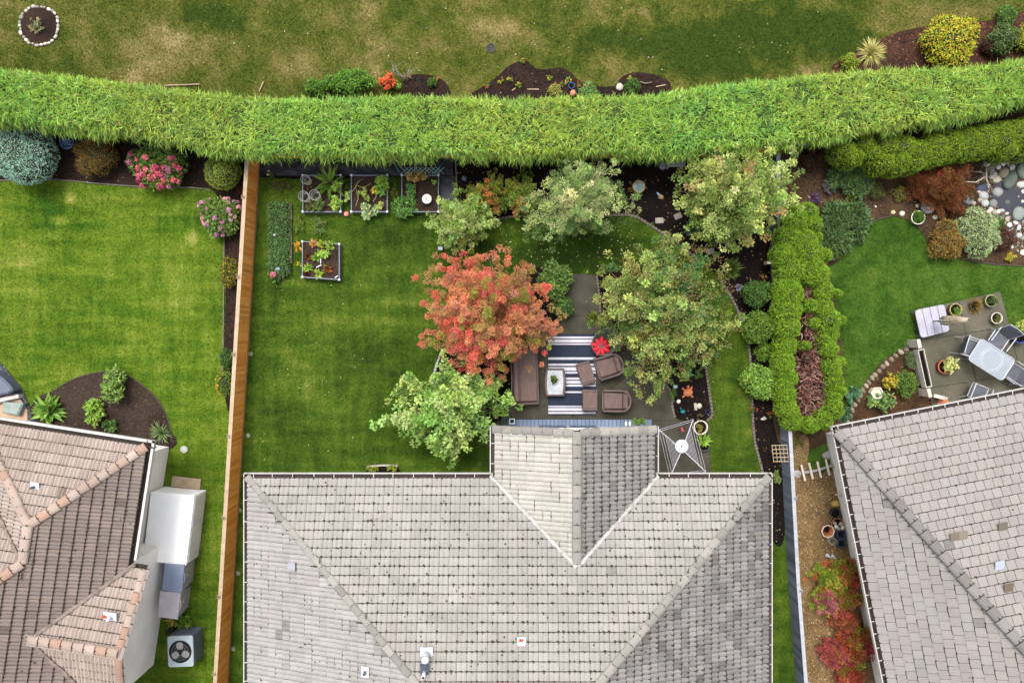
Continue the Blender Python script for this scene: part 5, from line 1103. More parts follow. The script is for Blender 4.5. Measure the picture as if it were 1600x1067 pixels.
# ---------------- plants of the back field
shrub('low glossy green spreading shrub behind the hedge', 548, 128, 34, .8, [C(100, 150, 54, .56), C(84, 132, 44, .54), C(120, 166, 68, .58)], 3600, .07, .045, sy=.62, sx=1.25, core_k=.74)
shrub('lower end of the green shrub row behind the hedge', 496, 138, 22, .55, [C(100, 146, 54, .56), C(84, 128, 44, .54)], 1500, .07, .045, sy=.6)
leafy('orange red leaved plant behind the long hedge', 606, 127, 15, .7, 320, .1, .05, [C(206, 92, 52, .6), C(190, 76, 46, .58), C(220, 116, 60, .6)])
leafy('small yellow green plant beside the bare twigs', 620, 134, 8, .4, 90, .08, .04, LIMEG)
def bare_twig(label, px, py, r, h, n=9, col=C(170, 160, 148, .6), lean=(0, 0)):
    c = P(px, py, 0); root = thing('bare_shrub', label, 'shrub', c); b = MB()
    for i in range(n):
        a = random.random() * 6.28; t = c + Vector((math.cos(a) * r * U() * random.uniform(.5, 1) + lean[0] * U(), math.sin(a) * r * U() * random.uniform(.5, 1) + lean[1] * U(), h * random.uniform(.6, 1))); m_ = c.lerp(t, .45) + Vector((random.uniform(-.05, .05), random.uniform(-.05, .05), .08))
        b.tube([c, m_, t], [.018, .012, .005], 5)
        for k in range(3):
            s_ = m_.lerp(t, random.uniform(.1, .8)); e = s_ + Vector((random.gauss(0, .12), random.gauss(0, .12), random.uniform(0, .12))); b.tube([s_, e], [.007, .003], 4)
    b.build('twigs', mat('pale_twig', col, None, 9, .9, .2), root); return root
bare_twig('bare grey twiggy shrub sticking out behind the hedge', 634, 128, 20, .9, 9, lean=(0, 12))
FL = [('yellow', [C(240, 206, 50, .68), C(246, 220, 90, .7)]), ('red', [C(216, 72, 56, .64), C(226, 100, 80, .64)]), ('salmon', [C(230, 140, 110, .66), C(236, 160, 130, .66)])]
for i, (px, py, c_, lab) in enumerate(((782, 128, 0, 'yellow flowers at the left end of the wavy field bed'), (796, 124, 0, 'yellow flowers in the middle left of the wavy field bed'), (810, 134, 0, 'yellow flowers low in the wavy field bed by the hedge'), (858, 121, 0, 'small yellow flower clump on the wavy field bed crest'), (888, 124, 0, 'yellow flower clump right above the blue pot'), (915, 136, 0, 'yellow flower clump right of the blue pot'), (983, 124, 0, 'yellow flowers beside the dark green field shrub'), (760, 134, 1, 'red flower in the wavy field bed left corner'), (638, 122, 1, 'red flower next to the bare twiggy shrub'), (682, 124, 1, 'red flower on the small round field bed'), (904, 132, 1, 'orange red flowers right beside the blue pot'), (880, 131, 2, 'salmon flower left of the blue pot'), (865, 133, 1, 'tiny red flower below the yellow crest clump'), (815, 97, 2, 'single salmon flower on the peak of the wavy bed'))):
    leafy(lab, px, py, 5, .2, 40, .05, .03, MIDP, 'flower_clump', 'flowers', flowers=[dict(n=5, r=.035, pal=FL[c_][1], petals=8)])
shrub('dark green round shrub in the right lobe of field bed', 987, 137, 14, .5, GREENP, 900, .06, .035)
shrub('pale yellow green round plant left of the blue pot', 868, 142, 12, .35, [C(176, 176, 92, .58), C(158, 162, 80, .56)], 700, .05, .03)
shrub('grey green leafy plant right of the salmon ball', 920, 148, 18, .35, [C(120, 160, 92, .56), C(104, 146, 80, .55)], 800, .08, .05)
shrub('small dark green plant in the round field bed', 674, 131, 8, .3, GREENP, 300, .05, .03, lobes=3)
BLUEG = mat('blue_glaze', C(40, 110, 190, .6), C(30, 80, 160, .6), 6, .25, .05, 40, .5)
def ball(name, label, cat, px, py, r, material, sq=.8, group=None):
    b = MB(); c = P(px, py); u = U(); b.blob((c.x, c.y, r * u * sq * .9), (r * u, r * u, r * u * sq), .08, 14, 9); return single(name, label, cat, b, material, c, group, True)
def pot(name, label, px, py, r, h, material, soil=True, wall=.12, cat='pot', n=20, flare=.82, group=None, z0=0.0):
    """tapered pot with a rim and soil inside; px, py mark its rim"""
    c = P(px, py, z0 + h); u = U(z0 + h); R_ = r * u; root = thing(name, label, cat, (c.x, c.y, z0), group)
    t = max(.012, R_ * wall)
    part('body', material, root, lambda b: b.lathe([(R_ * flare * .9, 0), (R_ * flare, 0.01), (R_ * .96, h * .86), (R_, h * .87), (R_, h), (R_ - t, h), (R_ - t, h * .8), (R_ * flare * .8, h * .3)], (c.x, c.y, z0), n), True)
    if soil: part('potting_soil', BLACK_SOIL, root, lambda b: b.lathe([(R_ - t * 1.05, h * .74), (R_ * .5, h * .79), (.01, h * .8)], (c.x, c.y, z0), n))
    return root
pot('pot', 'small bright blue pot in the wavy field bed', 893, 134, 5, .16, BLUEG)
ball('garden_ball', 'salmon pink ball ornament under the blue pot', 'ornament', 895, 147, 5, mat('salmon', C(222, 150, 124, .6), C(200, 120, 100, .6), 8, .7, .2))
STONE_P = [C(196, 186, 170, .6), C(170, 160, 146, .58), C(214, 206, 192, .62), C(150, 142, 130, .56)]
STONEM = attr_mat('stone', 0.85, .18, 30, .4, .25, C(90, 84, 72, .5), (.58, .72), 6)
def stone(name, label, px, py, rx, ry, col, group=None, rot=0., h=.5, cat='stone', z0=0.0):
    c = P(px, py, z0); u = U(z0); b = MB(); b.col = col; b.blob((0, 0, min(rx, ry) * u * h * .55), (rx * u, ry * u, min(rx, ry) * u * h), .1, 12, 7, rot)
    me = b.mesh('stone', smooth_sh=True, colors=True); me.materials.append(STONEM); o = link(name, me, None); o.location = c; return tag(o, label, cat, group)
stone('stone', 'round beige stone at the right lobe of the field bed', 968, 137, 6, 6, STONE_P[0])
b = MB(); c = P(1008, 128); b.tube([P(1000, 128, .04), P(1008, 131, .1), P(1018, 129, .04)], [.02, .03, .015], 8); single('driftwood', 'grey driftwood piece on the right lobe of the field bed', 'driftwood', b, mat('driftwood', C(150, 140, 124, .6), C(110, 100, 88, .6), 9, .9, .3), c)
for (x0, y0, x1, y1, lab) in ((258, 134, 312, 132, 'pale wooden pole lying behind the hedge at left'), (405, 143, 412, 128, 'short grey stick leaning behind the hedge'), (824, 140, 842, 140, 'pale stake lying in the wavy field bed'), (800, 142, 806, 138, 'tiny grey stake in the wavy field bed'), (1025, 136, 1040, 133, 'pale stick in the right lobe of the field bed')):
    b = MB(); b.tube([P(x0, y0, .05), P(x1, y1, .06)], .022, 8); single('stake', lab, 'stake', b, PALEWOOD, P(x0, y0))
b = MB(); c = P(767, 76); b.lathe([(.17, 0), (.17, .03), (.13, .035), (.12, .01)], c, 18); 
for k in range(5): b.box(c + Vector((-.1 + .05 * k, 0, .02)), (.015, .22, .02))
single('drain_cover', 'small round dark drain cover in the field grass', 'drain', b, mat('iron', C(70, 70, 66, .5), C(50, 50, 48, .5), 9, .7, .3), c)
# ring bed of stones, top left
rb_ = thing('stone_ring_bed', 'round flower bed ringed with pale stones in the field', 'flower bed', P(62, 41))
part('bed_soil', SOIL, rb_, lambda b: b.lathe([(.74, .0), (.72, .03), (.3, .06), (.01, .07)], P(62, 41), 28))
for k in range(30):
    a = 6.283 * k / 30 + random.uniform(-.04, .04); b = MB(); b.col = random.choice(STONE_P); s_ = random.uniform(.055, .085); r_ = random.uniform(.66, .71)
    b.blob(P(62, 41) + Vector((math.cos(a) * r_, math.sin(a) * r_, s_ * .4)), (s_ * 1.1, s_ * .8, s_ * .7), .12, 9, 6, a + 1.57); b.build('stone', STONEM, rb_, True, True)
leafy('pale flowering plant inside the stone ring bed', 56, 40, 14, .35, 160, .07, .03, [C(120, 140, 92, .56), C(150, 150, 110, .58)], flowers=[dict(n=8, r=.04, pal=[C(222, 196, 150, .66), C(210, 150, 120, .64)], petals=8)])
shrub('yellow green ball shrub in the top right field bed', 1484, 66, 46, 1.2, [C(170, 182, 48, .6), C(150, 168, 40, .58), C(190, 192, 66, .62), C(190, 160, 56, .58)], 5200, .08, .045, core_k=.8)
rosette('tan ornamental grass clump in the top right field bed', 1363, 82, 24, .6, 420, .5, .018, [C(186, 182, 112, .6), C(166, 166, 92, .58), C(204, 198, 136, .62)], 'ornamental_grass', blade=True, up=.5, droop=.3)
shrub('small yellow green shrub at the hedge under the grass clump', 1326, 99, 14, .5, [C(150, 172, 50, .58), C(130, 156, 44, .56)], 900, .06, .04)
shrub('dark green shrub right of the yellow ball shrub', 1566, 62, 24, .8, [C(92, 122, 68, .55), C(76, 106, 56, .53), C(112, 136, 84, .56)], 2200, .07, .04)
shrub('small round green clump at the top right bed edge', 1573, 23, 17, .4, [C(100, 140, 60, .56), C(82, 124, 50, .54)], 1100, .06, .035)
shrub('maroon low shrub between yellow ball and dark shrub', 1546, 74, 14, .5, [C(84, 50, 44, .5), C(66, 40, 38, .48)], 800, .06, .035)
shrub('yellow and green shrub cut by the right edge of field', 1604, 60, 22, .7, [C(166, 172, 50, .58), C(140, 150, 44, .56)], 1600, .07, .04)
# ---------------- left garden things
b = MB(); c = P(104, 222, .12)
for k in range(8):
    a = 6.283 * k / 8; pts = [c + Vector((math.cos(a + t * 1.5) * .24 * math.sin(t * 1.57), math.sin(a + t * 1.5) * .24 * math.sin(t * 1.57), .05 + .04 * math.cos(t * 3))) for t in (0, .25, .5, .75, 1)]; b.tube(pts, .022, 6)
b.ring((c.x, c.y, .12), .24, .02, 24, 6); b.lathe([(.1, 0), (.12, .02), (.06, .16)], (c.x, c.y, 0), 12)
single('garden_spinner', 'pale blue flower shaped ornament beside blue conifer', 'ornament', b, mat('pale_blue', C(120, 150, 200, .6), C(96, 124, 176, .6), 6, .5, .1), (c.x, c.y, 0), None, True)
b = MB(); c = P(324, 354, .3); b.blob((c.x, c.y, .3), (.07, .07, .07), .05, 10, 8); b.tube([(c.x, c.y, -.02), (c.x, c.y, .26)], .012, 6); single('glass_ball', 'small blue glass ball on a stick by the lilac hydrangea', 'ornament', b, BLUEG, (c.x, c.y, 0), None, True)
b = MB(); c = P(288, 702); b.lathe([(.13, 0), (.13, .03), (.1, .04), (.09, .03)], c, 18); single('valve_cover', 'pale round cover in the left lawn near the roof', 'cover', b, mat('pale_plastic', C(196, 200, 188, .6), C(160, 168, 150, .6), 9, .6, .1), c)
EDGE = mat('edging', C(132, 122, 110, .55), C(96, 88, 80, .55), 5, .85, .4, 40)
def edging(label, px, bw=.10, h=.09, step=.11, material=EDGE, z0=0.0, name='garden_edging', shape=True):
    """row of small edging blocks set on end along a bed"""
    pts = [P(*q) for q in smooth_open(px, 6)]; d = [0]
    for a, b_ in zip(pts[:-1], pts[1:]): d.append(d[-1] + (b_ - a).length)
    root = thing(name, label, 'edging', pts[0]); b = MB(); n = int(d[-1] / step)
    for i in range(n):
        t = (i + .5) * step; k = max(j for j in range(len(d)) if d[j] <= t); k = min(k, len(pts) - 2); f = (t - d[k]) / max(1e-6, d[k + 1] - d[k]); q = pts[k].lerp(pts[k + 1], f); dr_ = pts[k + 1] - pts[k]
        b.prism(rrect(q.x, q.y, step * .88, bw * random.uniform(.85, 1.1), .015, math.atan2(dr_.y, dr_.x), 2), -.03, h * random.uniform(.8, 1.1), .012)
    o = b.build('edging_blocks', material, root); o['kind'] = 'stuff'; return root
def strip(label, px, w=.035, h=.06, material=None, name='garden_edging'):
    pts = [P(*q) for q in smooth_open(px, 5)]; b = MB(); n = len(pts); vs = []
    for i, q in enumerate(pts):
        t = (pts[min(i + 1, n - 1)] - pts[max(i - 1, 0)]).normalized(); s_ = Vector((-t.y, t.x, 0)) * w / 2; z = Vector((0, 0, h)); vs += [q - s_, q - s_ + z, q + s_ + z, q + s_]
    fs = []
    for i in range(n - 1):
        for k in range(3): fs.append((4 * i + k, 4 * i + k + 1, 4 * i + 5 + k, 4 * i + 4 + k))
    b._add(vs, fs); return single(name, label, 'edging', b, material or EDGE, pts[0])
strip('thin grey edging along the hydrangea bed', [(-60, 285), (75, 281), (150, 287), (220, 292), (305, 294), (330, 300)])
strip('thin grey edging of the narrow bed by the cedar fence', [(351, 380), (350, 500), (349, 600)])
strip('dark edging round the left soil bed', [(90, 606), (118, 591), (150, 582), (185, 580), (215, 596), (241, 617), (259, 644), (266, 668), (270, 690)], .03, .03, mat('dark_edging', C(84, 74, 64, .5)))
strip('dark edging between gravel strip and left lawn', [(-60, 515), (-10, 556), (20, 589), (39, 617), (50, 645)], .03, .04, MATS['dark_edging'])
# hot tub cut by the left edge
ht = thing('hot_tub', 'hot tub with wood surround cut by the left edge', 'hot tub', P(-30, 610))
TUBW = mat('tub_wood', C(206, 172, 146, .6), C(180, 146, 120, .6), 4, .8, .3, 40)
HT = [(-120, 560), (-10, 575), (2, 584), (30, 616), (45, 640), (46, 665), (-120, 700)]
part('surround', TUBW, ht, lambda b: b.prism(PP(HT), 0, .1, .02))
part('tub_cover', mat('tub_cover', C(112, 120, 138, .5), C(92, 100, 120, .5), 2, .5, .1, 60), ht, lambda b: b.prism(smooth(PP([(-140, 520), (-20, 575), (0, 588), (18, 607), (14, 614), (0, 618), (-140, 640)], .5), 3), 0, .5, .06))
part('step', WHITE, ht, lambda b: b.prism(PP([(-60, 632), (28, 616), (29, 622), (-60, 642)], .3), .0, .3, .02))
part('cushion', mat('pale_cushion', C(160, 172, 164, .58), C(130, 144, 136, .58), 3, .8, .2), ht, lambda b: b.prism(PP([(4, 628), (36, 630), (28, 650), (2, 645)], .3), .1, .32, .05))
# storage cabinet, bins, paver, air conditioner beside the left house
cab = thing('storage_cabinet', 'large white storage cabinet against the left house wall', 'cabinet', P(272, 815))
CABW = mat('cabinet_white', C(244, 243, 240, .88), C(238, 237, 234, .88), 2, .5, .05, 60, .4, 0, .04)
ct = PP([(236, 769), (303, 775), (290, 882), (224, 875)], .95)
part('body', CABW, cab, lambda b: b.prism(ct, 0, .9)); cx_ = sum(p[0] for p in ct) / 4; cy_ = sum(p[1] for p in ct) / 4
part('lid', CABW, cab, lambda b: b.prism([(cx_ + (x - cx_) * 1.02, cy_ + (y - cy_) * 1.02) for x, y in ct], .9, .95, .012))
ed = Vector((*ct[2], 0)) - Vector((*ct[1], 0)); rz_c = math.atan2(ed.y, ed.x)
for k in (.25, .75): part('door', mat('cabinet_door', C(232, 232, 230, .8), None, 2, .5, .05, 60), cab, lambda b: b.box(Vector((*ct[1], .45)) + ed * k + Vector((.012, 0, 0)), (ed.length * .46, .03, .8), rz_c))
def wheelie(label, corners, h, material, lidmat, face):
    """wheeled bin: tapered body, sloping lid with a lip, handle, wheels"""
    top = PP(corners, h); cx = sum(p[0] for p in top) / 4; cy = sum(p[1] for p in top) / 4; root = thing('wheelie_bin', label, 'bin', (cx, cy, 0))
    bot = [(cx + (x - cx) * .86, cy + (y - cy) * .86) for x, y in top]
    def body(b): b._add([(x, y, .06) for x, y in bot] + [(x, y, h - .08) for x, y in top], [(3, 2, 1, 0), (4, 5, 6, 7)] + [(i, (i + 1) % 4, 4 + (i + 1) % 4, 4 + i) for i in range(4)])
    part('body', material, root, body)
    part('lid', lidmat, root, lambda b: b.prism([(cx + (x - cx) * 1.05, cy + (y - cy) * 1.05) for x, y in top], h - .08, h, .03))
    a, c_ = Vector((*top[1], 0)), Vector((*top[2], 0)); m_ = (a + c_) / 2; d = (c_ - a).normalized(); o_ = Vector((m_.x - cx, m_.y - cy, 0)).normalized()
    part('handle', lidmat, root, lambda b: b.tube([m_ + o_ * .03 - d * .18 + Vector((0, 0, h - .06)), m_ + o_ * .06 + Vector((0, 0, h - .05)), m_ + o_ * .03 + d * .18 + Vector((0, 0, h - .06))], .016, 8))
    part('latch', mat('latch_white', C(220, 220, 222, .6)), root, lambda b: b.box(m_ + o_ * -.02 + Vector((0, 0, h * .62)), (.05, .05, .12), math.atan2(o_.y, o_.x)))
    for s_ in (-1, 1):
        w = m_ * .1 + Vector((cx, cy, 0)) * .9 - o_ * .25 + d * s_ * .24
        part('wheel', mat('black_rubber', C(26, 26, 28, .5), None, 9, .8, .1), root, lambda b: b.tube([w - d * .03 + Vector((0, 0, .09)), w + d * .03 + Vector((0, 0, .09))], .09, 12))
wheelie('blue grey wheelie bin next to the white cabinet', [(257, 882), (287, 883), (283, 925), (253, 921)], 1.02, mat('bin_silver', C(190, 188, 190, .6), C(170, 168, 170, .6), 3, .5, .1, 50), mat('bin_lid_blue', C(146, 158, 182, .6), C(130, 142, 166, .6), 3, .5, .1, 50), 0)
wheelie('pale grey wheelie bin next to the climbing yellow plant', [(250, 924), (281, 926), (276, 967), (246, 963)], 1.0, MATS['bin_silver'], mat('bin_lid_grey', C(202, 196, 200, .6), C(184, 176, 180, .6), 3, .5, .1, 50), 0)
b = MB(); b.prism(rrect(*P(292, 754)[:2], 1.02, .38, .03, R(-6)), 0, .09, .02); single('paver', 'sandy concrete step behind the white cabinet', 'paver', b, mat('sandy', C(196, 176, 146, .6), C(160, 140, 112, .6), 4, .9, .5, 40), P(292, 754))
ac = thing('air_conditioner', 'grey outdoor air conditioner unit with round fan grille', 'air conditioner', P(297, 1012))
AH = .8; acp = PP([(262, 990), (302, 995), (300, 1040), (263, 1045)], AH); acx = sum(p[0] for p in acp) / 4; acy = sum(p[1] for p in acp) / 4
part('casing', mat('ac_case', C(120, 134, 150, .55), C(96, 108, 124, .55), 3, .5, .1, 60, .4), ac, lambda b: b.prism(rrect(acx, acy, .86, 1.04, .08, R(2)), .04, AH - .04))
part('top_panel', mat('ac_top', C(178, 190, 196, .6), C(164, 176, 182, .6), 3, .5, .1, 60, .4), ac, lambda b: b.prism(rrect(acx, acy, .88, 1.06, .09, R(2)), AH - .04, AH, .02))
part('fan_well', mat('black', C(22, 22, 24, .5)), ac, lambda b: b.lathe([(.37, 0), (.37, .003), (.01, .003)], (acx, acy, AH), 28))
part('fan_ring', MATS['black'], ac, lambda b: b.ring((acx, acy, AH + .01), .365, .02, 28, 6))
for k in range(3):
    a = R(95 + 120 * k); part('fan_blade', mat('fan_grey', C(170, 168, 164, .55), None, 5, .6, .1), ac, lambda b: b.prism(rrect(acx + math.cos(a) * .2, acy + math.sin(a) * .2, .25, .22, .09, a), AH + .006, AH + .016))
part('fan_hub', MATS['black'], ac, lambda b: b.lathe([(.06, 0), (.05, .03), (.01, .035)], (acx, acy, AH + .008), 14))
def grille(b):
    for r_ in (.12, .2, .28): b.ring((acx, acy, AH + .03), r_, .004, 28, 4)
part('grille', MATS['fan_grey'], ac, grille)
b = MB()
for k in range(4): b.tube([P(281 - k * 2, 978 + k, .02), P(270, 985 - k * 2, .45 + .05 * k), P(258, 992 - 2 * k, .5)], .022, 6)
single('pipe_bundle', 'dark insulated pipes running from wall to air conditioner', 'pipes', b, MATS['black'], P(275, 984), None, True)
rosette('yellow striped leafy plant beside the grey wheelie bin', 270, 970, 16, .7, 70, .4, .03, [C(206, 186, 96, .62), C(170, 160, 70, .58)], 'striped_plant', blade=True, up=.7)
leafy('green leafy plant between bin and air conditioner', 288, 972, 14, .4, 150, .1, .05, MIDP)
for i, (px, py) in enumerate(((388, 553), (384, 680), (371, 797), (368, 895), (361, 1013))):
    b = MB(); c = P(px + 4, py); b.lathe([(.085, 0), (.08, .02), (.04, .03)], c, 10); o = single('post_footing', 'pale round footing at the foot of the cedar fence', 'footing', b, mat('pale_concrete', C(160, 166, 146, .5), C(120, 130, 106, .5), 9, .9, .3), c, 'footings along the cedar fence')

# ================================================================== MIDDLE GARDEN
# black landscape fabric, wrinkled, laid over the soil
def fabric(name, label, px):
    poly = np.array(PP(px)); lo, hi = poly.min(0), poly.max(0); nx, ny = int((hi[0] - lo[0]) / .06) + 1, int((hi[1] - lo[1]) / .06) + 1
    xs = np.linspace(lo[0], hi[0], nx); ys = np.linspace(lo[1], hi[1], ny); X, Y = np.meshgrid(xs, ys)
    Z = .05 + .012 * np.sin(Y * 14 + np.sin(X * 1.3) * 3) * np.sin(X * 2 + 1) + .008 * np.sin(X * 9 + Y * 17) + .006 * RNG.normal(size=X.shape)
    v = np.stack([X.ravel(), Y.ravel(), Z.ravel()], 1); i = np.arange(nx * ny).reshape(ny, nx); f = np.stack([i[:-1, :-1].ravel(), i[:-1, 1:].ravel(), i[1:, 1:].ravel(), i[1:, :-1].ravel()], 1)
    c = Vector((lo[0], lo[1], 0)); v = v - np.array(c); o = link(name, np_mesh(name, v, f, None, True), mat('black_fabric', C(44, 46, 58, .5), C(26, 28, 38, .5), 3, .55, .4, 50, .35)); o.location = c
    return tag(o, label, 'fabric')
fabric('landscape_fabric', 'black wrinkled landscape fabric along the cedar back fence', [(407, 249), (708, 249), (708, 275), (407, 275)])
fabric('landscape_fabric', 'black landscape fabric strip right of the raised beds', [(688, 276), (711, 276), (711, 338), (688, 338)])
edging('thin pale block edging at the end of the black fabric', [(712, 248), (713, 275), (714, 300)], .05, .06, .09, mat('pale_edge', C(150, 150, 136, .55), C(110, 110, 98, .55)))
edging('stone edging along the lawn side of the back bed', [(745, 360), (765, 347), (800, 339), (860, 338), (930, 338), (985, 337), (1015, 352), (1050, 375), (1090, 405)], .09, .07, .12)
edging('stone edging curving past the shrubs to the right fence bed', [(1122, 432), (1150, 480), (1167, 530), (1173, 580), (1175, 640), (1179, 690), (1188, 725), (1195, 760)], .09, .07, .12)
edging('pale stone edging of the triangular turtle bed on its lawn side', [(1098, 545), (1106, 600), (1112, 645), (1110, 652), (1102, 658)], .09, .08, .12)
edging('stone edging of the turtle bed along the patio', [(1030, 591), (1048, 612), (1050, 635), (1055, 655)], .08, .08, .12)
edging('short stone edging from patio path to the olive tree', [(932, 430), (936, 462), (938, 490)], .08, .08, .12)
edging('white stone edging beside the coral tree', [(692, 545), (683, 568), (676, 595), (673, 615)], .08, .08, .12, mat('white_edge', C(200, 196, 186, .6), C(160, 156, 146, .6)))
strip('pale timber edge of the small bed at the house wall', [(575, 728), (600, 726), (622, 727)], .05, .12, mat('pale_timber', C(190, 182, 170, .58)))
# raised beds
FR = mat('bed_grey', C(128, 134, 146, .55), C(108, 114, 126, .55), 4, .5, .1, 60, .4); CAPW = mat('cap_white', C(222, 226, 232, .64), None, 4, .5, .05)
def raised_bed(label, x0, y0, x1, y1, h=.3, skew=0):
    c = P((x0 + x1) / 2, (y0 + y1) / 2); root = thing('raised_bed', label, 'raised bed', c); cs = [P(x0, y0, h), P(x1, y0 + skew, h), P(x1, y1 + skew, h), P(x0, y1, h)]
    for i in range(4):
        a, b_ = cs[i], cs[(i + 1) % 4]; d = b_ - a; rz = math.atan2(d.y, d.x); m_ = (a + b_) / 2
        part('side_panel', FR, root, lambda b: b.box((m_.x, m_.y, h / 2), (d.length - .05, .025, h - .03), rz)); part('top_rail', mat('rail_pale', C(156, 160, 172, .5), C(132, 136, 150, .5), 5, .5, .1), root, lambda b: b.tube([a - Vector((0, 0, .01)), b_ - Vector((0, 0, .01))], .018, 8))
    for a in cs:
        q = part('corner_post', FR, root, lambda b: b.box((a.x, a.y, h / 2), (.05, .05, h))); part('post_cap', CAPW, q, lambda b: b.prism(rrect(a.x, a.y, .075, .075, .015), h, h + .03, .012))
    inner = [(q.x + (c.x - q.x) * .04, q.y + (c.y - q.y) * .04) for q in cs]
    part('soil', mat('bed_soil', C(74, 58, 48, .5), C(46, 36, 32, .5), 2, .95, .8, 24, .1, 0, .5), root, lambda b: b.sheet(inner, h - .07))
    arr = bits(inner, 260, .012, .04, BROWNP, h - .07); arr = (arr[0] - np.array(root_loc(root)), arr[1], arr[2]); o = link('soil_clods', np_mesh('soil_clods', *arr), CLOD, root); o['kind'] = 'stuff'
    return root
raised_bed('raised bed with tomato rings, left of the row of three', 473, 274, 532, 331)
raised_bed('raised bed with trailing squash, middle of the row of three', 549, 274, 605, 331)
raised_bed('raised bed with white bowl, right of the row of three', 628, 274, 685, 331)
raised_bed('separate raised bed with lettuce on the lawn', 472.5, 377.5, 530, 433, .3, 4)
zb = .24
def ring_support(label, px, py, r, h=.5, z0=zb):
    c = P(px, py, z0 + h * .7); root = thing('plant_ring', label, 'plant support', (c.x, c.y, z0)); R_ = r * U(z0 + h)
    for k in range(3): part('hoop', mat('wire', C(176, 176, 172, .6), None, 9, .4, .1, 60, .5), root, lambda b: b.ring((c.x, c.y, z0 + h * (.4 + .3 * k)), R_ * (.8 + .1 * k), .007, 22, 5))
    for k in range(3):
        a = 2.1 * k + .4; part('leg', MATS['wire'], root, lambda b: b.tube([(c.x + math.cos(a) * R_ * .6, c.y + math.sin(a) * R_ * .6, z0 - .05), (c.x + math.cos(a) * R_, c.y + math.sin(a) * R_, z0 + h)], .006, 5))
ring_support('wire plant rings at the top corner of the ringed bed', 479, 282, 7); ring_support('wire plant rings at the lower left edge of ringed bed', 476, 308, 8); ring_support('wire plant rings next to the big leafy chard', 493, 306, 8)
rosette('big long leaved chard in the left raised bed', 514, 285, 27, .55, 26, .5, .13, [C(120, 158, 66, .57), C(98, 138, 52, .55), C(140, 172, 84, .58)], 'chard', up=.45, droop=.2, z0=zb - .02)
leafy('dull green tomato plant in the left raised bed', 488, 322, 13, .35, 160, .07, .035, [C(110, 124, 60, .54), C(92, 108, 50, .52)], z0=zb)
leafy('bright green leafy crop along the left raised bed edge', 524, 320, 10, .35, 120, .12, .07, LIMEG, sy=1.4, z0=zb)
leafy('withered tomato at the top corner of the left raised bed', 482, 284, 6, .3, 50, .06, .03, [C(160, 150, 90, .56), C(120, 130, 70, .54)], z0=zb)
leafy('broad squash leaves at the top of the middle raised bed', 595, 282, 13, .35, 60, .17, .15, [C(140, 176, 74, .58), C(120, 160, 60, .56)], z0=zb)
leafy('yellowed squash leaves in the middle raised bed', 584, 296, 7, .25, 30, .11, .09, [C(206, 182, 60, .6), C(176, 170, 60, .58)], z0=zb)
leafy('grey green squash spilling over the middle bed front', 576, 330, 15, .35, 70, .16, .13, [C(148, 176, 124, .58), C(128, 160, 104, .56), C(166, 186, 140, .6)], z0=.12)
leafy('pale trailing squash leaves left of the middle raised bed', 545, 306, 8, .3, 30, .12, .1, [C(170, 190, 110, .6), C(150, 176, 90, .58)], z0=.1)
leafy('small pale squash shoots on the right of middle bed', 594, 322, 8, .25, 36, .09, .08, [C(184, 192, 110, .6), C(160, 176, 90, .58)], z0=zb)
b = MB(); pts = [P(550, 300, .32), P(558, 290, .34), P(565, 293, .3), P(575, 290, .33), P(580, 286, .3)]; b.tube(pts, .012, 6); b.tube([P(556, 295, .3), P(560, 310, .32), P(556, 322, .28)], .012, 6); b.tube([P(566, 280, .3), P(560, 284, .33), P(555, 292, .3)], .012, 6); b.tube([P(587, 300, .3), P(588, 308, .3), P(583, 315, .3)], [.012, .014, .02], 6)
single('squash_vine', 'dried beige squash vines across the middle raised bed', 'vine', b, mat('dry_vine', C(186, 170, 120, .58), C(160, 140, 96, .58), 9, .8, .2), P(565, 300, 0), None, True)
leafy('big dark leafy potato plants filling the right raised bed side', 632, 322, 22, .6, 620, .1, .06, [C(86, 132, 56, .55), C(70, 114, 46, .53), C(106, 150, 70, .57)], sy=1.05, z0=0)
leafy('leafy plants along the left rail of right raised bed', 640, 298, 10, .4, 170, .09, .055, [C(92, 134, 60, .55), C(76, 118, 50, .53)], sy=1.3, z0=zb)
leafy('dry golden bean plants on the teal trellis', 650, 276, 22, .7, 380, .06, .03, [C(178, 150, 84, .57), C(156, 130, 70, .55), C(190, 166, 100, .58)], sy=.38, z0=zb)
leafy('small yellow green seedling by the trellis corner', 677, 284, 5, .2, 24, .07, .04, LIMEG, z0=zb)
bw = thing('bowl', 'round white lid resting in the right raised bed', 'bowl', P(667, 311, zb)); c = P(667, 311, .42)
part('dish', mat('bowl_white', C(230, 222, 212, .66), C(214, 206, 196, .66), 4, .5, .1), bw, lambda b: b.lathe([(.05, -.16), (.06, -.1), (.15, -.02), (.172, 0), (.16, .012), (.02, .004)], c, 26), True)
part('knob', mat('dark_wood', C(90, 70, 56, .5)), bw, lambda b: b.tube([c + Vector((-.015, -.03, .01)), c + Vector((-.015, .03, .02))], .012, 8))
tr = thing('net_trellis', 'teal crossed lattice trellis standing behind the bean plants', 'trellis', P(653, 266)); TEAL = mat('teal_plastic', C(60, 150, 146, .58), C(50, 126, 122, .58), 5, .5, .1); LAT = mat('lattice_pale', C(170, 196, 182, .6), C(140, 170, 158, .6), 5, .6, .1)
def lat(b):
    for k in range(9):
        x = 626 + 7 * k
        b.tube([P(x, 272, .5), P(x + 12, 262, .95)], .009, 5); b.tube([P(x + 12, 272, .5), P(x, 262, .95)], .009, 5)
part('lattice', LAT, tr, lat)
for sgn, x in ((-1, 618), (1, 688)): part('side_wing', TEAL, tr, lambda b: b.tube([P(x, 259, .9), P(x - sgn * 4, 266, .5), P(x - sgn * 10, 274, .1)], [.02, .03, .02], 6))
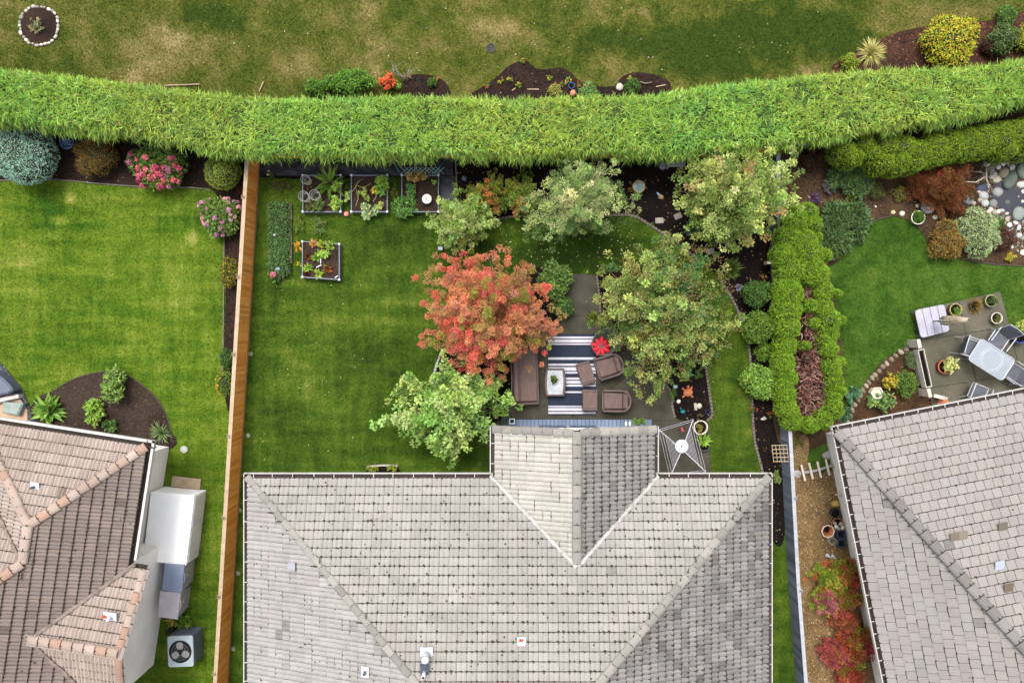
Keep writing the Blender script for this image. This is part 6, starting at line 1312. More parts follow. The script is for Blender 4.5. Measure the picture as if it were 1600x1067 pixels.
part('leg', TEAL, tr, lambda b: b.tube([P(630, 272, 0), P(630, 268, .8)], .012, 6)); part('leg', TEAL, tr, lambda b: b.tube([P(678, 272, 0), P(678, 268, .8)], .012, 6))
nt_ = thing('wire_mesh_panel', 'dark diamond wire mesh panel leaning on the back fence', 'wire mesh', P(665, 252))
def diam(b):
    for k in range(9):
        x = 638 + 6.5 * k; b.tube([P(x, 258, .15), P(x + 7, 246, .85)], .006, 4); b.tube([P(x + 7, 258, .15), P(x, 246, .85)], .006, 4)
part('mesh', mat('dull_wire', C(90, 92, 96, .5), None, 9, .6, .1), nt_, diam)
ball('garden_ball', 'small red and white ball ornament between raised beds', 'ornament', 542, 335, 4.2, mat('red_ball', C(206, 60, 56, .62), C(230, 190, 180, .62), 14, .4, .1))
lettuce = [('bright lime lettuce at the top of the lawn raised bed', 516, 384, 9, LIMEG), ('yellow green lettuce near the top rail of lawn bed', 502, 382, 8, [C(180, 190, 70, .6), C(160, 176, 60, .58)]), ('green lettuce in the middle of the lawn raised bed', 494, 402, 9, LIMEG), ('bright lettuce head at the front of lawn raised bed', 497, 428, 8, [C(166, 196, 80, .6), C(150, 184, 70, .58)]), ('green lettuce at the left front of lawn raised bed', 481, 418, 8, LIMEG), ('small red lettuce at the right of lawn raised bed', 511, 420, 8, [C(140, 50, 48, .52), C(166, 80, 50, .54), C(120, 130, 60, .54)]), ('brownish red lettuce at the left of lawn raised bed', 481, 400, 7, [C(120, 70, 50, .5), C(100, 60, 44, .5)]), ('orange fading lettuce at the top left of lawn bed', 489, 380, 7, [C(206, 150, 90, .58), C(186, 140, 84, .56)]), ('dark red lettuce in the front left bed corner', 479, 428, 5, [C(96, 44, 40, .5), C(80, 40, 38, .5)])]
for lab, px, py, r, pal in lettuce: rosette(lab, px, py, r, .3, 30, .2, .08, pal, 'lettuce', up=.5, z0=zb - .02)
rosette('small orange leafed plant left of the lawn raised bed', 465, 385, 8, .25, 26, .2, .06, [C(226, 170, 70, .6), C(190, 170, 70, .58)], up=.4)
rosette('small yellow plant at the lower left of lawn raised bed', 467, 413, 6, .2, 20, .15, .05, [C(200, 190, 70, .6), C(150, 170, 70, .58)], up=.4)
for x0, y0, x1, y1, lab in ((502, 400.5, 513, 397.5, 'white plant marker in the middle of lawn raised bed'), (494, 418, 502, 414, 'white plant marker near the front of lawn raised bed'), (501, 404, 501, 412, 'thin white plant marker upright in the lawn raised bed'), (523, 434, 528, 431, 'short white marker in the corner of lawn raised bed')):
    b = MB(); b.box((P(x0, y0, .27) + P(x1, y1, .27)) / 2, ((P(x1, y1, .27) - P(x0, y0, .27)).length, .03, .008), math.atan2(y0 - y1, x1 - x0)); single('plant_marker', lab, 'plant marker', b, CAPW, P(x0, y0, zb))
leafy('leafy beans filling the front of the ringed raised bed', 497, 318, 14, .35, 160, .08, .045, [C(104, 130, 58, .54), C(88, 116, 50, .52)], z0=zb)
leafy('tall green shoots at the right of the ringed raised bed', 526, 290, 8, .45, 70, .14, .05, LIMEG, z0=zb)
leafy('pale green squash runner across the middle raised bed', 568, 300, 15, .3, 46, .1, .08, [C(160, 176, 90, .57), C(140, 160, 76, .55)], z0=zb)
leafy('lush squash leaves in the right corner of middle bed', 597, 296, 8, .4, 36, .16, .13, [C(120, 164, 66, .57), C(104, 148, 56, .55)], sy=1.6, z0=zb)
leafy('yellow green chard in the lawn raised bed centre', 505, 392, 11, .3, 60, .13, .07, LIMEG, z0=zb)
# long bed of strawberries with timber edge
sb = [PB(427 + 9 * (k % 3), 324 + 9 * (k // 3), 8.5, .16, .16) for k in range(36)]
mound('strawberry_patch', 'long dense strawberry patch beside the cedar fence', 'plants', sb, 4200, .07, .05, [C(86, 126, 74, .55), C(70, 108, 58, .53), C(106, 142, 92, .57), C(96, 130, 60, .55)], mode='leaf', core_k=.8, stem=False, inset=.2, parent_loc=tuple(P(436, 375)))
b = MB(); 
for y0, y1 in ((320, 345), (346, 384), (385, 412)): b.box((P(455, y0, .1) + P(454, y1, .1)) / 2 - Vector((0, 0, .05)), (.06, (y1 - y0) * U() * .98, .13), R(1))
b.box(P(445, 320, .06), (.5, .05, .12)); single('timber_edging', 'weathered timber edge of the strawberry patch', 'edging', b, mat('weathered_timber', C(150, 132, 108, .56), C(110, 94, 76, .56), 6, .9, .4), P(455, 370))
leafy('pink dahlia at the foot of the strawberry patch', 430, 430, 11, .4, 110, .1, .06, GREENP, 'dahlia', 'flowers', flowers=[dict(n=1, r=.13, pal=[C(226, 140, 150, .66)], petals=60, up=.7)])
leafy('purple grey leaved plant beside the pink dahlia', 444, 424, 9, .35, 90, .1, .05, [C(112, 104, 120, .54), C(96, 96, 104, .52), C(110, 130, 90, .54)], flowers=[dict(n=2, r=.06, pal=[C(130, 116, 150, .6)], petals=20, up=.6)])
b = MB(); b.box(P(434, 420, .3), (.14, .06, .09), R(15), Matrix.Rotation(.5, 4, 'X')); b.tube([P(434, 420, 0), P(434, 420, .3)], .01, 5); single('plant_marker', 'small pale blue sign in the strawberry patch', 'plant marker', b, mat('marker_blue', C(170, 190, 214, .62)), P(434, 420))
b = MB(); c = P(430, 368, .3); b.lathe([(.04, 0), (.05, .05), (.035, .12), (.01, .16)], c, 10); b.tube([P(430, 368, 0), c], .012, 6); single('garden_figure', 'small white figure standing in the strawberry patch', 'ornament', b, CAPW, P(430, 368), None, True)
rosette('bright yellow green leaf plant in strawberry patch', 425, 407, 6, .35, 10, .16, .07, [C(170, 196, 60, .6)], up=.7)
leafy('low weedy herbs right of the timber edge', 468, 350, 10, .2, 160, .06, .03, [C(118, 136, 54, .54), C(100, 122, 46, .52)], sy=2.2)
leafy('pale weedy grass between the raised beds', 500, 352, 18, .25, 220, .08, .025, [C(128, 146, 70, .55), C(110, 134, 60, .54), C(90, 124, 70, .53)])
leafy('weedy growth in the fence corner by the fabric', 440, 290, 20, .25, 320, .07, .03, [C(96, 96, 44, .5), C(116, 120, 52, .53), C(80, 84, 36, .48)], sy=.7)
leafy('weedy growth between left and middle raised beds', 541, 300, 7, .22, 110, .06, .03, [C(96, 104, 44, .5), C(116, 120, 52, .53)], sy=2)
leafy('weedy growth between middle and right raised beds', 616, 298, 7, .25, 120, .06, .03, [C(96, 104, 44, .5), C(116, 124, 52, .53)], sy=2)
leafy('small cream rose on the fabric edge by the fence', 424, 272, 6, .35, 40, .07, .04, GREENP, flowers=[dict(n=2, r=.05, pal=[C(226, 220, 160, .66)], petals=20, up=.5)])
# back bed ornaments
def slab_stone(label, px, py, sx, sy, rot, col):
    c = P(px, py); b = MB(); b.prism(rrect(c.x, c.y, sx * U(), sy * U(), .03, R(rot), 3), 0, .05, .01); single('stepping_stone', label, 'stepping stone', b, mat('step_stone', C(168, 160, 152, .58), C(140, 132, 124, .58), 5, .85, .3, 50), c)
slab_stone('square stepping stone left in the dark back bed', 1030, 345, 13, 9, 2, 0); slab_stone('tilted stepping stone beside the tufted fern', 1059, 338, 12, 9, 24, 0); slab_stone('stepping stone under the pale tree edge', 1109, 393, 13, 9, 14, 0); slab_stone('stepping stone half hidden under the pale tree', 1138, 381, 12, 8, 10, 0)
slab_stone('flat stone between the orange shrubs', 774, 331, 11, 9, -4, 0); slab_stone('stone slab at the left tree foot in the lawn bed', 688, 388, 6, 5, 0, 0)
bt_ = thing('bird_bath', 'ringed bird bath with teal water in the back bed', 'bird bath', P(998, 292)); c = P(998, 292, .4)
part('bowl', mat('bath_stone', C(170, 156, 110, .58), C(140, 126, 86, .58), 6, .8, .3), bt_, lambda b: b.lathe([(.09, -.42), (.08, -.1), (.14, -.06), (.21, .02), (.22, .04), (.2, .045), (.17, .01), (.05, -.02)], c, 24), True)
part('water', mat('teal_water', C(60, 140, 140, .5), C(30, 60, 70, .5), 6, .1, .05, 30, .5), bt_, lambda b: b.lathe([(.16, 0), (.02, .002)], c + Vector((0, 0, .008)), 20))
leafy('dull ochre plants around the bird bath', 996, 292, 17, .35, 170, .06, .035, [C(110, 104, 50, .5), C(90, 96, 44, .5), C(150, 124, 60, .54)])
bch = thing('garden_bench', 'white slatted bench tucked under the hedge', 'bench', P(1056, 254)); BW = mat('bench_white', C(206, 210, 222, .62), C(184, 188, 202, .62), 4, .6, .1)
for k in range(4): part('seat_slat', BW, bch, lambda b: b.box(P(1057, 246 + 4.4 * k, .42), (.62 - .0 * k, .078, .03)))
for x in (1046, 1067):
    for y in (246, 259): part('leg', BW, bch, lambda b: b.box(P(x, y, .42) - Vector((0, 0, .22)), (.05, .05, .44)))
part('backrest', BW, bch, lambda b: (b.box(P(1057, 241, .75), (.62, .04, .12)), b.box(P(1057, 241.5, .58), (.62, .04, .1)), b.box(P(1046, 242, .6), (.05, .05, .5)), b.box(P(1068, 242, .6), (.05, .05, .5))))
b = MB(); c = P(1036, 259, .2); b.lathe([(.13, -.2), (.12, -.02), (.135, 0), (.12, .01), (.02, .012)], c, 18); single('garden_stool', 'pale round stool beside the white bench', 'stool', b, mat('stool_grey', C(170, 172, 184, .6), C(140, 142, 156, .6), 7, .7, .2), P(1036, 259), None, True)
gn = thing('garden_gnome', 'small tan figure with pale blue hat in back bed', 'ornament', P(1033, 308))
part('body', mat('tan_clay', C(190, 160, 112, .6), C(160, 130, 90, .6), 9, .8, .2), gn, lambda b: b.tube([P(1036, 311, .02), P(1033, 308, .1), P(1030, 305, .12)], [.05, .09, .05], 12), True)
part('hat', mat('pale_sky', C(170, 206, 226, .62)), gn, lambda b: b.tube([P(1029.5, 304.5, .12), P(1026, 301, .15)], [.055, .01], 10), True)
lamp = thing('solar_light', 'square black solar light in the bed right of fabric', 'lamp', P(725, 279))
part('housing', mat('black_plastic', C(54, 58, 66, .5), None, 5, .4, .1), lamp, lambda b: b.prism(rrect(*P(725, 279, .3)[:2], .2, .18, .03, R(-20)), .22, .3, .02)); part('panel', mat('solar_cell', C(110, 130, 156, .5), C(60, 70, 96, .5), 20, .2, .05), lamp, lambda b: b.prism(rrect(*P(725, 279, .3)[:2], .12, .1, .01, R(-20)), .3, .306)); part('stake', MATS['black_plastic'], lamp, lambda b: b.tube([P(725, 279, 0), P(725, 279, .24)], .015, 6))
rosette('feathery blue green tuft in the back bed', 1083, 357, 17, .5, 240, .4, .02, [C(96, 140, 108, .55), C(80, 124, 92, .53), C(118, 158, 128, .57)], 'fern_tuft', blade=True, up=.6)
rosette('round spiky green clump right of the olive tree', 1142, 420, 20, .55, 260, .4, .04, [C(112, 140, 62, .55), C(94, 124, 52, .53), C(140, 160, 90, .57)], 'spiky_shrub', blade=True, up=.9, droop=.1)
shrub('clipped round dark green shrub by the grey fence', 1180, 460, 23, 1.1, GREENP, 2600, .06, .04)
shrub('larger mid green shrub in the middle of the fence bed', 1186, 512, 29, 1.2, [C(100, 138, 46, .55), C(84, 120, 40, .54), C(116, 152, 58, .56)], 3600, .07, .045)
shrub('low green shrub between the two larger fence shrubs', 1193, 550, 16, .6, MIDP, 1200, .07, .04)
shrub('bright green leafy shrub lowest along the grey fence', 1186, 596, 28, 1.2, [C(120, 162, 66, .57), C(102, 146, 56, .55), C(138, 176, 84, .58)], 3200, .09, .06, core_k=.7, loose=.35)
rosette('lilac grey small clump beside the dark green shrub', 1155, 449, 7, .2, 40, .15, .04, [C(140, 140, 170, .58), C(160, 156, 180, .6)], up=.4)
for px, py, lab, pal in ((1194, 434, 'orange flowers by the fence above the clipped shrub', [C(226, 110, 60, .64)]), (1199, 446, 'red flower beside the grey fence boards', [C(206, 60, 50, .62)]), (1202, 648, 'red flowers near the bottom of the fence bed', [C(196, 60, 50, .62)]), (1178, 640, 'small orange red flower at the edging', [C(206, 90, 50, .62)])):
    leafy(lab, px, py, 6, .2, 30, .05, .03, GREENP, 'flower_clump', 'flowers', flowers=[dict(n=4, r=.04, pal=pal, petals=9)])
b = MB(); c = P(1193, 654, .15); b.blob(c, (.11, .06, .07), .1, 10, 7, .2); b.blob(c + Vector((.0, .05, .07)), (.045, .045, .05), .1, 8, 6); single('garden_duck', 'turquoise and pink figure low in the fence bed', 'ornament', b, mat('turquoise', C(90, 196, 178, .6), C(226, 170, 180, .6), 5, .5, .1), P(1193, 654), None, True)
b = MB(); c = P(1215, 643, .75); b.lathe([(.08, 0), (.09, .03), (.05, .06), (.08, .08), (.01, .1)], c, 14); b.tube([P(1213, 643, .0), c], .014, 6); single('garden_lantern', 'small white lantern standing by the grey fence', 'lantern', b, CAPW, P(1213, 643), None, True)
tl = thing('wooden_trellis', 'tan square lattice trellis leaning by the grey fence', 'trellis', P(1220, 708)); TANW = mat('trellis_tan', C(190, 170, 140, .6), C(160, 140, 112, .6), 6, .85, .3)
for k in range(5): part('slat', TANW, tl, lambda b: b.tube([P(1206 + 5.8 * k, 695, .95), P(1209 + 5.8 * k, 722, .7)], .014, 6))
for k in range(5): part('slat', TANW, tl, lambda b: b.tube([P(1205.5 + .6 * k, 696 + 6.2 * k, .97 - .06 * k), P(1230.5 + .6 * k, 695 + 6.4 * k, .97 - .06 * k)], .014, 6))
for x in (1208, 1231): part('leg', TANW, tl, lambda b: b.tube([P(x, 708, .85), P(x - 2, 706, 0)], .016, 6))
leafy('small leafy plant at the foot of the tan trellis', 1216, 742, 8, .35, 90, .09, .05, [C(120, 140, 76, .55), C(100, 124, 60, .53)], sy=1.8)
gl = thing('gate_latch', 'pale crossbar with post on the grey fence', 'latch', P(1207, 411)); part('bar', mat('pale_metal', C(210, 208, 202, .62)), gl, lambda b: b.box(P(1208, 411, .86), (.34, .05, .05))); part('bracket', TANW, gl, lambda b: b.box(P(1199, 411, .62), (.14, .09, .3))); part('stay', TANW, gl, lambda b: b.box(P(1200, 411, .25), (.04, .04, .5)))
# ---------------- patio furniture
ru = MB(); x0, x1 = 856.5, 930.5; RUGN = C(44, 54, 74, .5)
ys = [522, (525.8, 1), (528.8, 0), (530.2, 1), (535, 0), (536.4, 1), (538.6, 0), (558.2, 1), (561.8, 0), (568, 1), (571.2, 0), (573.5, 1), (579, 0), (580.5, 1), (583.5, 0), (589.5, 1), (593, 0), (594.5, 1), (599, 0), (600.5, 1), (603.5, 0), (611, 1), (613.5, 0), (633.5, 1), (635.5, 0), (637, 1), (641.3, 0), (643, 1), (646, 0), (648.5, 0)]
yy = [522] + [y for y, _ in ys[1:]]; cc_ = [0] + [c for _, c in ys[1:]]
for i in range(len(yy) - 1):
    ru.cur = cc_[i]; a, b_ = P(x0, yy[i]), P(x1, yy[i + 1]); ru._add([(a.x, b_.y, .082), (b_.x, b_.y, .082), (b_.x, a.y, .082), (a.x, a.y, .082)], [(0, 1, 2, 3)])
ru.cur = 0; a, b_ = P(x0, 522), P(x1, 648.5); ru._add([(a.x, b_.y, .07), (b_.x, b_.y, .07), (b_.x, a.y, .07), (a.x, a.y, .07), (a.x, b_.y, .0815), (b_.x, b_.y, .0815), (b_.x, a.y, .0815), (a.x, a.y, .0815)], [(0, 1, 5, 4), (1, 2, 6, 5), (2, 3, 7, 6), (3, 0, 4, 7)])
single('outdoor_rug', 'navy and white striped outdoor rug on the patio', 'rug', ru, [mat('rug_navy', C(46, 56, 76, .5), C(36, 46, 64, .5), 3, .95, .4, 120), mat('rug_white', C(214, 210, 220, .6), C(190, 188, 198, .6), 3, .95, .4, 120)], P(893, 585, .05))
def wicker_mat():
    m = bpy.data.materials.new('brown_wicker'); nt, N, L = nodes_of(m); p = N.new('ShaderNodeTexCoord').outputs['Object']
    w = N.new('ShaderNodeTexWave'); w.inputs['Scale'].default_value = 28; w.inputs['Distortion'].default_value = .6; L.new(p, w.inputs['Vector']); n_ = nz(nt, p, 7, 4, .6, 0, (6, .5, 1))
    col = mix(nt, rng(nt, n_, .35, .65), C(140, 116, 108, .5), C(112, 90, 84, .5)); col = mix(nt, rng(nt, w.outputs[1], 0, 1, 0, .35), col, C(84, 66, 62, .5)); finish(nt, col, .6, w.outputs[1], .4, .01, .3); return m
WICK = wicker_mat(); WICKD = mat('wicker_dark', C(116, 96, 92, .5), C(90, 74, 70, .5), 6, .6, .4, 70)
def lounge(name, label, px, py, rot, depth, width, seat_h=.38, back_h=.66, arm_h=.5, curved=True, z0=.085):
    """woven armchair or sofa: local x points to the front, y across"""
    root = thing(name, label, 'sofa' if name == 'sofa' else 'chair', (0, 0, 0)); d, w = depth / 2, width / 2
    part('seat_base', WICKD, root, lambda b: b.prism(rrect(.02, 0, depth - .08, width - .06, .05), .06, seat_h - .1))
    part('seat_cushion', WICK, root, lambda b: b.prism(rrect(.08, 0, depth * .68, width - .2, .05), seat_h - .1, seat_h + .02, .03))
    t = .07
    def shell(b):
        # outer rim running from one arm round the back to the other arm
        n = 14; out = []
        for i in range(n + 1):
            f = i / n
            if curved:
                a = math.pi / 2 + math.pi * f; x = -d * .35 + math.cos(a) * d * .65; y = math.sin(a) * w
            else:
                a = 0; s_ = f * 3
                x, y = (-d * 0 - d * min(1, s_), w) if s_ <= 1 else ((-d, w - 2 * w * (s_ - 1)) if s_ <= 2 else (-d * (3 - s_), -w))
            back = max(0, min(1, (-x - d * .1) / (d * .6))); out.append((x, y, arm_h + (back_h - arm_h) * back ** .7))
        out = [(d * .92, w, arm_h - .04)] + out + [(d * .92, -w, arm_h - .04)]
        vs = []
        for x, y, z in out:
            l = math.hypot(x + d * .3, y) or 1; ix, iy = -(x + d * .3) / l * t, -y / l * t
            if abs(x - d * .92) < 1e-6: ix, iy = 0, -math.copysign(t, y)
            vs += [(x, y, .06), (x, y, z - .02), (x + ix * .3, y + iy * .3, z), (x + ix * .8, y + iy * .8, z), (x + ix, y + iy, z - .02), (x + ix, y + iy, .1)]
        m_ = len(out); fs = []
        for i in range(m_ - 1):
            for k in range(5): fs.append((6 * i + k, 6 * i + k + 1, 6 * i + 7 + k, 6 * i + 6 + k))
        fs += [(0, 1, 2, 3, 4, 5), tuple(6 * (m_ - 1) + k for k in (5, 4, 3, 2, 1, 0))]; b._add(vs, fs)
    part('shell', WICKD, root, shell)
    part('back_cushion', WICK if name == 'sofa' else WICKD, root, lambda b: b.prism(rrect(-d * .62, 0, depth * .2, width - .22, .06), seat_h - .02, back_h - .05, .05))
    for sx in (-.75, .8):
        for sy in (-.8, .8): part('foot', MATS['black_plastic'], root, lambda b: b.lathe([(.025, 0), (.025, .08)], (d * sx, w * sy, 0), 8))
    c = P(px, py, .45); root.location = (c.x, c.y, z0 - .012); root.rotation_euler = (0, 0, R(rot)); return root
u45 = U(.5)
lounge('armchair', 'brown wicker armchair turned toward the red flower cushion', 952, 572, 198, 43 * u45, 36 * u45)
lounge('armchair', 'brown wicker armchair nearest the deck, facing the rug', 962.5, 626, 180, 45 * u45, 35 * u45)
lounge('sofa', 'brown wicker sofa under the coral red tree', 820, 586, 2, 44 * u45, 92 * u45, .38, .68, .52, False)
def ottoman(label, px, py, rot, sx, sy):
    root = thing('ottoman', label, 'ottoman', (0, 0, 0)); u = U(.4)
    part('base', WICKD, root, lambda b: b.prism(rrect(0, 0, sx * u - .04, sy * u - .06, .04), .0, .3)); part('cushion', WICK, root, lambda b: b.prism(rrect(0, 0, sx * u - .03, (sy - 7) * u, .03), .3, .39, .025))
    for s_ in (-1, 1): part('end_roll', WICKD, root, lambda b: b.tube([(-sx * u / 2 + .02, s_ * (sy / 2 - 2) * u, .34), (sx * u / 2 - .02, s_ * (sy / 2 - 2) * u, .34)], .055, 10))
    c = P(px, py, .35); root.location = (c.x, c.y, .084); root.rotation_euler = (0, 0, R(rot)); return root
ottoman('brown wicker ottoman turned at an angle on the rug', 915, 583, 19, 23, 35); ottoman('brown wicker ottoman set square on the lower rug end', 921.5, 625, 0, 24.5, 33)
tb_ = thing('coffee_table', 'brown wicker coffee table with pale glass top', 'table', P(867, 597, .084)); c = P(867.5, 597.5, .44)
def barrel_poly(sx, sy, bul):
    pts = [(sx / 2 + bul * (1 - (2 * t - 1) ** 2), sy / 2 - sy * t) for t in np.linspace(.06, .94, 9)]; return [(c.x + x, c.y + y) for x, y in pts] + [(c.x - x, c.y - y) for x, y in pts]
part('base', WICKD, tb_, lambda b: b.prism(barrel_poly(27 * u45, 49 * u45, .07), .084, .43, .02)); part('glass_top', mat('frosted_top', C(190, 192, 198, .6), C(160, 164, 172, .6), 5, .25, .05, 30, .5), tb_, lambda b: b.prism(barrel_poly(21 * u45, 43 * u45, .055), .432, .445, .006))
pot('planter_bowl', 'white bowl planter on the coffee table', 866, 594, 6.5, .1, CAPW, z0=.445)
leafy('dark green plant in the coffee table bowl', 865, 594, 7, .2, 90, .07, .045, [C(60, 90, 36, .52), C(84, 110, 44, .54), C(120, 130, 50, .55)], z0=.5, flowers=[dict(n=3, r=.025, pal=[C(226, 120, 60, .62), C(230, 226, 220, .66)], petals=8)])
sw = thing('round_lounge_chair', 'grey woven round lounge chair under the olive tree', 'chair', (0, 0, 0)); c = P(946, 534, .4)
part('shell', mat('grey_weave', C(112, 118, 110, .54), C(84, 90, 84, .54), 5, .8, .4, 70), sw, lambda b: b.lathe([(.3, .06), (.42, .2), (.52, .42), (.54, .5), (.5, .5), (.44, .36), (.3, .26), (.02, .24)], (0, 0, 0), 28, 1.0, .82), True)
part('seat_cushion', mat('charcoal_cushion', C(62, 70, 66, .5), C(44, 50, 48, .5), 5, .9, .3), sw, lambda b: b.lathe([(.36, .24), (.38, .3), (.3, .35), (.02, .36)], (0, 0, 0), 24, 1, .82), True)
part('base', MATS['black_plastic'], sw, lambda b: b.lathe([(.34, 0), (.34, .03), (.06, .05), (.06, .14)], (0, 0, 0), 22)); sw.location = (c.x, c.y, .07); sw.rotation_euler = (0, 0, R(38))
fp = thing('flower_pillow', 'red flower shaped cushion on the grey round chair', 'cushion', P(939, 541, .42)); c = P(939, 541, .52); RP_ = mat('red_cushion', C(206, 28, 44, .62), C(180, 20, 36, .62), 6, .8, .3)
for k in range(9):
    a = 6.283 * k / 9 + .1; l = .3 if k % 2 else .34
    q = part('petal', RP_, fp, lambda b: b.blob(c + Vector((math.cos(a) * l * .55, math.sin(a) * l * .55, .03 + .012 * (k % 3))), (l * .5, .085, .05), .05, 12, 8, a), True)
    part('seam', mat('pink_seam', C(240, 130, 140, .62)), q, lambda b: b.tube([c + Vector((math.cos(a) * .06, math.sin(a) * .06, .075 + .012 * (k % 3))), c + Vector((math.cos(a) * l * .6, math.sin(a) * l * .6, .086 + .012 * (k % 3))), c + Vector((math.cos(a) * l * .95, math.sin(a) * l * .95, .055 + .012 * (k % 3)))], .006, 5))
part('button', mat('button_grey', C(110, 104, 104, .55)), fp, lambda b: b.blob(c + Vector((0, 0, .08)), (.06, .06, .035), .02, 14, 8), True)
# deck with blue grey boards, lantern, pots
dk = thing('deck', 'narrow blue grey board deck under the gable eave', 'deck', P(905, 665)); DB = attr_mat('deck_boards', .75, .2, 30, .3, .25)
xx = 793.0
while xx < 1014:
    b = MB(); j = random.gauss(1, .06); b.col = tuple(v * j for v in C(118, 134, 160, .56)); a = P(xx, 655.5, .14); e = P(xx + 5.5, 655.5, .14); b.prism([(a.x, a.y), (e.x, e.y), (e.x, a.y - .9), (a.x, a.y - .9)], .1, .14, .004); b.build('board', DB, dk, False, True); xx += 6.1
part('joist', MATS['weathered_timber'], dk, lambda b: b.box((P(904, 660).x, P(904, 660).y - .35, .07), (4.9, .7, .05)))
ln = thing('lantern', 'white square lantern at the left end of the deck', 'lantern', P(800, 658, .14)); c = P(800, 658, .4)
part('frame', CAPW, ln, lambda b: [b.box(c + Vector((sx * .08, sy * .08, -.12)), (.025, .025, .26)) for sx in (-1, 1) for sy in (-1, 1)] + [b.box(c + Vector((0, s_ * .08, .02)), (.18, .025, .02)) for s_ in (-1, 1)] + [b.box(c + Vector((s_ * .08, 0, .02)), (.025, .135, .02)) for s_ in (-1, 1)]); part('candle', MATS['black'], ln, lambda b: b.box(c + Vector((0, 0, -.13)), (.12, .12, .24)))
leafy('blue green plant on the deck beside the lantern', 789, 657, 9, .3, 70, .07, .04, [C(96, 130, 120, .55), C(80, 112, 100, .54)], z0=.05)
ball('garden_ball', 'small tan shell ornament right of the deck lantern', 'ornament', 809, 659, 4, MATS['tan_clay'])
for x, lab in ((978, 'left white clog on the deck'), (984, 'right white clog on the deck')):
    b = MB(); c = P(x, 662, .19); b.blob(c, (.05, .1, .045), .05, 10, 7); single('shoe', lab, 'shoe', b, CAPW, P(x, 662, .14), None, True)
for px, lab in ((994, 'left small green pot plant on the deck'), (1004, 'right small green pot plant at the deck end')):
    leafy(lab, px, 658, 6, .3, 60, .07, .045, MIDP, z0=.14)
pot('pot', 'brown pot with dry plant at the patio path top', 883, 441, 8, .3, mat('brown_pot', C(96, 86, 74, .54), C(70, 62, 54, .54), 6, .7, .2))
rosette('dry tan plant in the pot at the patio path', 886, 437, 10, .5, 16, .2, .05, [C(166, 142, 100, .56)], up=.6, z0=.22)
pot('pot', 'yellow rimmed pot beside the olive tree trunk', 948, 444, 6.5, .28, mat('yellow_pot', C(176, 160, 80, .58), C(150, 136, 66, .58), 6, .6, .2))
shrub('green rose bush with yellow leaves right of the coral tree', 868, 440, 26, 1.0, [C(96, 130, 64, .55), C(80, 114, 56, .53), C(116, 146, 80, .57)], 2600, .12, .08, sy=1.25, core_k=.55, loose=.5, flowers=[dict(n=10, r=.04, pal=[C(214, 206, 80, .62), C(200, 200, 70, .6)], petals=10)])
shrub('lower spreading part of rose bush along the patio path', 880, 480, 18, .7, [C(88, 124, 66, .55), C(76, 110, 58, .53)], 900, .1, .06, core_k=.55, loose=.4)
rosette('bright green spiky plant at the path beside olive tree', 930, 497, 14, .5, 60, .3, .045, [C(140, 164, 66, .57), C(120, 148, 56, .55)], up=.7)
leafy('red flowering plant half hidden beside coral tree', 694, 553, 7, .35, 60, .07, .05, [C(150, 40, 50, .54), C(90, 60, 40, .5)])
b = MB(); b.prism(rrect(*P(680, 597, .25)[:2], .14, .12, .01, R(30)), .18, .25, .01); b.tube([P(680, 597, 0), P(680, 597, .2)], .014, 6); single('solar_light', 'small pale solar light beside the coral tree', 'lamp', b, mat('solar_pale', C(180, 186, 194, .6)), P(680, 597))
b = MB(); b.prism(rrect(*P(688, 388, .2)[:2], .16, .13, .01, R(-4)), .13, .2, .01); b.tube([P(688, 388, 0), P(688, 388, .15)], .014, 6); single('solar_light', 'white topped solar light under the pale small tree', 'lamp', b, MATS['solar_pale'], P(688, 388))
# turtle bed
tt = thing('turtle_ornament', 'terracotta turtle ornament in the triangular bed', 'ornament', P(1074, 613)); TC = mat('terracotta', C(206, 126, 84, .6), C(180, 104, 66, .6), 8, .8, .3); c = P(1075, 613, .06)
part('turtle_shell', TC, tt, lambda b: b.blob(c, (.17, .15, .1), .05, 14, 9, .3), True)
for a, r_ in ((.9, .19), (2.5, .19), (3.9, .19), (5.5, .19)): part('flipper', TC, tt, lambda b: b.blob(c + Vector((math.cos(a) * r_, math.sin(a) * r_, -.03)), (.075, .04, .025), .05, 9, 6, a), True)
part('head', TC, tt, lambda b: b.blob(c + Vector((.0, .2, 0)), (.05, .06, .045), .05, 10, 7), True)
stone('stone', 'white round stone left of the turtle ornament', 1060, 627, 3.2, 3.6, STONE_P[2]); stone('stone', 'beige lumpy stone below the turtle ornament', 1092, 634, 4.5, 4.5, STONE_P[0])
b = MB(); b.prism(rrect(*P(1086, 635)[:2], .1, .26, .02, R(5)), 0, .1, .02); single('stone_block', 'upright pale block beside the beige lumpy stone', 'stone', b, mat('pale_block', C(190, 178, 158, .58)), P(1086, 635))
b = MB(); c = P(1067, 643, .12); b.blob(c, (.1, .08, .08), .05, 12, 8); b.tube([c + Vector((-.05, .05, .03)), c + Vector((-.12, .16, .08))], [.03, .015], 8); single('watering_can', 'small teal watering can in the turtle bed', 'ornament', b, mat('teal_glaze', C(30, 130, 130, .58), C(20, 100, 104, .58), 7, .35, .1), P(1067, 643), None, True)
b = MB(); c = P(1055, 604, .2); b.blob(c, (.09, .07, .06), .15, 10, 7); single('garden_bird', 'pale turquoise bird ornament under the olive tree', 'ornament', b, mat('pale_teal', C(150, 196, 196, .6)), P(1055, 604), None, True)
pot('pot', 'small blue pot in the corner of the turtle bed', 1106, 643, 4, .15, mat('navy_pot', C(50, 70, 120, .55), None, 6, .4, .1))
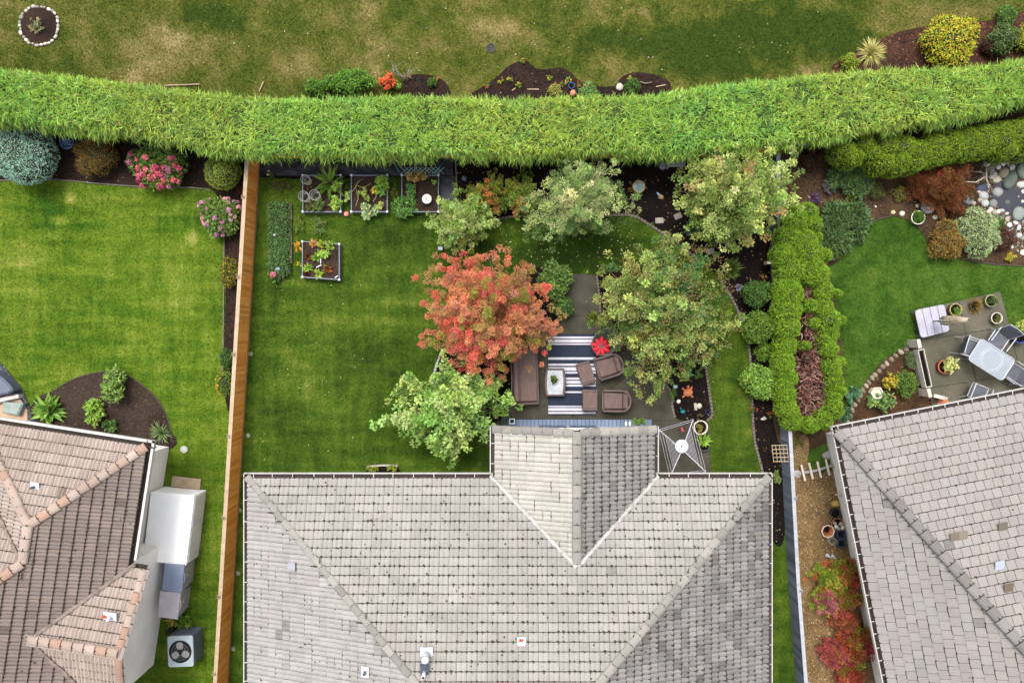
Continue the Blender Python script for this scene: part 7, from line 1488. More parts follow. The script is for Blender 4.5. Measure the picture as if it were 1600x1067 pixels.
leafy('trailing green plant on the patio side of turtle bed', 1052, 615, 7, .3, 90, .07, .03, GREENP, sy=2.2); leafy('feathery plant on the lawn side of turtle bed', 1094, 585, 8, .4, 90, .08, .03, GREENP, sy=2); leafy('sparse reddish plant at the tip of turtle bed', 1094, 650, 9, .3, 40, .05, .02, [C(120, 90, 60, .52), C(90, 100, 60, .52)])
# rotary clothes dryer
cd = thing('clothes_dryer', 'white rotary clothes dryer beside the gable gutter', 'clothes dryer', P(1066, 702)); zc_, zt2 = 1.5, 1.72
c = P(1066, 702, zc_); tips = [P(1029.5, 671.5, zt2), P(1083, 655, zt2), P(1103, 737, zt2), P(1047, 745, zt2)]; WP = mat('dryer_white', C(214, 212, 222, .64), None, 4, .5, .05)
part('post', WP, cd, lambda b: b.tube([(c.x, c.y, 0), (c.x, c.y, zc_ + .1)], .03, 12))
for t in tips: part('arm', WP, cd, lambda b: b.tube([c, t], .013, 8))
part('hub_cap', WP, cd, lambda b: b.lathe([(.21, 0), (.22, .012), (.05, .05), (.01, .06)], P(1065, 697, zc_ + .12), 26)); 
part('hub_bolt', MATS['black_plastic'], cd, lambda b: b.lathe([(.03, 0), (.02, .03)], P(1065, 697, zc_ + .17), 10))
for k in range(4):
    A, Bt = tips[k], tips[(k + 1) % 4]
    fr_ = [1.0, .93] if k in (0, 2) else [1 - .07 * i for i in range(13) if i not in (1, 3)]
    for f in fr_: part('line', WP, cd, lambda b: b.tube([c.lerp(A, f), c.lerp(A, f).lerp(c.lerp(Bt, f), .5) - Vector((0, 0, .02)), c.lerp(Bt, f)], .005, 4, False))
pegs = [part('peg_bag', mat('peg_red', C(190, 70, 80, .6)), cd, lambda b: b.box(P(1066, 671, 1.6), (.06, .14, .03), .3))]
pot('pot', 'white ring rimmed pot right of the clothes dryer', 1095, 668, 11.5, .34, mat('pot_cream', C(224, 216, 196, .64), C(200, 192, 172, .64), 5, .6, .1), wall=.14); leafy('ochre leafy plant in the white rimmed pot', 1094, 667, 9, .3, 80, .07, .04, [C(150, 136, 60, .55), C(120, 120, 54, .54)], z0=.26)
pot('pot', 'dark pot below the white rimmed pot', 1101, 696, 9, .3, mat('dark_pot', C(84, 90, 84, .54), C(60, 66, 62, .54), 5, .5, .1)); rosette('bright green broad leaved plant in the dark pot', 1099, 688, 13, .45, 24, .25, .1, [C(150, 186, 76, .6), C(130, 170, 66, .58)], up=.6, z0=.22)
leafy('green and yellow plant in the small house wall bed', 583, 732, 11, .35, 160, .06, .035, [C(140, 150, 50, .56), C(110, 130, 46, .54)], sy=.6); leafy('yellow green plant at the right of house wall bed', 613, 732, 11, .35, 160, .06, .035, [C(150, 160, 56, .56), C(110, 130, 46, .54)], sy=.6)

# ================================================================== RIGHT GARDEN
# pond with stones
pd = MB(); pd.sheet(smooth(PP([(1556, 285), (1570, 292), (1585, 296), (1605, 295), (1640, 300), (1640, 335), (1600, 345), (1585, 342), (1570, 332), (1556, 320), (1548, 305)]), 4), .055)
pm_ = bpy.data.materials.new('pond_water'); nt, N, L = nodes_of(pm_); finish(nt, C(52, 52, 62, .5), .08, nz(nt, posn(nt), 6, 3), .08, .02, .5)
structure('pond_water', pd, pm_)
BIG = [('big flat pale blue stone left of the red maple', 1447, 325, 10.5, 10, C(176, 182, 192, .6), 0), ('striped grey boulder right of the red maple', 1511, 313, 8, 7.5, C(156, 158, 160, .58), .4), ('large dark green boulder above the pond', 1575, 283, 10, 15, C(104, 116, 108, .54), -.5), ('round tan boulder left of the dark green boulder', 1567, 271, 8, 8, C(162, 148, 122, .58), 0), ('big grey green boulder at the lower pond edge', 1589, 335, 9, 11.5, C(138, 146, 138, .57), -.3), ('green grey boulder in the far right pond corner', 1597, 268, 10, 13, C(118, 132, 112, .55), .2), ('pale boulder at the upper left of pond', 1556, 281, 6.5, 5.5, C(206, 196, 174, .6), .3), ('pale long boulder on the right pond rim', 1594, 289, 7, 5.5, C(190, 192, 186, .6), 0), ('light grey boulder left of the pond', 1535, 306, 8, 6.5, C(170, 172, 172, .59), -.5), ('grey boulder pair upper, left of the pond water', 1557, 301, 8.5, 8, C(156, 156, 152, .58), 0), ('dark grey rounded boulder at pond lower left', 1550, 319, 7, 7, C(130, 132, 128, .56), 0), ('pale boulder between the small dark one and maple', 1538, 318, 6.5, 5.5, C(180, 182, 182, .6), .5), ('slate blue slab beside the red maple trunk', 1533, 294, 9, 6, C(82, 92, 112, .52), .3), ('white stone at the top of the pale branch', 1541, 257, 5.5, 5, C(206, 200, 190, .6), 0), ('small boulder standing in the pond water', 1573, 316.5, 5, 4, C(104, 106, 98, .54), 0)]
for lab, px, py, rx, ry, col, rot in BIG: stone('boulder', lab, px, py, rx, ry, col, None, rot, .6)
SMALL = [(1540, 246), (1550, 251), (1559, 251), (1573, 255), (1580, 262), (1566, 257), (1549, 266), (1553, 273), (1559, 262), (1548, 277), (1543, 291), (1600, 245), (1606, 280), (1597, 300), (1590, 308), (1596, 315), (1604, 317), (1548, 326), (1544, 331), (1553, 332), (1559, 331), (1565, 329), (1572, 334), (1573, 343), (1576, 352), (1586, 348), (1599, 347), (1591, 356), (1591, 368), (1599, 372), (1580, 386), (1597, 395), (1605, 360), (1531, 313), (1529, 300), (1546, 340), (1562, 341), (1604, 330), (1602, 384), (1520, 318), (1610, 300), (1612, 345), (1618, 320), (1620, 270), (1615, 255)]
for px, py in SMALL: stone('pond_stone', 'small rounded pale stone in the rockery around the pond', px, py, random.uniform(3.2, 5.2), random.uniform(2.8, 4.4), random.choice(STONE_P + [C(216, 212, 206, .62), C(180, 180, 178, .6)]), 'small stones around the pond', random.uniform(0, 3), .6)
q = PP([(1535, 245), (1560, 246), (1620, 240), (1640, 330), (1620, 410), (1580, 390), (1570, 350), (1540, 335), (1525, 300), (1530, 270)])
o = link('rockery_gravel', np_mesh('rockery_gravel', *bits(q, 1900, .02, .055, [C(150, 146, 138, .5), C(110, 108, 102, .5), C(170, 160, 142, .5), C(90, 88, 86, .5)], .036, .12)), CLOD); o['kind'] = 'stuff'; tag(o, 'grey and tan gravel between the pond stones', 'gravel')
for lab, px, py, rx, ry, col in (('white pebble at the lawn edge bed, left one', 1367, 323, 3, 2.6, STONE_P[2]), ('yellowish stone on the lawn edge bed', 1395, 332, 4.5, 3.6, C(196, 180, 140, .6)), ('pale angular stone beside the yellowish one', 1409, 334, 4.5, 5, C(200, 194, 182, .6)), ('white pebble at the big pale blue stone', 1432, 322, 3, 3.4, STONE_P[2]), ('pale flat stone under the big pale blue stone', 1460, 340, 4.5, 3.5, STONE_P[0])): stone('stone', lab, px, py, rx, ry, col)
bare_twig('pale bare branches reaching over the red maple', 1540, 272, 26, .9, 6, C(206, 190, 164, .62), (-18, 0))
b = MB(); b.tube([P(1541, 262, .3), P(1541, 280, .35), P(1547, 293, .2)], [.03, .028, .015], 8); b.tube([P(1541, 275, .35), P(1525, 285, .5), P(1508, 284, .6), P(1498, 290, .6)], [.026, .022, .016, .008], 7); b.tube([P(1508, 284, .6), P(1497, 276, .65)], [.014, .006], 6); b.tube([P(1541, 264, .33), P(1556, 261, .3)], [.018, .01], 6)
single('dead_branch', 'bleached dead branch lying between maple and pond', 'branch', b, mat('bleached', C(206, 190, 168, .62), C(170, 152, 130, .62), 9, .85, .3), P(1541, 275), None, True)
jm = [(1478, 292, 30, .8, .5), (1450, 290, 22, .6, .4), (1462, 275, 18, .6, .4), (1500, 275, 18, .6, .4), (1505, 300, 18, .6, .4), (1465, 312, 18, .55, .4), (1488, 318, 15, .5, .35), (1445, 305, 14, .5, .35), (1515, 285, 12, .5, .35)]
tree('japanese_maple', 'low russet laceleaf maple beside the pond', 1478, 292, jm, 1.3, 46, 34, .17, .085, .024, [C(132, 80, 44, .46), C(116, 66, 38, .44), C(148, 96, 56, .46), C(104, 64, 38, .42)], 'tree', None, .04, tips=95, ragged=(.8, 1.1), tuft=[C(150, 60, 44, .46), C(140, 104, 60, .46)], tuft_p=.15)
shrub('golden brown shrub at the lawn corner below the maple', 1480, 375, 31, .8, [C(126, 98, 40, .54), C(104, 80, 32, .52), C(150, 120, 58, .56), C(120, 110, 44, .54)], 3600, .08, .02, 'blade', loose=.3)
shrub('pale grey green upright shrub next to golden shrub', 1526, 362, 34, 1.0, [C(138, 160, 114, .57), C(118, 142, 96, .55), C(160, 178, 136, .59)], 4600, .085, .024, 'blade', sy=1.2, loose=.3)
shrub('dark green low plant behind the grey green shrub', 1555, 350, 12, .5, GREENP, 700, .06, .03)
shrub('burgundy low shrub at the pond gravel', 1568, 375, 18, .5, [C(96, 56, 52, .5), C(76, 44, 44, .48), C(124, 76, 66, .52)], 1500, .06, .03, loose=.35)
leafy('yellow flowered low plant at the right lawn edge', 1576, 402, 14, .3, 150, .06, .03, [C(150, 160, 60, .56), C(200, 180, 60, .58)], sy=.7)
leafy('green plant below the striped boulder', 1518, 308, 8, .35, 100, .06, .035, GREENP, sy=1.6)
for px, py, r, pal, lab in ((1333, 301, 10, [C(150, 176, 50, .58), C(136, 164, 44, .57)], 'lime round low plant in the right rear bed'), (1370, 299, 15, [C(112, 122, 50, .53), C(96, 108, 44, .52)], 'olive round low plant in the right rear bed'), (1405, 304, 13, [C(136, 138, 66, .55), C(118, 122, 56, .53)], 'pale olive round low plant near the pale blue stone'), (1434, 339, 11, [C(90, 134, 40, .55), C(76, 118, 34, .53)], 'bright green plant in the round pot by lawn')):
    shrub(lab, px, py, r, .35, pal, 700, .05, .025, lobes=4)
pot('pot', 'pale rimmed pot at the tip of the right lawn', 1435, 340, 11, .22, MATS['pot_cream'])
leafy('purple heather like plant left in the right rear bed', 1274, 310, 11, .4, 180, .06, .03, [C(110, 84, 124, .54), C(90, 70, 104, .52)], sy=1.3)
leafy('grey lilac plant beside the purple plant', 1296, 294, 15, .4, 220, .06, .03, [C(104, 104, 112, .53), C(86, 88, 92, .52), C(120, 116, 126, .54)])
for px, py, r, lab in ((1330, 345, 34, 'dark green fern like mass left of the right lawn'), (1300, 375, 30, 'deep green fern like mass beside the lime hedge'), (1305, 340, 24, 'dark leafy shrub under the purple plants'), (1340, 285, 24, 'dark shaded shrub under the lower hedge'), (1310, 275, 18, 'shadowed dark shrub at the hedge corner')):
    shrub(lab, px, py, r, .6, [C(70, 104, 58, .54), C(56, 88, 46, .5), C(88, 122, 74, .56), C(84, 104, 50, .52)], 2000, .17, .03, 'blade', loose=.6, core_k=.5, lift=1.0)
shrub('reddish dark plant beside the grey panel fence', 1266, 250, 16, .5, [C(96, 54, 40, .5), C(76, 44, 34, .48)], 900, .06, .035)
rosette('blue green low leafy rosette at the lawn corner', 1340, 372, 14, .3, 70, .25, .04, [C(116, 148, 120, .56), C(96, 130, 100, .54)], up=.4)
leafy('tiny red brown plant on the right lawn edge', 1291, 414, 6, .2, 30, .06, .03, [C(150, 84, 56, .54)])
strip('dark edging round the tip of the right lawn', [(1331, 379), (1345, 362), (1366, 345), (1392, 338)], .035, .05, MATS['dark_edging']); strip('dark edging along the rear of the right lawn', [(1500, 405), (1560, 414), (1640, 416)], .035, .05, MATS['dark_edging'])
# lower bed with stone edge
ST_E = [(1414, 546), (1406, 550), (1398, 556), (1391, 562), (1384, 568), (1378, 573), (1372, 580), (1366, 586), (1361, 591), (1356, 597), (1352, 603), (1347, 610), (1343, 617), (1339, 624), (1334, 632), (1330, 640), (1326, 649), (1322, 658)]
sr = thing('stone_edging', 'row of rough stones edging the right patio bed', 'edging', P(1372, 580))
for i, (px, py) in enumerate(ST_E):
    c = P(px, py); b = MB(); b.col = random.choice([C(150, 136, 116, .57), C(170, 156, 134, .58), C(130, 116, 98, .55)]); b.blob(c + Vector((0, 0, .05)), (.085, .12, .09), .14, 9, 6, random.uniform(.3, .9)); b.build('stone', STONEM, sr, True, True)
leafy('yellow leaved shrub in the right patio bed', 1393, 598, 16, .7, 260, .09, .05, [C(206, 178, 60, .6), C(180, 166, 60, .58), C(150, 150, 56, .56)])
shrub('green shrub beside the yellow leaved shrub', 1415, 600, 18, .6, [C(104, 140, 60, .55), C(88, 124, 50, .53)], 1300, .08, .035, sy=1.3, loose=.4, core_k=.6)
leafy('grassy grey green tuft at the planter corner', 1425, 556, 16, .5, 260, .1, .025, [C(110, 130, 88, .55), C(92, 114, 74, .53)], sy=1.5)
leafy('rose bush with pale leaves by the right roof edge', 1378, 628, 22, .6, 300, .11, .065, [C(104, 144, 84, .56), C(86, 126, 70, .54), C(140, 164, 90, .57)], sx=1.2, sy=.8, flowers=[dict(n=5, r=.04, pal=[C(226, 180, 80, .62)], petals=10)])
leafy('blue green bush at the left tip of right bed', 1335, 620, 14, .5, 170, .1, .06, [C(96, 140, 108, .56), C(80, 124, 92, .54)], sy=1.4)
leafy('blue green low plant between hedge and right roof', 1318, 648, 16, .4, 190, .09, .05, [C(80, 120, 88, .54), C(66, 104, 76, .52)])
hx = MB(); c = P(1371, 614, .3); hx.lathe([(.19, -.28), (.2, -.05), (.23, 0), (.19, .0), (.17, -.06), (.02, -.08)], c, 6); single('planter', 'white hexagonal pot rim in the right patio bed', 'pot', hx, MATS['pot_cream'], P(1371, 614))
# slatted low table with closed parasol
tz = .4; tb2 = thing('slatted_table', 'grey square slatted table on the right patio corner', 'table', P(1456, 503)); cn = [P(1429, 485, tz), P(1476, 475, tz), P(1484.5, 517, tz), P(1439, 528.5, tz)]
SLG = mat('slat_grey', C(178, 176, 190, .6), C(160, 158, 172, .6), 3, .7, .2, 50, .3, 0, .1)
for k in range(4):
    f0, f1_ = k / 4 + .008, (k + 1) / 4 - .008; qd = [cn[0].lerp(cn[1], f0), cn[0].lerp(cn[1], f1_), cn[3].lerp(cn[2], f1_), cn[3].lerp(cn[2], f0)]
    poly = [(v.x, v.y) for v in qd]
    if k in (0, 3):
        i0 = 0 if k == 0 else 1; cpt = poly; out = []
        for i, v in enumerate(cpt):
            if (k == 0 and i in (0, 3)) or (k == 3 and i in (1, 2)):
                a, e = np.array(cpt[i - 1]), np.array(cpt[(i + 1) % 4]); v_ = np.array(v)
                for w in (.12, .05, .0): pass
                da = (a - v_) / np.hypot(*(a - v_)); de = (e - v_) / np.hypot(*(e - v_)); out += [tuple(v_ + da * .1), tuple(v_ + da * .03 + de * .03), tuple(v_ + de * .1)]
            else: out.append(v)
        poly = out
    part('slat', SLG, tb2, lambda b: b.prism(poly, tz - .04, tz, .006))
for q in cn: part('leg', mat('leg_grey', C(120, 120, 130, .55)), tb2, lambda b: b.box(q.lerp(P(1456, 503, tz), .12) - Vector((0, 0, .2)), (.05, .05, .36)))
part('frame', MATS['leg_grey'], tb2, lambda b: [b.tube([q.lerp(P(1456, 503, tz), .1) - Vector((0, 0, .07)), cn[(i + 1) % 4].lerp(P(1456, 503, tz), .1) - Vector((0, 0, .07))], .02, 6) for i, q in enumerate(cn)])
pc = P(1458, 502, tz); pz = thing('closed_parasol', 'closed beige parasol standing in the slatted table', 'parasol', (pc.x, pc.y, 0))
part('pole', mat('pole_grey', C(110, 106, 104, .55)), pz, lambda b: b.tube([(pc.x, pc.y, 0.04), (pc.x, pc.y, 2.25)], .022, 10)); part('foot', MATS['leg_grey'], pz, lambda b: b.lathe([(.22, .05), (.22, .1), (.04, .13), (.03, .3)], (pc.x, pc.y, 0), 20))
for k in range(8):
    a = 6.283 * k / 8; part('canopy_fold', mat('beige_canvas', C(206, 190, 162, .6), C(180, 164, 138, .6), 5, .9, .3), pz, lambda b: b.tube([(pc.x + math.cos(a) * .03, pc.y + math.sin(a) * .03, 2.24), (pc.x + math.cos(a) * .075, pc.y + math.sin(a) * .075, 1.8), (pc.x + math.cos(a) * .11, pc.y + math.sin(a) * .11, 1.3), (pc.x + math.cos(a + .2) * .13, pc.y + math.sin(a + .2) * .13, .95)], [.02, .04, .055, .035], 7), True)
part('tie', mat('tie_grey', C(120, 112, 104, .55)), pz, lambda b: b.ring((pc.x, pc.y, 1.5), .13, .015, 18, 6)); part('finial', MATS['pole_grey'], pz, lambda b: b.blob((pc.x, pc.y, 2.28), (.035, .035, .05), .02, 10, 7), True)
# pots on the right patio
pot('pot', 'cream pot with green plant left on the right patio', 1494, 484, 10, .3, mat('pot_ochre', C(190, 170, 110, .6), C(160, 140, 90, .6), 5, .7, .2)); leafy('green plant in the cream pot', 1494, 487, 8, .25, 90, .07, .04, MIDP, z0=.2)
rosette('rusty spiky grass between the patio pots', 1524, 478, 15, .45, 260, .35, .018, [C(150, 120, 50, .55), C(120, 100, 44, .53), C(170, 140, 70, .57)], 'ornamental_grass', blade=True, up=.7)
pot('pot', 'pot holding the rusty spiky grass', 1524, 478, 8, .2, mat('brown_pot', C(96, 86, 74, .54)))
pot('pot', 'pale green rimmed pot at the patio top corner', 1549, 470, 9.5, .28, mat('pot_sage', C(176, 180, 120, .6), C(150, 154, 100, .6), 5, .7, .2)); shrub('round grey green plant in the sage rimmed pot', 1550, 470, 8.5, .62, [C(124, 144, 84, .56), C(104, 126, 70, .54)], 600, .04, .015, lobes=3)
pot('pot', 'white rimmed pot below the patio corner', 1558, 497, 9, .26, MATS['pot_cream']); leafy('mossy green plant in the white rimmed patio pot', 1558, 498, 7.5, .12, 120, .04, .03, [C(112, 120, 46, .54), C(96, 106, 40, .52)], z0=.2)
pot('pot', 'cobalt blue pot at the right picture edge', 1595, 523, 14, .36, mat('cobalt', C(44, 74, 150, .58), C(34, 58, 124, .58), 4, .25, .05, 40, .5)); leafy('pale yellow green plant in the cobalt pot', 1600, 512, 13, .5, 110, .1, .06, [C(178, 190, 100, .6), C(160, 176, 84, .58)], z0=.3)
pot('pot', 'terracotta pot with variegated plant on right patio', 1477, 573, 11, .3, TC); leafy('variegated cream and green plant in terracotta pot', 1484, 570, 16, .5, 330, .08, .06, [C(196, 200, 130, .62), C(170, 184, 104, .6), C(206, 206, 150, .62)], z0=.22)
pl_ = thing('trough_planter', 'long narrow white trough planter along the patio edge', 'planter', P(1447, 576)); pa, pb2 = P(1439, 546, .55), P(1452, 605, .55); d_ = pb2 - pa; rzp = math.atan2(d_.y, d_.x); mp_ = (pa + pb2) / 2; nn_ = Vector((-math.sin(rzp), math.cos(rzp), 0))
PW = mat('planter_white', C(206, 200, 190, .62), C(180, 174, 164, .62), 4, .7, .2)
for s_ in (-1, 1): part('side_board', PW, pl_, lambda b: b.box(mp_ + nn_ * s_ * .1 - Vector((0, 0, .13)), (d_.length, .025, .26), rzp))
for s_ in (-1, 1): part('end_board', PW, pl_, lambda b: b.box(mp_ + d_.normalized() * s_ * (d_.length / 2 - .015) - Vector((0, 0, .13)), (.025, .175, .26), rzp))
part('soil', BLACK_SOIL, pl_, lambda b: b.box(mp_ - Vector((0, 0, .08)), (d_.length - .06, .17, .04), rzp)); part('base', PW, pl_, lambda b: b.box(mp_ - Vector((0, 0, .405)), (d_.length * .9, .12, .26), rzp))
for lab, px, py, in (('weathered white post at the top of trough planter', 1436, 537), ('weathered white post at the foot of trough planter', 1452, 614)):
    b = MB(); c = P(px, py, .6); b.box((c.x, c.y, .3), (.09, .26, .6), rzp - 1.57); b.prism(rrect(c.x, c.y, .13, .32, .03, rzp - 1.57), .6, .63, .015); single('post', lab, 'post', b, PW, (c.x, c.y, 0))
b = MB(); b.box(P(1468, 620, .5), (.4, .12, .04), R(-14)); b.box(P(1477, 622, .49), (.06, .1, .06), R(-14)); b.box(P(1468, 620, .24), (.3, .05, .48), R(-14)); single('bench_end', 'white board end peeking out beside the right roof', 'bench', b, PW, P(1468, 620, 0))
b = MB(); b.box(P(1472, 630, .05), (.36, .3, .1), R(-14)); single('terracotta_tray', 'terracotta tray tucked under the right eave', 'tray', b, TC, P(1472, 630))
# glass table and sling chairs
gt_ = thing('glass_table', 'frosted glass patio table with grey frame', 'table', P(1550, 562)); c = P(1549.5, 562, .72); TL, TW = 63 * U(.72), 39 * U(.72); ta = R(-32.5)
SIL = mat('silver_frame', C(196, 198, 204, .62), C(176, 178, 186, .62), 6, .4, .05, 60, .5, .3)
part('glass', glass_mat('table_glass', C(190, 200, 210, .55), .55, .2), gt_, lambda b: b.prism(rrect(c.x, c.y, TL - .04, TW - .04, .1, ta), .71, .722)); 
def rim(b):
    q = rrect(c.x, c.y, TL, TW, .12, ta, 6); b.tube([(x, y, .715) for x, y in q] + [(q[0][0], q[0][1], .715)], .02, 7)
part('rim', SIL, gt_, rim); part('glass_pattern', mat('frost', C(216, 224, 230, .62), C(190, 200, 208, .62), 16, .4, .1), gt_, lambda b: (b.ring((c.x, c.y, .724), .34, .008, 32, 4), b.ring((c.x, c.y, .724), .4, .006, 32, 4)))
for sx in (-1, 1):
    for sy in (-1, 1):
        e = Vector((math.cos(ta) * sx * TL * .44 - math.sin(ta) * sy * TW * .42, math.sin(ta) * sx * TL * .44 + math.cos(ta) * sy * TW * .42, 0)); part('leg', SIL, gt_, lambda b: b.tube([(c.x + e.x, c.y + e.y, .71), (c.x + e.x * .8, c.y + e.y * .8, .35), (c.x + e.x * .95, c.y + e.y * .95, .05)], .02, 8))
SLING = mat('sling_grey', C(106, 108, 118, .54), C(84, 86, 96, .54), 4, .8, .3, 120)
def sling_chair(label, px, py, rot):
    """grey fabric chair on a tubular frame; local x points to the front"""
    root = thing('sling_chair', label, 'chair', (0, 0, 0), 'sling chairs at the glass table'); w = .27
    part('seat', SLING, root, lambda b: b._add([(.26, -w, .42), (.26, w, .42), (-.22, w, .38), (-.22, -w, .38), (.26, -w, .40), (.26, w, .40), (-.22, w, .36), (-.22, -w, .36)], [(0, 1, 2, 3), (7, 6, 5, 4), (0, 4, 5, 1), (2, 6, 7, 3)])); part('back', SLING, root, lambda b: b._add([(-.22, -w, .40), (-.22, w, .40), (-.4, w, .9), (-.4, -w, .9), (-.24, -w, .39), (-.24, w, .39), (-.42, w, .9), (-.42, -w, .9)], [(0, 1, 2, 3), (7, 6, 5, 4), (2, 6, 7, 3)]))
    for s_ in (-1, 1):
        part('side_frame', SIL, root, lambda b: b.tube([(.3, s_ * (w + .02), .0), (.28, s_ * (w + .02), .42), (-.22, s_ * (w + .02), .39), (-.42, s_ * (w + .02), .94)], .017, 7)); part('armrest', SIL, root, lambda b: b.tube([(.28, s_ * (w + .05), .43), (.26, s_ * (w + .05), .63), (-.3, s_ * (w + .05), .64)], .018, 7)); part('leg', SIL, root, lambda b: b.tube([(-.2, s_ * (w + .02), .39), (-.32, s_ * (w + .02), 0)], .016, 7))
    part('top_bar', SIL, root, lambda b: b.tube([(-.42, -w - .02, .94), (-.44, 0, .96), (-.42, w + .02, .94)], .017, 7)); part('front_bar', SIL, root, lambda b: b.tube([(.28, -w, .42), (.28, w, .42)], .016, 7))
    q = P(px, py, .45); root.location = (q.x, q.y, .068); root.rotation_euler = (0, 0, R(rot)); return root
sling_chair('grey sling chair at the left end of the glass table', 1513, 543, -18); sling_chair('grey sling chair on the upper side of glass table', 1560, 531, -126); sling_chair('grey sling chair at the lower right of the glass table', 1584, 583, 146); sling_chair('grey sling chair half under the right roof edge', 1527, 614, 68)
# ---------------- gravel side yard
pk = thing('picket_edging', 'row of four white pickets across the gravel yard', 'pickets', P(1285, 735))
for i, (x, y) in enumerate(((1255, 738), (1267, 735), (1280, 733), (1293, 729))): part('picket', mat('picket_cream', C(222, 212, 192, .64), C(200, 188, 166, .64), 5, .8, .2), pk, lambda b: b.tube([P(x - 3, y - 12, .3), P(x + 3, y + 13, .3)], .04, 6))
part('rail', mat('stone_rail', C(176, 176, 176, .58)), pk, lambda b: b.tube([P(1240, 741, .2), P(1275, 735, .2), P(1303, 726, .2)], .05, 7)); 
for x, y in ((1242, 741), (1302, 727)): part('stake', MATS['stone_rail'], pk, lambda b: b.box(P(x, y, .12), (.09, .09, .24)))
stone('boulder', 'grey boulder by the right house corner', 1292, 711, 9, 7, C(160, 158, 154, .58)); stone('boulder', 'pale flat boulder beside the white pickets', 1244, 740, 9, 6, C(196, 194, 188, .6)); stone('boulder', 'grey stone between boulder and right eave', 1298, 697, 6, 9, C(150, 148, 144, .58))
leafy('brownish creeping plants along the grey fence lawn strip', 1246, 690, 10, .3, 200, .06, .03, [C(120, 96, 54, .53), C(104, 110, 50, .52)], sy=2.6)
stone('stone', 'round ochre stone by the right house wall', 1304, 786, 6, 6, C(196, 160, 84, .6), None, 0, .8)
pot('pot', 'empty black round pot by the right house wall', 1306, 802, 7.5, .25, MATS['black_plastic'])
pot('pot', 'terracotta bowl holding pale stones', 1309, 819, 10, .22, TC)
for i, (x, y) in enumerate(((1306, 822), (1313, 818), (1309, 825), (1304, 817), (1316, 824))): stone('stone', 'pale rounded stone lying in the terracotta bowl', x, y, 3.4, 3.0, random.choice(STONE_P[:3]), 'stones in the terracotta bowl', random.random() * 3, .7, z0=.19)
op = thing('octagonal_pot', 'octagonal terracotta planter with pale rim', 'pot', P(1294, 830)); c = P(1294, 830, .3)
part('body', TC, op, lambda b: b.lathe([(.16, -.3), (.2, -.05), (.225, -.02), (.2, -.02), (.13, -.2), (.02, -.22)], c, 8)); part('rim', MATS['pot_cream'], op, lambda b: b.lathe([(.235, -.03), (.235, 0), (.205, 0), (.2, -.02)], c, 8, caps=False)); pot('pot', 'small red pot inside the octagonal planter', 1292, 827, 5.5, .14, mat('red_clay', C(170, 72, 52, .56), C(140, 56, 42, .56), 6, .8, .2), z0=.1)
ring_support('dark wire basket below the octagonal planter', 1300, 845, 6, .3, .02)
cr_ = thing('plastic_crate', 'stacked dark blue grey square pots by the right wall', 'pots', P(1316, 838)); CRM = mat('crate_slate', C(70, 78, 92, .5), C(54, 60, 74, .5), 5, .6, .1)
for px, py in ((1315, 835), (1316, 849)):
    q = P(px, py, .3)
    k_ = part('square_pot', CRM, cr_, lambda b: [b.box(q + Vector((s_ * .13, 0, -.15)), (.03, .29, .3), R(8)) for s_ in (-1, 1)] + [b.box(q + Vector((0, s_ * .13, -.15)), (.23, .03, .3), R(8)) for s_ in (-1, 1)]); part('pot_floor', MATS['black'], k_, lambda b: b.box(q + Vector((0, 0, -.24)), (.22, .22, .02), R(8)))
dp = thing('downpipe_spout', 'white pipe spout on the right house wall', 'pipe', P(1306, 772)); part('elbow', WHITE, dp, lambda b: b.tube([P(1314, 774, .5), P(1309, 773, .5), P(1305.5, 772, .42)], .028, 10)); part('downpipe', WHITE, dp, lambda b: b.tube([P(1314, 774, .5), P(1314, 774, 0.0)], .028, 10))
b = MB(); b.lathe([(.005, .32), (.09, .0)], P(1292, 867), 10); b.lathe([(.005, .28), (.07, .0)], P(1300, 868), 10); single('garden_cones', 'white pointed cloche above the red shrubs', 'ornament', b, CAPW, P(1294, 868))
BARB = [('yellow green barberry, uppermost in the gravel yard', 1302, 905, 30, [C(140, 152, 52, .5), C(122, 140, 46, .48), C(158, 150, 60, .5)], [C(176, 96, 60, .5)], .2),
        ('red orange barberry against the right house wall', 1328, 898, 20, [C(166, 74, 52, .48), C(150, 64, 50, .46), C(172, 104, 60, .48)], [C(150, 140, 52, .48)], .25),
        ('magenta pink barberry below the yellow green one', 1294, 938, 19, [C(170, 88, 104, .46), C(160, 80, 92, .46), C(180, 110, 114, .46)], [C(140, 150, 56, .48)], .3),
        ('mixed green barberry at the wall in the middle', 1324, 934, 20, [C(130, 136, 52, .48), C(150, 120, 54, .48)], [C(166, 76, 60, .48)], .3),
        ('crimson barberry in the middle of the gravel yard', 1319, 966, 20, [C(178, 82, 78, .44), C(182, 92, 76, .44), C(160, 96, 66, .44)], [C(160, 90, 56, .48)], .2),
        ('orange red barberry clump near the picture bottom', 1338, 1013, 28, [C(170, 84, 52, .48), C(156, 70, 54, .46), C(178, 104, 58, .48)], [C(146, 150, 54, .48), C(160, 56, 80, .46)], .3),
        ('pink red barberry left of the orange red clump', 1304, 1022, 17, [C(172, 80, 88, .46), C(164, 76, 80, .46)], [C(160, 110, 56, .48)], .2),
        ('rusty barberry at the bottom picture edge', 1330, 1056, 20, [C(176, 84, 60, .48), C(160, 70, 56, .46)], [C(120, 120, 50, .46)], .2)]
for lab, px, py, r, pal, tf, tp_ in BARB: tree('barberry', lab, px, py, [(px, py, r, .6)], 1.0, 34, 24, .13, .07, .042, pal, 'shrub', None, .025, tuft=tf, tuft_p=tp_, tips=int(20 + r), gain=(1.5, 1.55, 1.35))
rosette('small green fern at the foot of the lowest barberry', 1345, 985, 14, .4, 60, .3, .04, [C(110, 130, 56, .54), C(90, 112, 48, .52)], up=.5)
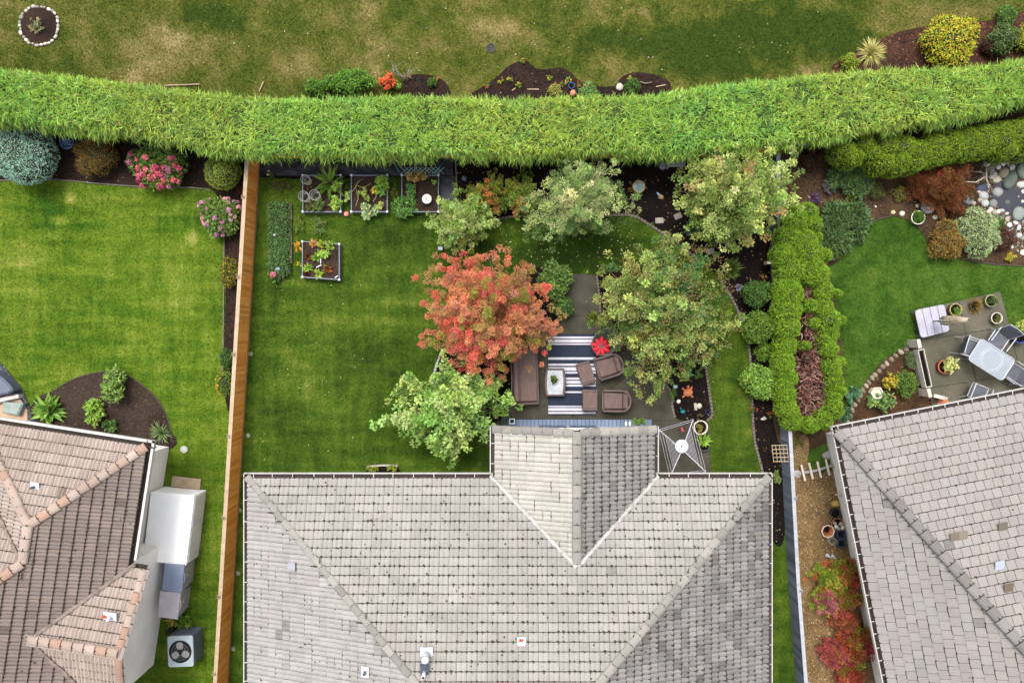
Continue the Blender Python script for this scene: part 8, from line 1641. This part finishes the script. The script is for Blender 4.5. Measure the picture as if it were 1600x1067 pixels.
for px, py in ((1252, 780), (1262, 880), (1256, 800), (1270, 870)): pass
# fallen leaves and petals on the lawns
def litter(label, poly_px, n, pal, s=.03):
    q = scatter(PP(poly_px), n); p = np.concatenate([q, np.full((n, 1), .06)], 1); arr = leaf_arrays(p, rnd(n) * np.array([1, 1, .15]), np.tile([0, 0, 1.0], (n, 1)) + rnd(n) * .3, s * RNG.uniform(.6, 1.5, n), s * .7, palette(pal, n, .12))
    o = link('fallen_leaves', np_mesh('fallen_leaves', *arr), LEAF); o['kind'] = 'stuff'; tag(o, label, 'leaves')
litter('pale fallen leaves on the lawn below the silvery tree', [(760, 355), (985, 345), (1070, 400), (1000, 430), (880, 425), (800, 400)], 150, [C(226, 220, 180, .66), C(206, 200, 140, .62), C(190, 170, 100, .6)], .05)
litter('scattered pale fallen leaves over the middle lawn', [(400, 450), (660, 400), (660, 560), (590, 700), (400, 730)], 60, [C(210, 206, 170, .64), C(180, 160, 100, .58)], .045)
litter('small fallen leaves on the patio slabs', [(880, 440), (930, 440), (1040, 600), (1050, 650), (770, 655), (850, 520)], 60, [C(190, 180, 110, .6), C(170, 130, 80, .56), C(206, 120, 90, .58)], .045)
litter('fallen leaves along the turtle bed lawn', [(1100, 520), (1130, 520), (1128, 640), (1112, 640)], 26, [C(206, 200, 120, .62), C(180, 150, 90, .58)], .045)
litter('fallen leaves and specks on the back field', [(190, 10), (1300, 10), (1250, 110), (190, 120)], 90, [C(220, 216, 200, .64), C(180, 160, 110, .58)], .05)

for q, lab in ((on_rear(814, 998) + Vector((0, .02, .11)), 'orange fallen maple leaf on the middle roof vent'), (lroof(170, 961, lambda v, u: u - UE) + Vector((-.08, 0, .1)), 'orange fallen leaf on the left roof vent flashing')):
    n = 7; a = np.linspace(0, 6.28, n + 1)[:-1]; p = np.tile(np.array(q), (n, 1)); d = np.stack([np.cos(a), np.sin(a), .1 + 0 * a], 1)
    v, f, c = leaf_arrays(p, d, np.tile([0, 0, 1.0], (n, 1)), np.array([.1, .07, .1, .06, .09, .06, .09]), .05, palette([C(206, 96, 34, .5)], n, .1), .1, .1)
    o = link('fallen_leaf', np_mesh('fallen_leaf', v - np.array(q), f, c), LEAF); o.location = q; tag(o, lab, 'leaf')
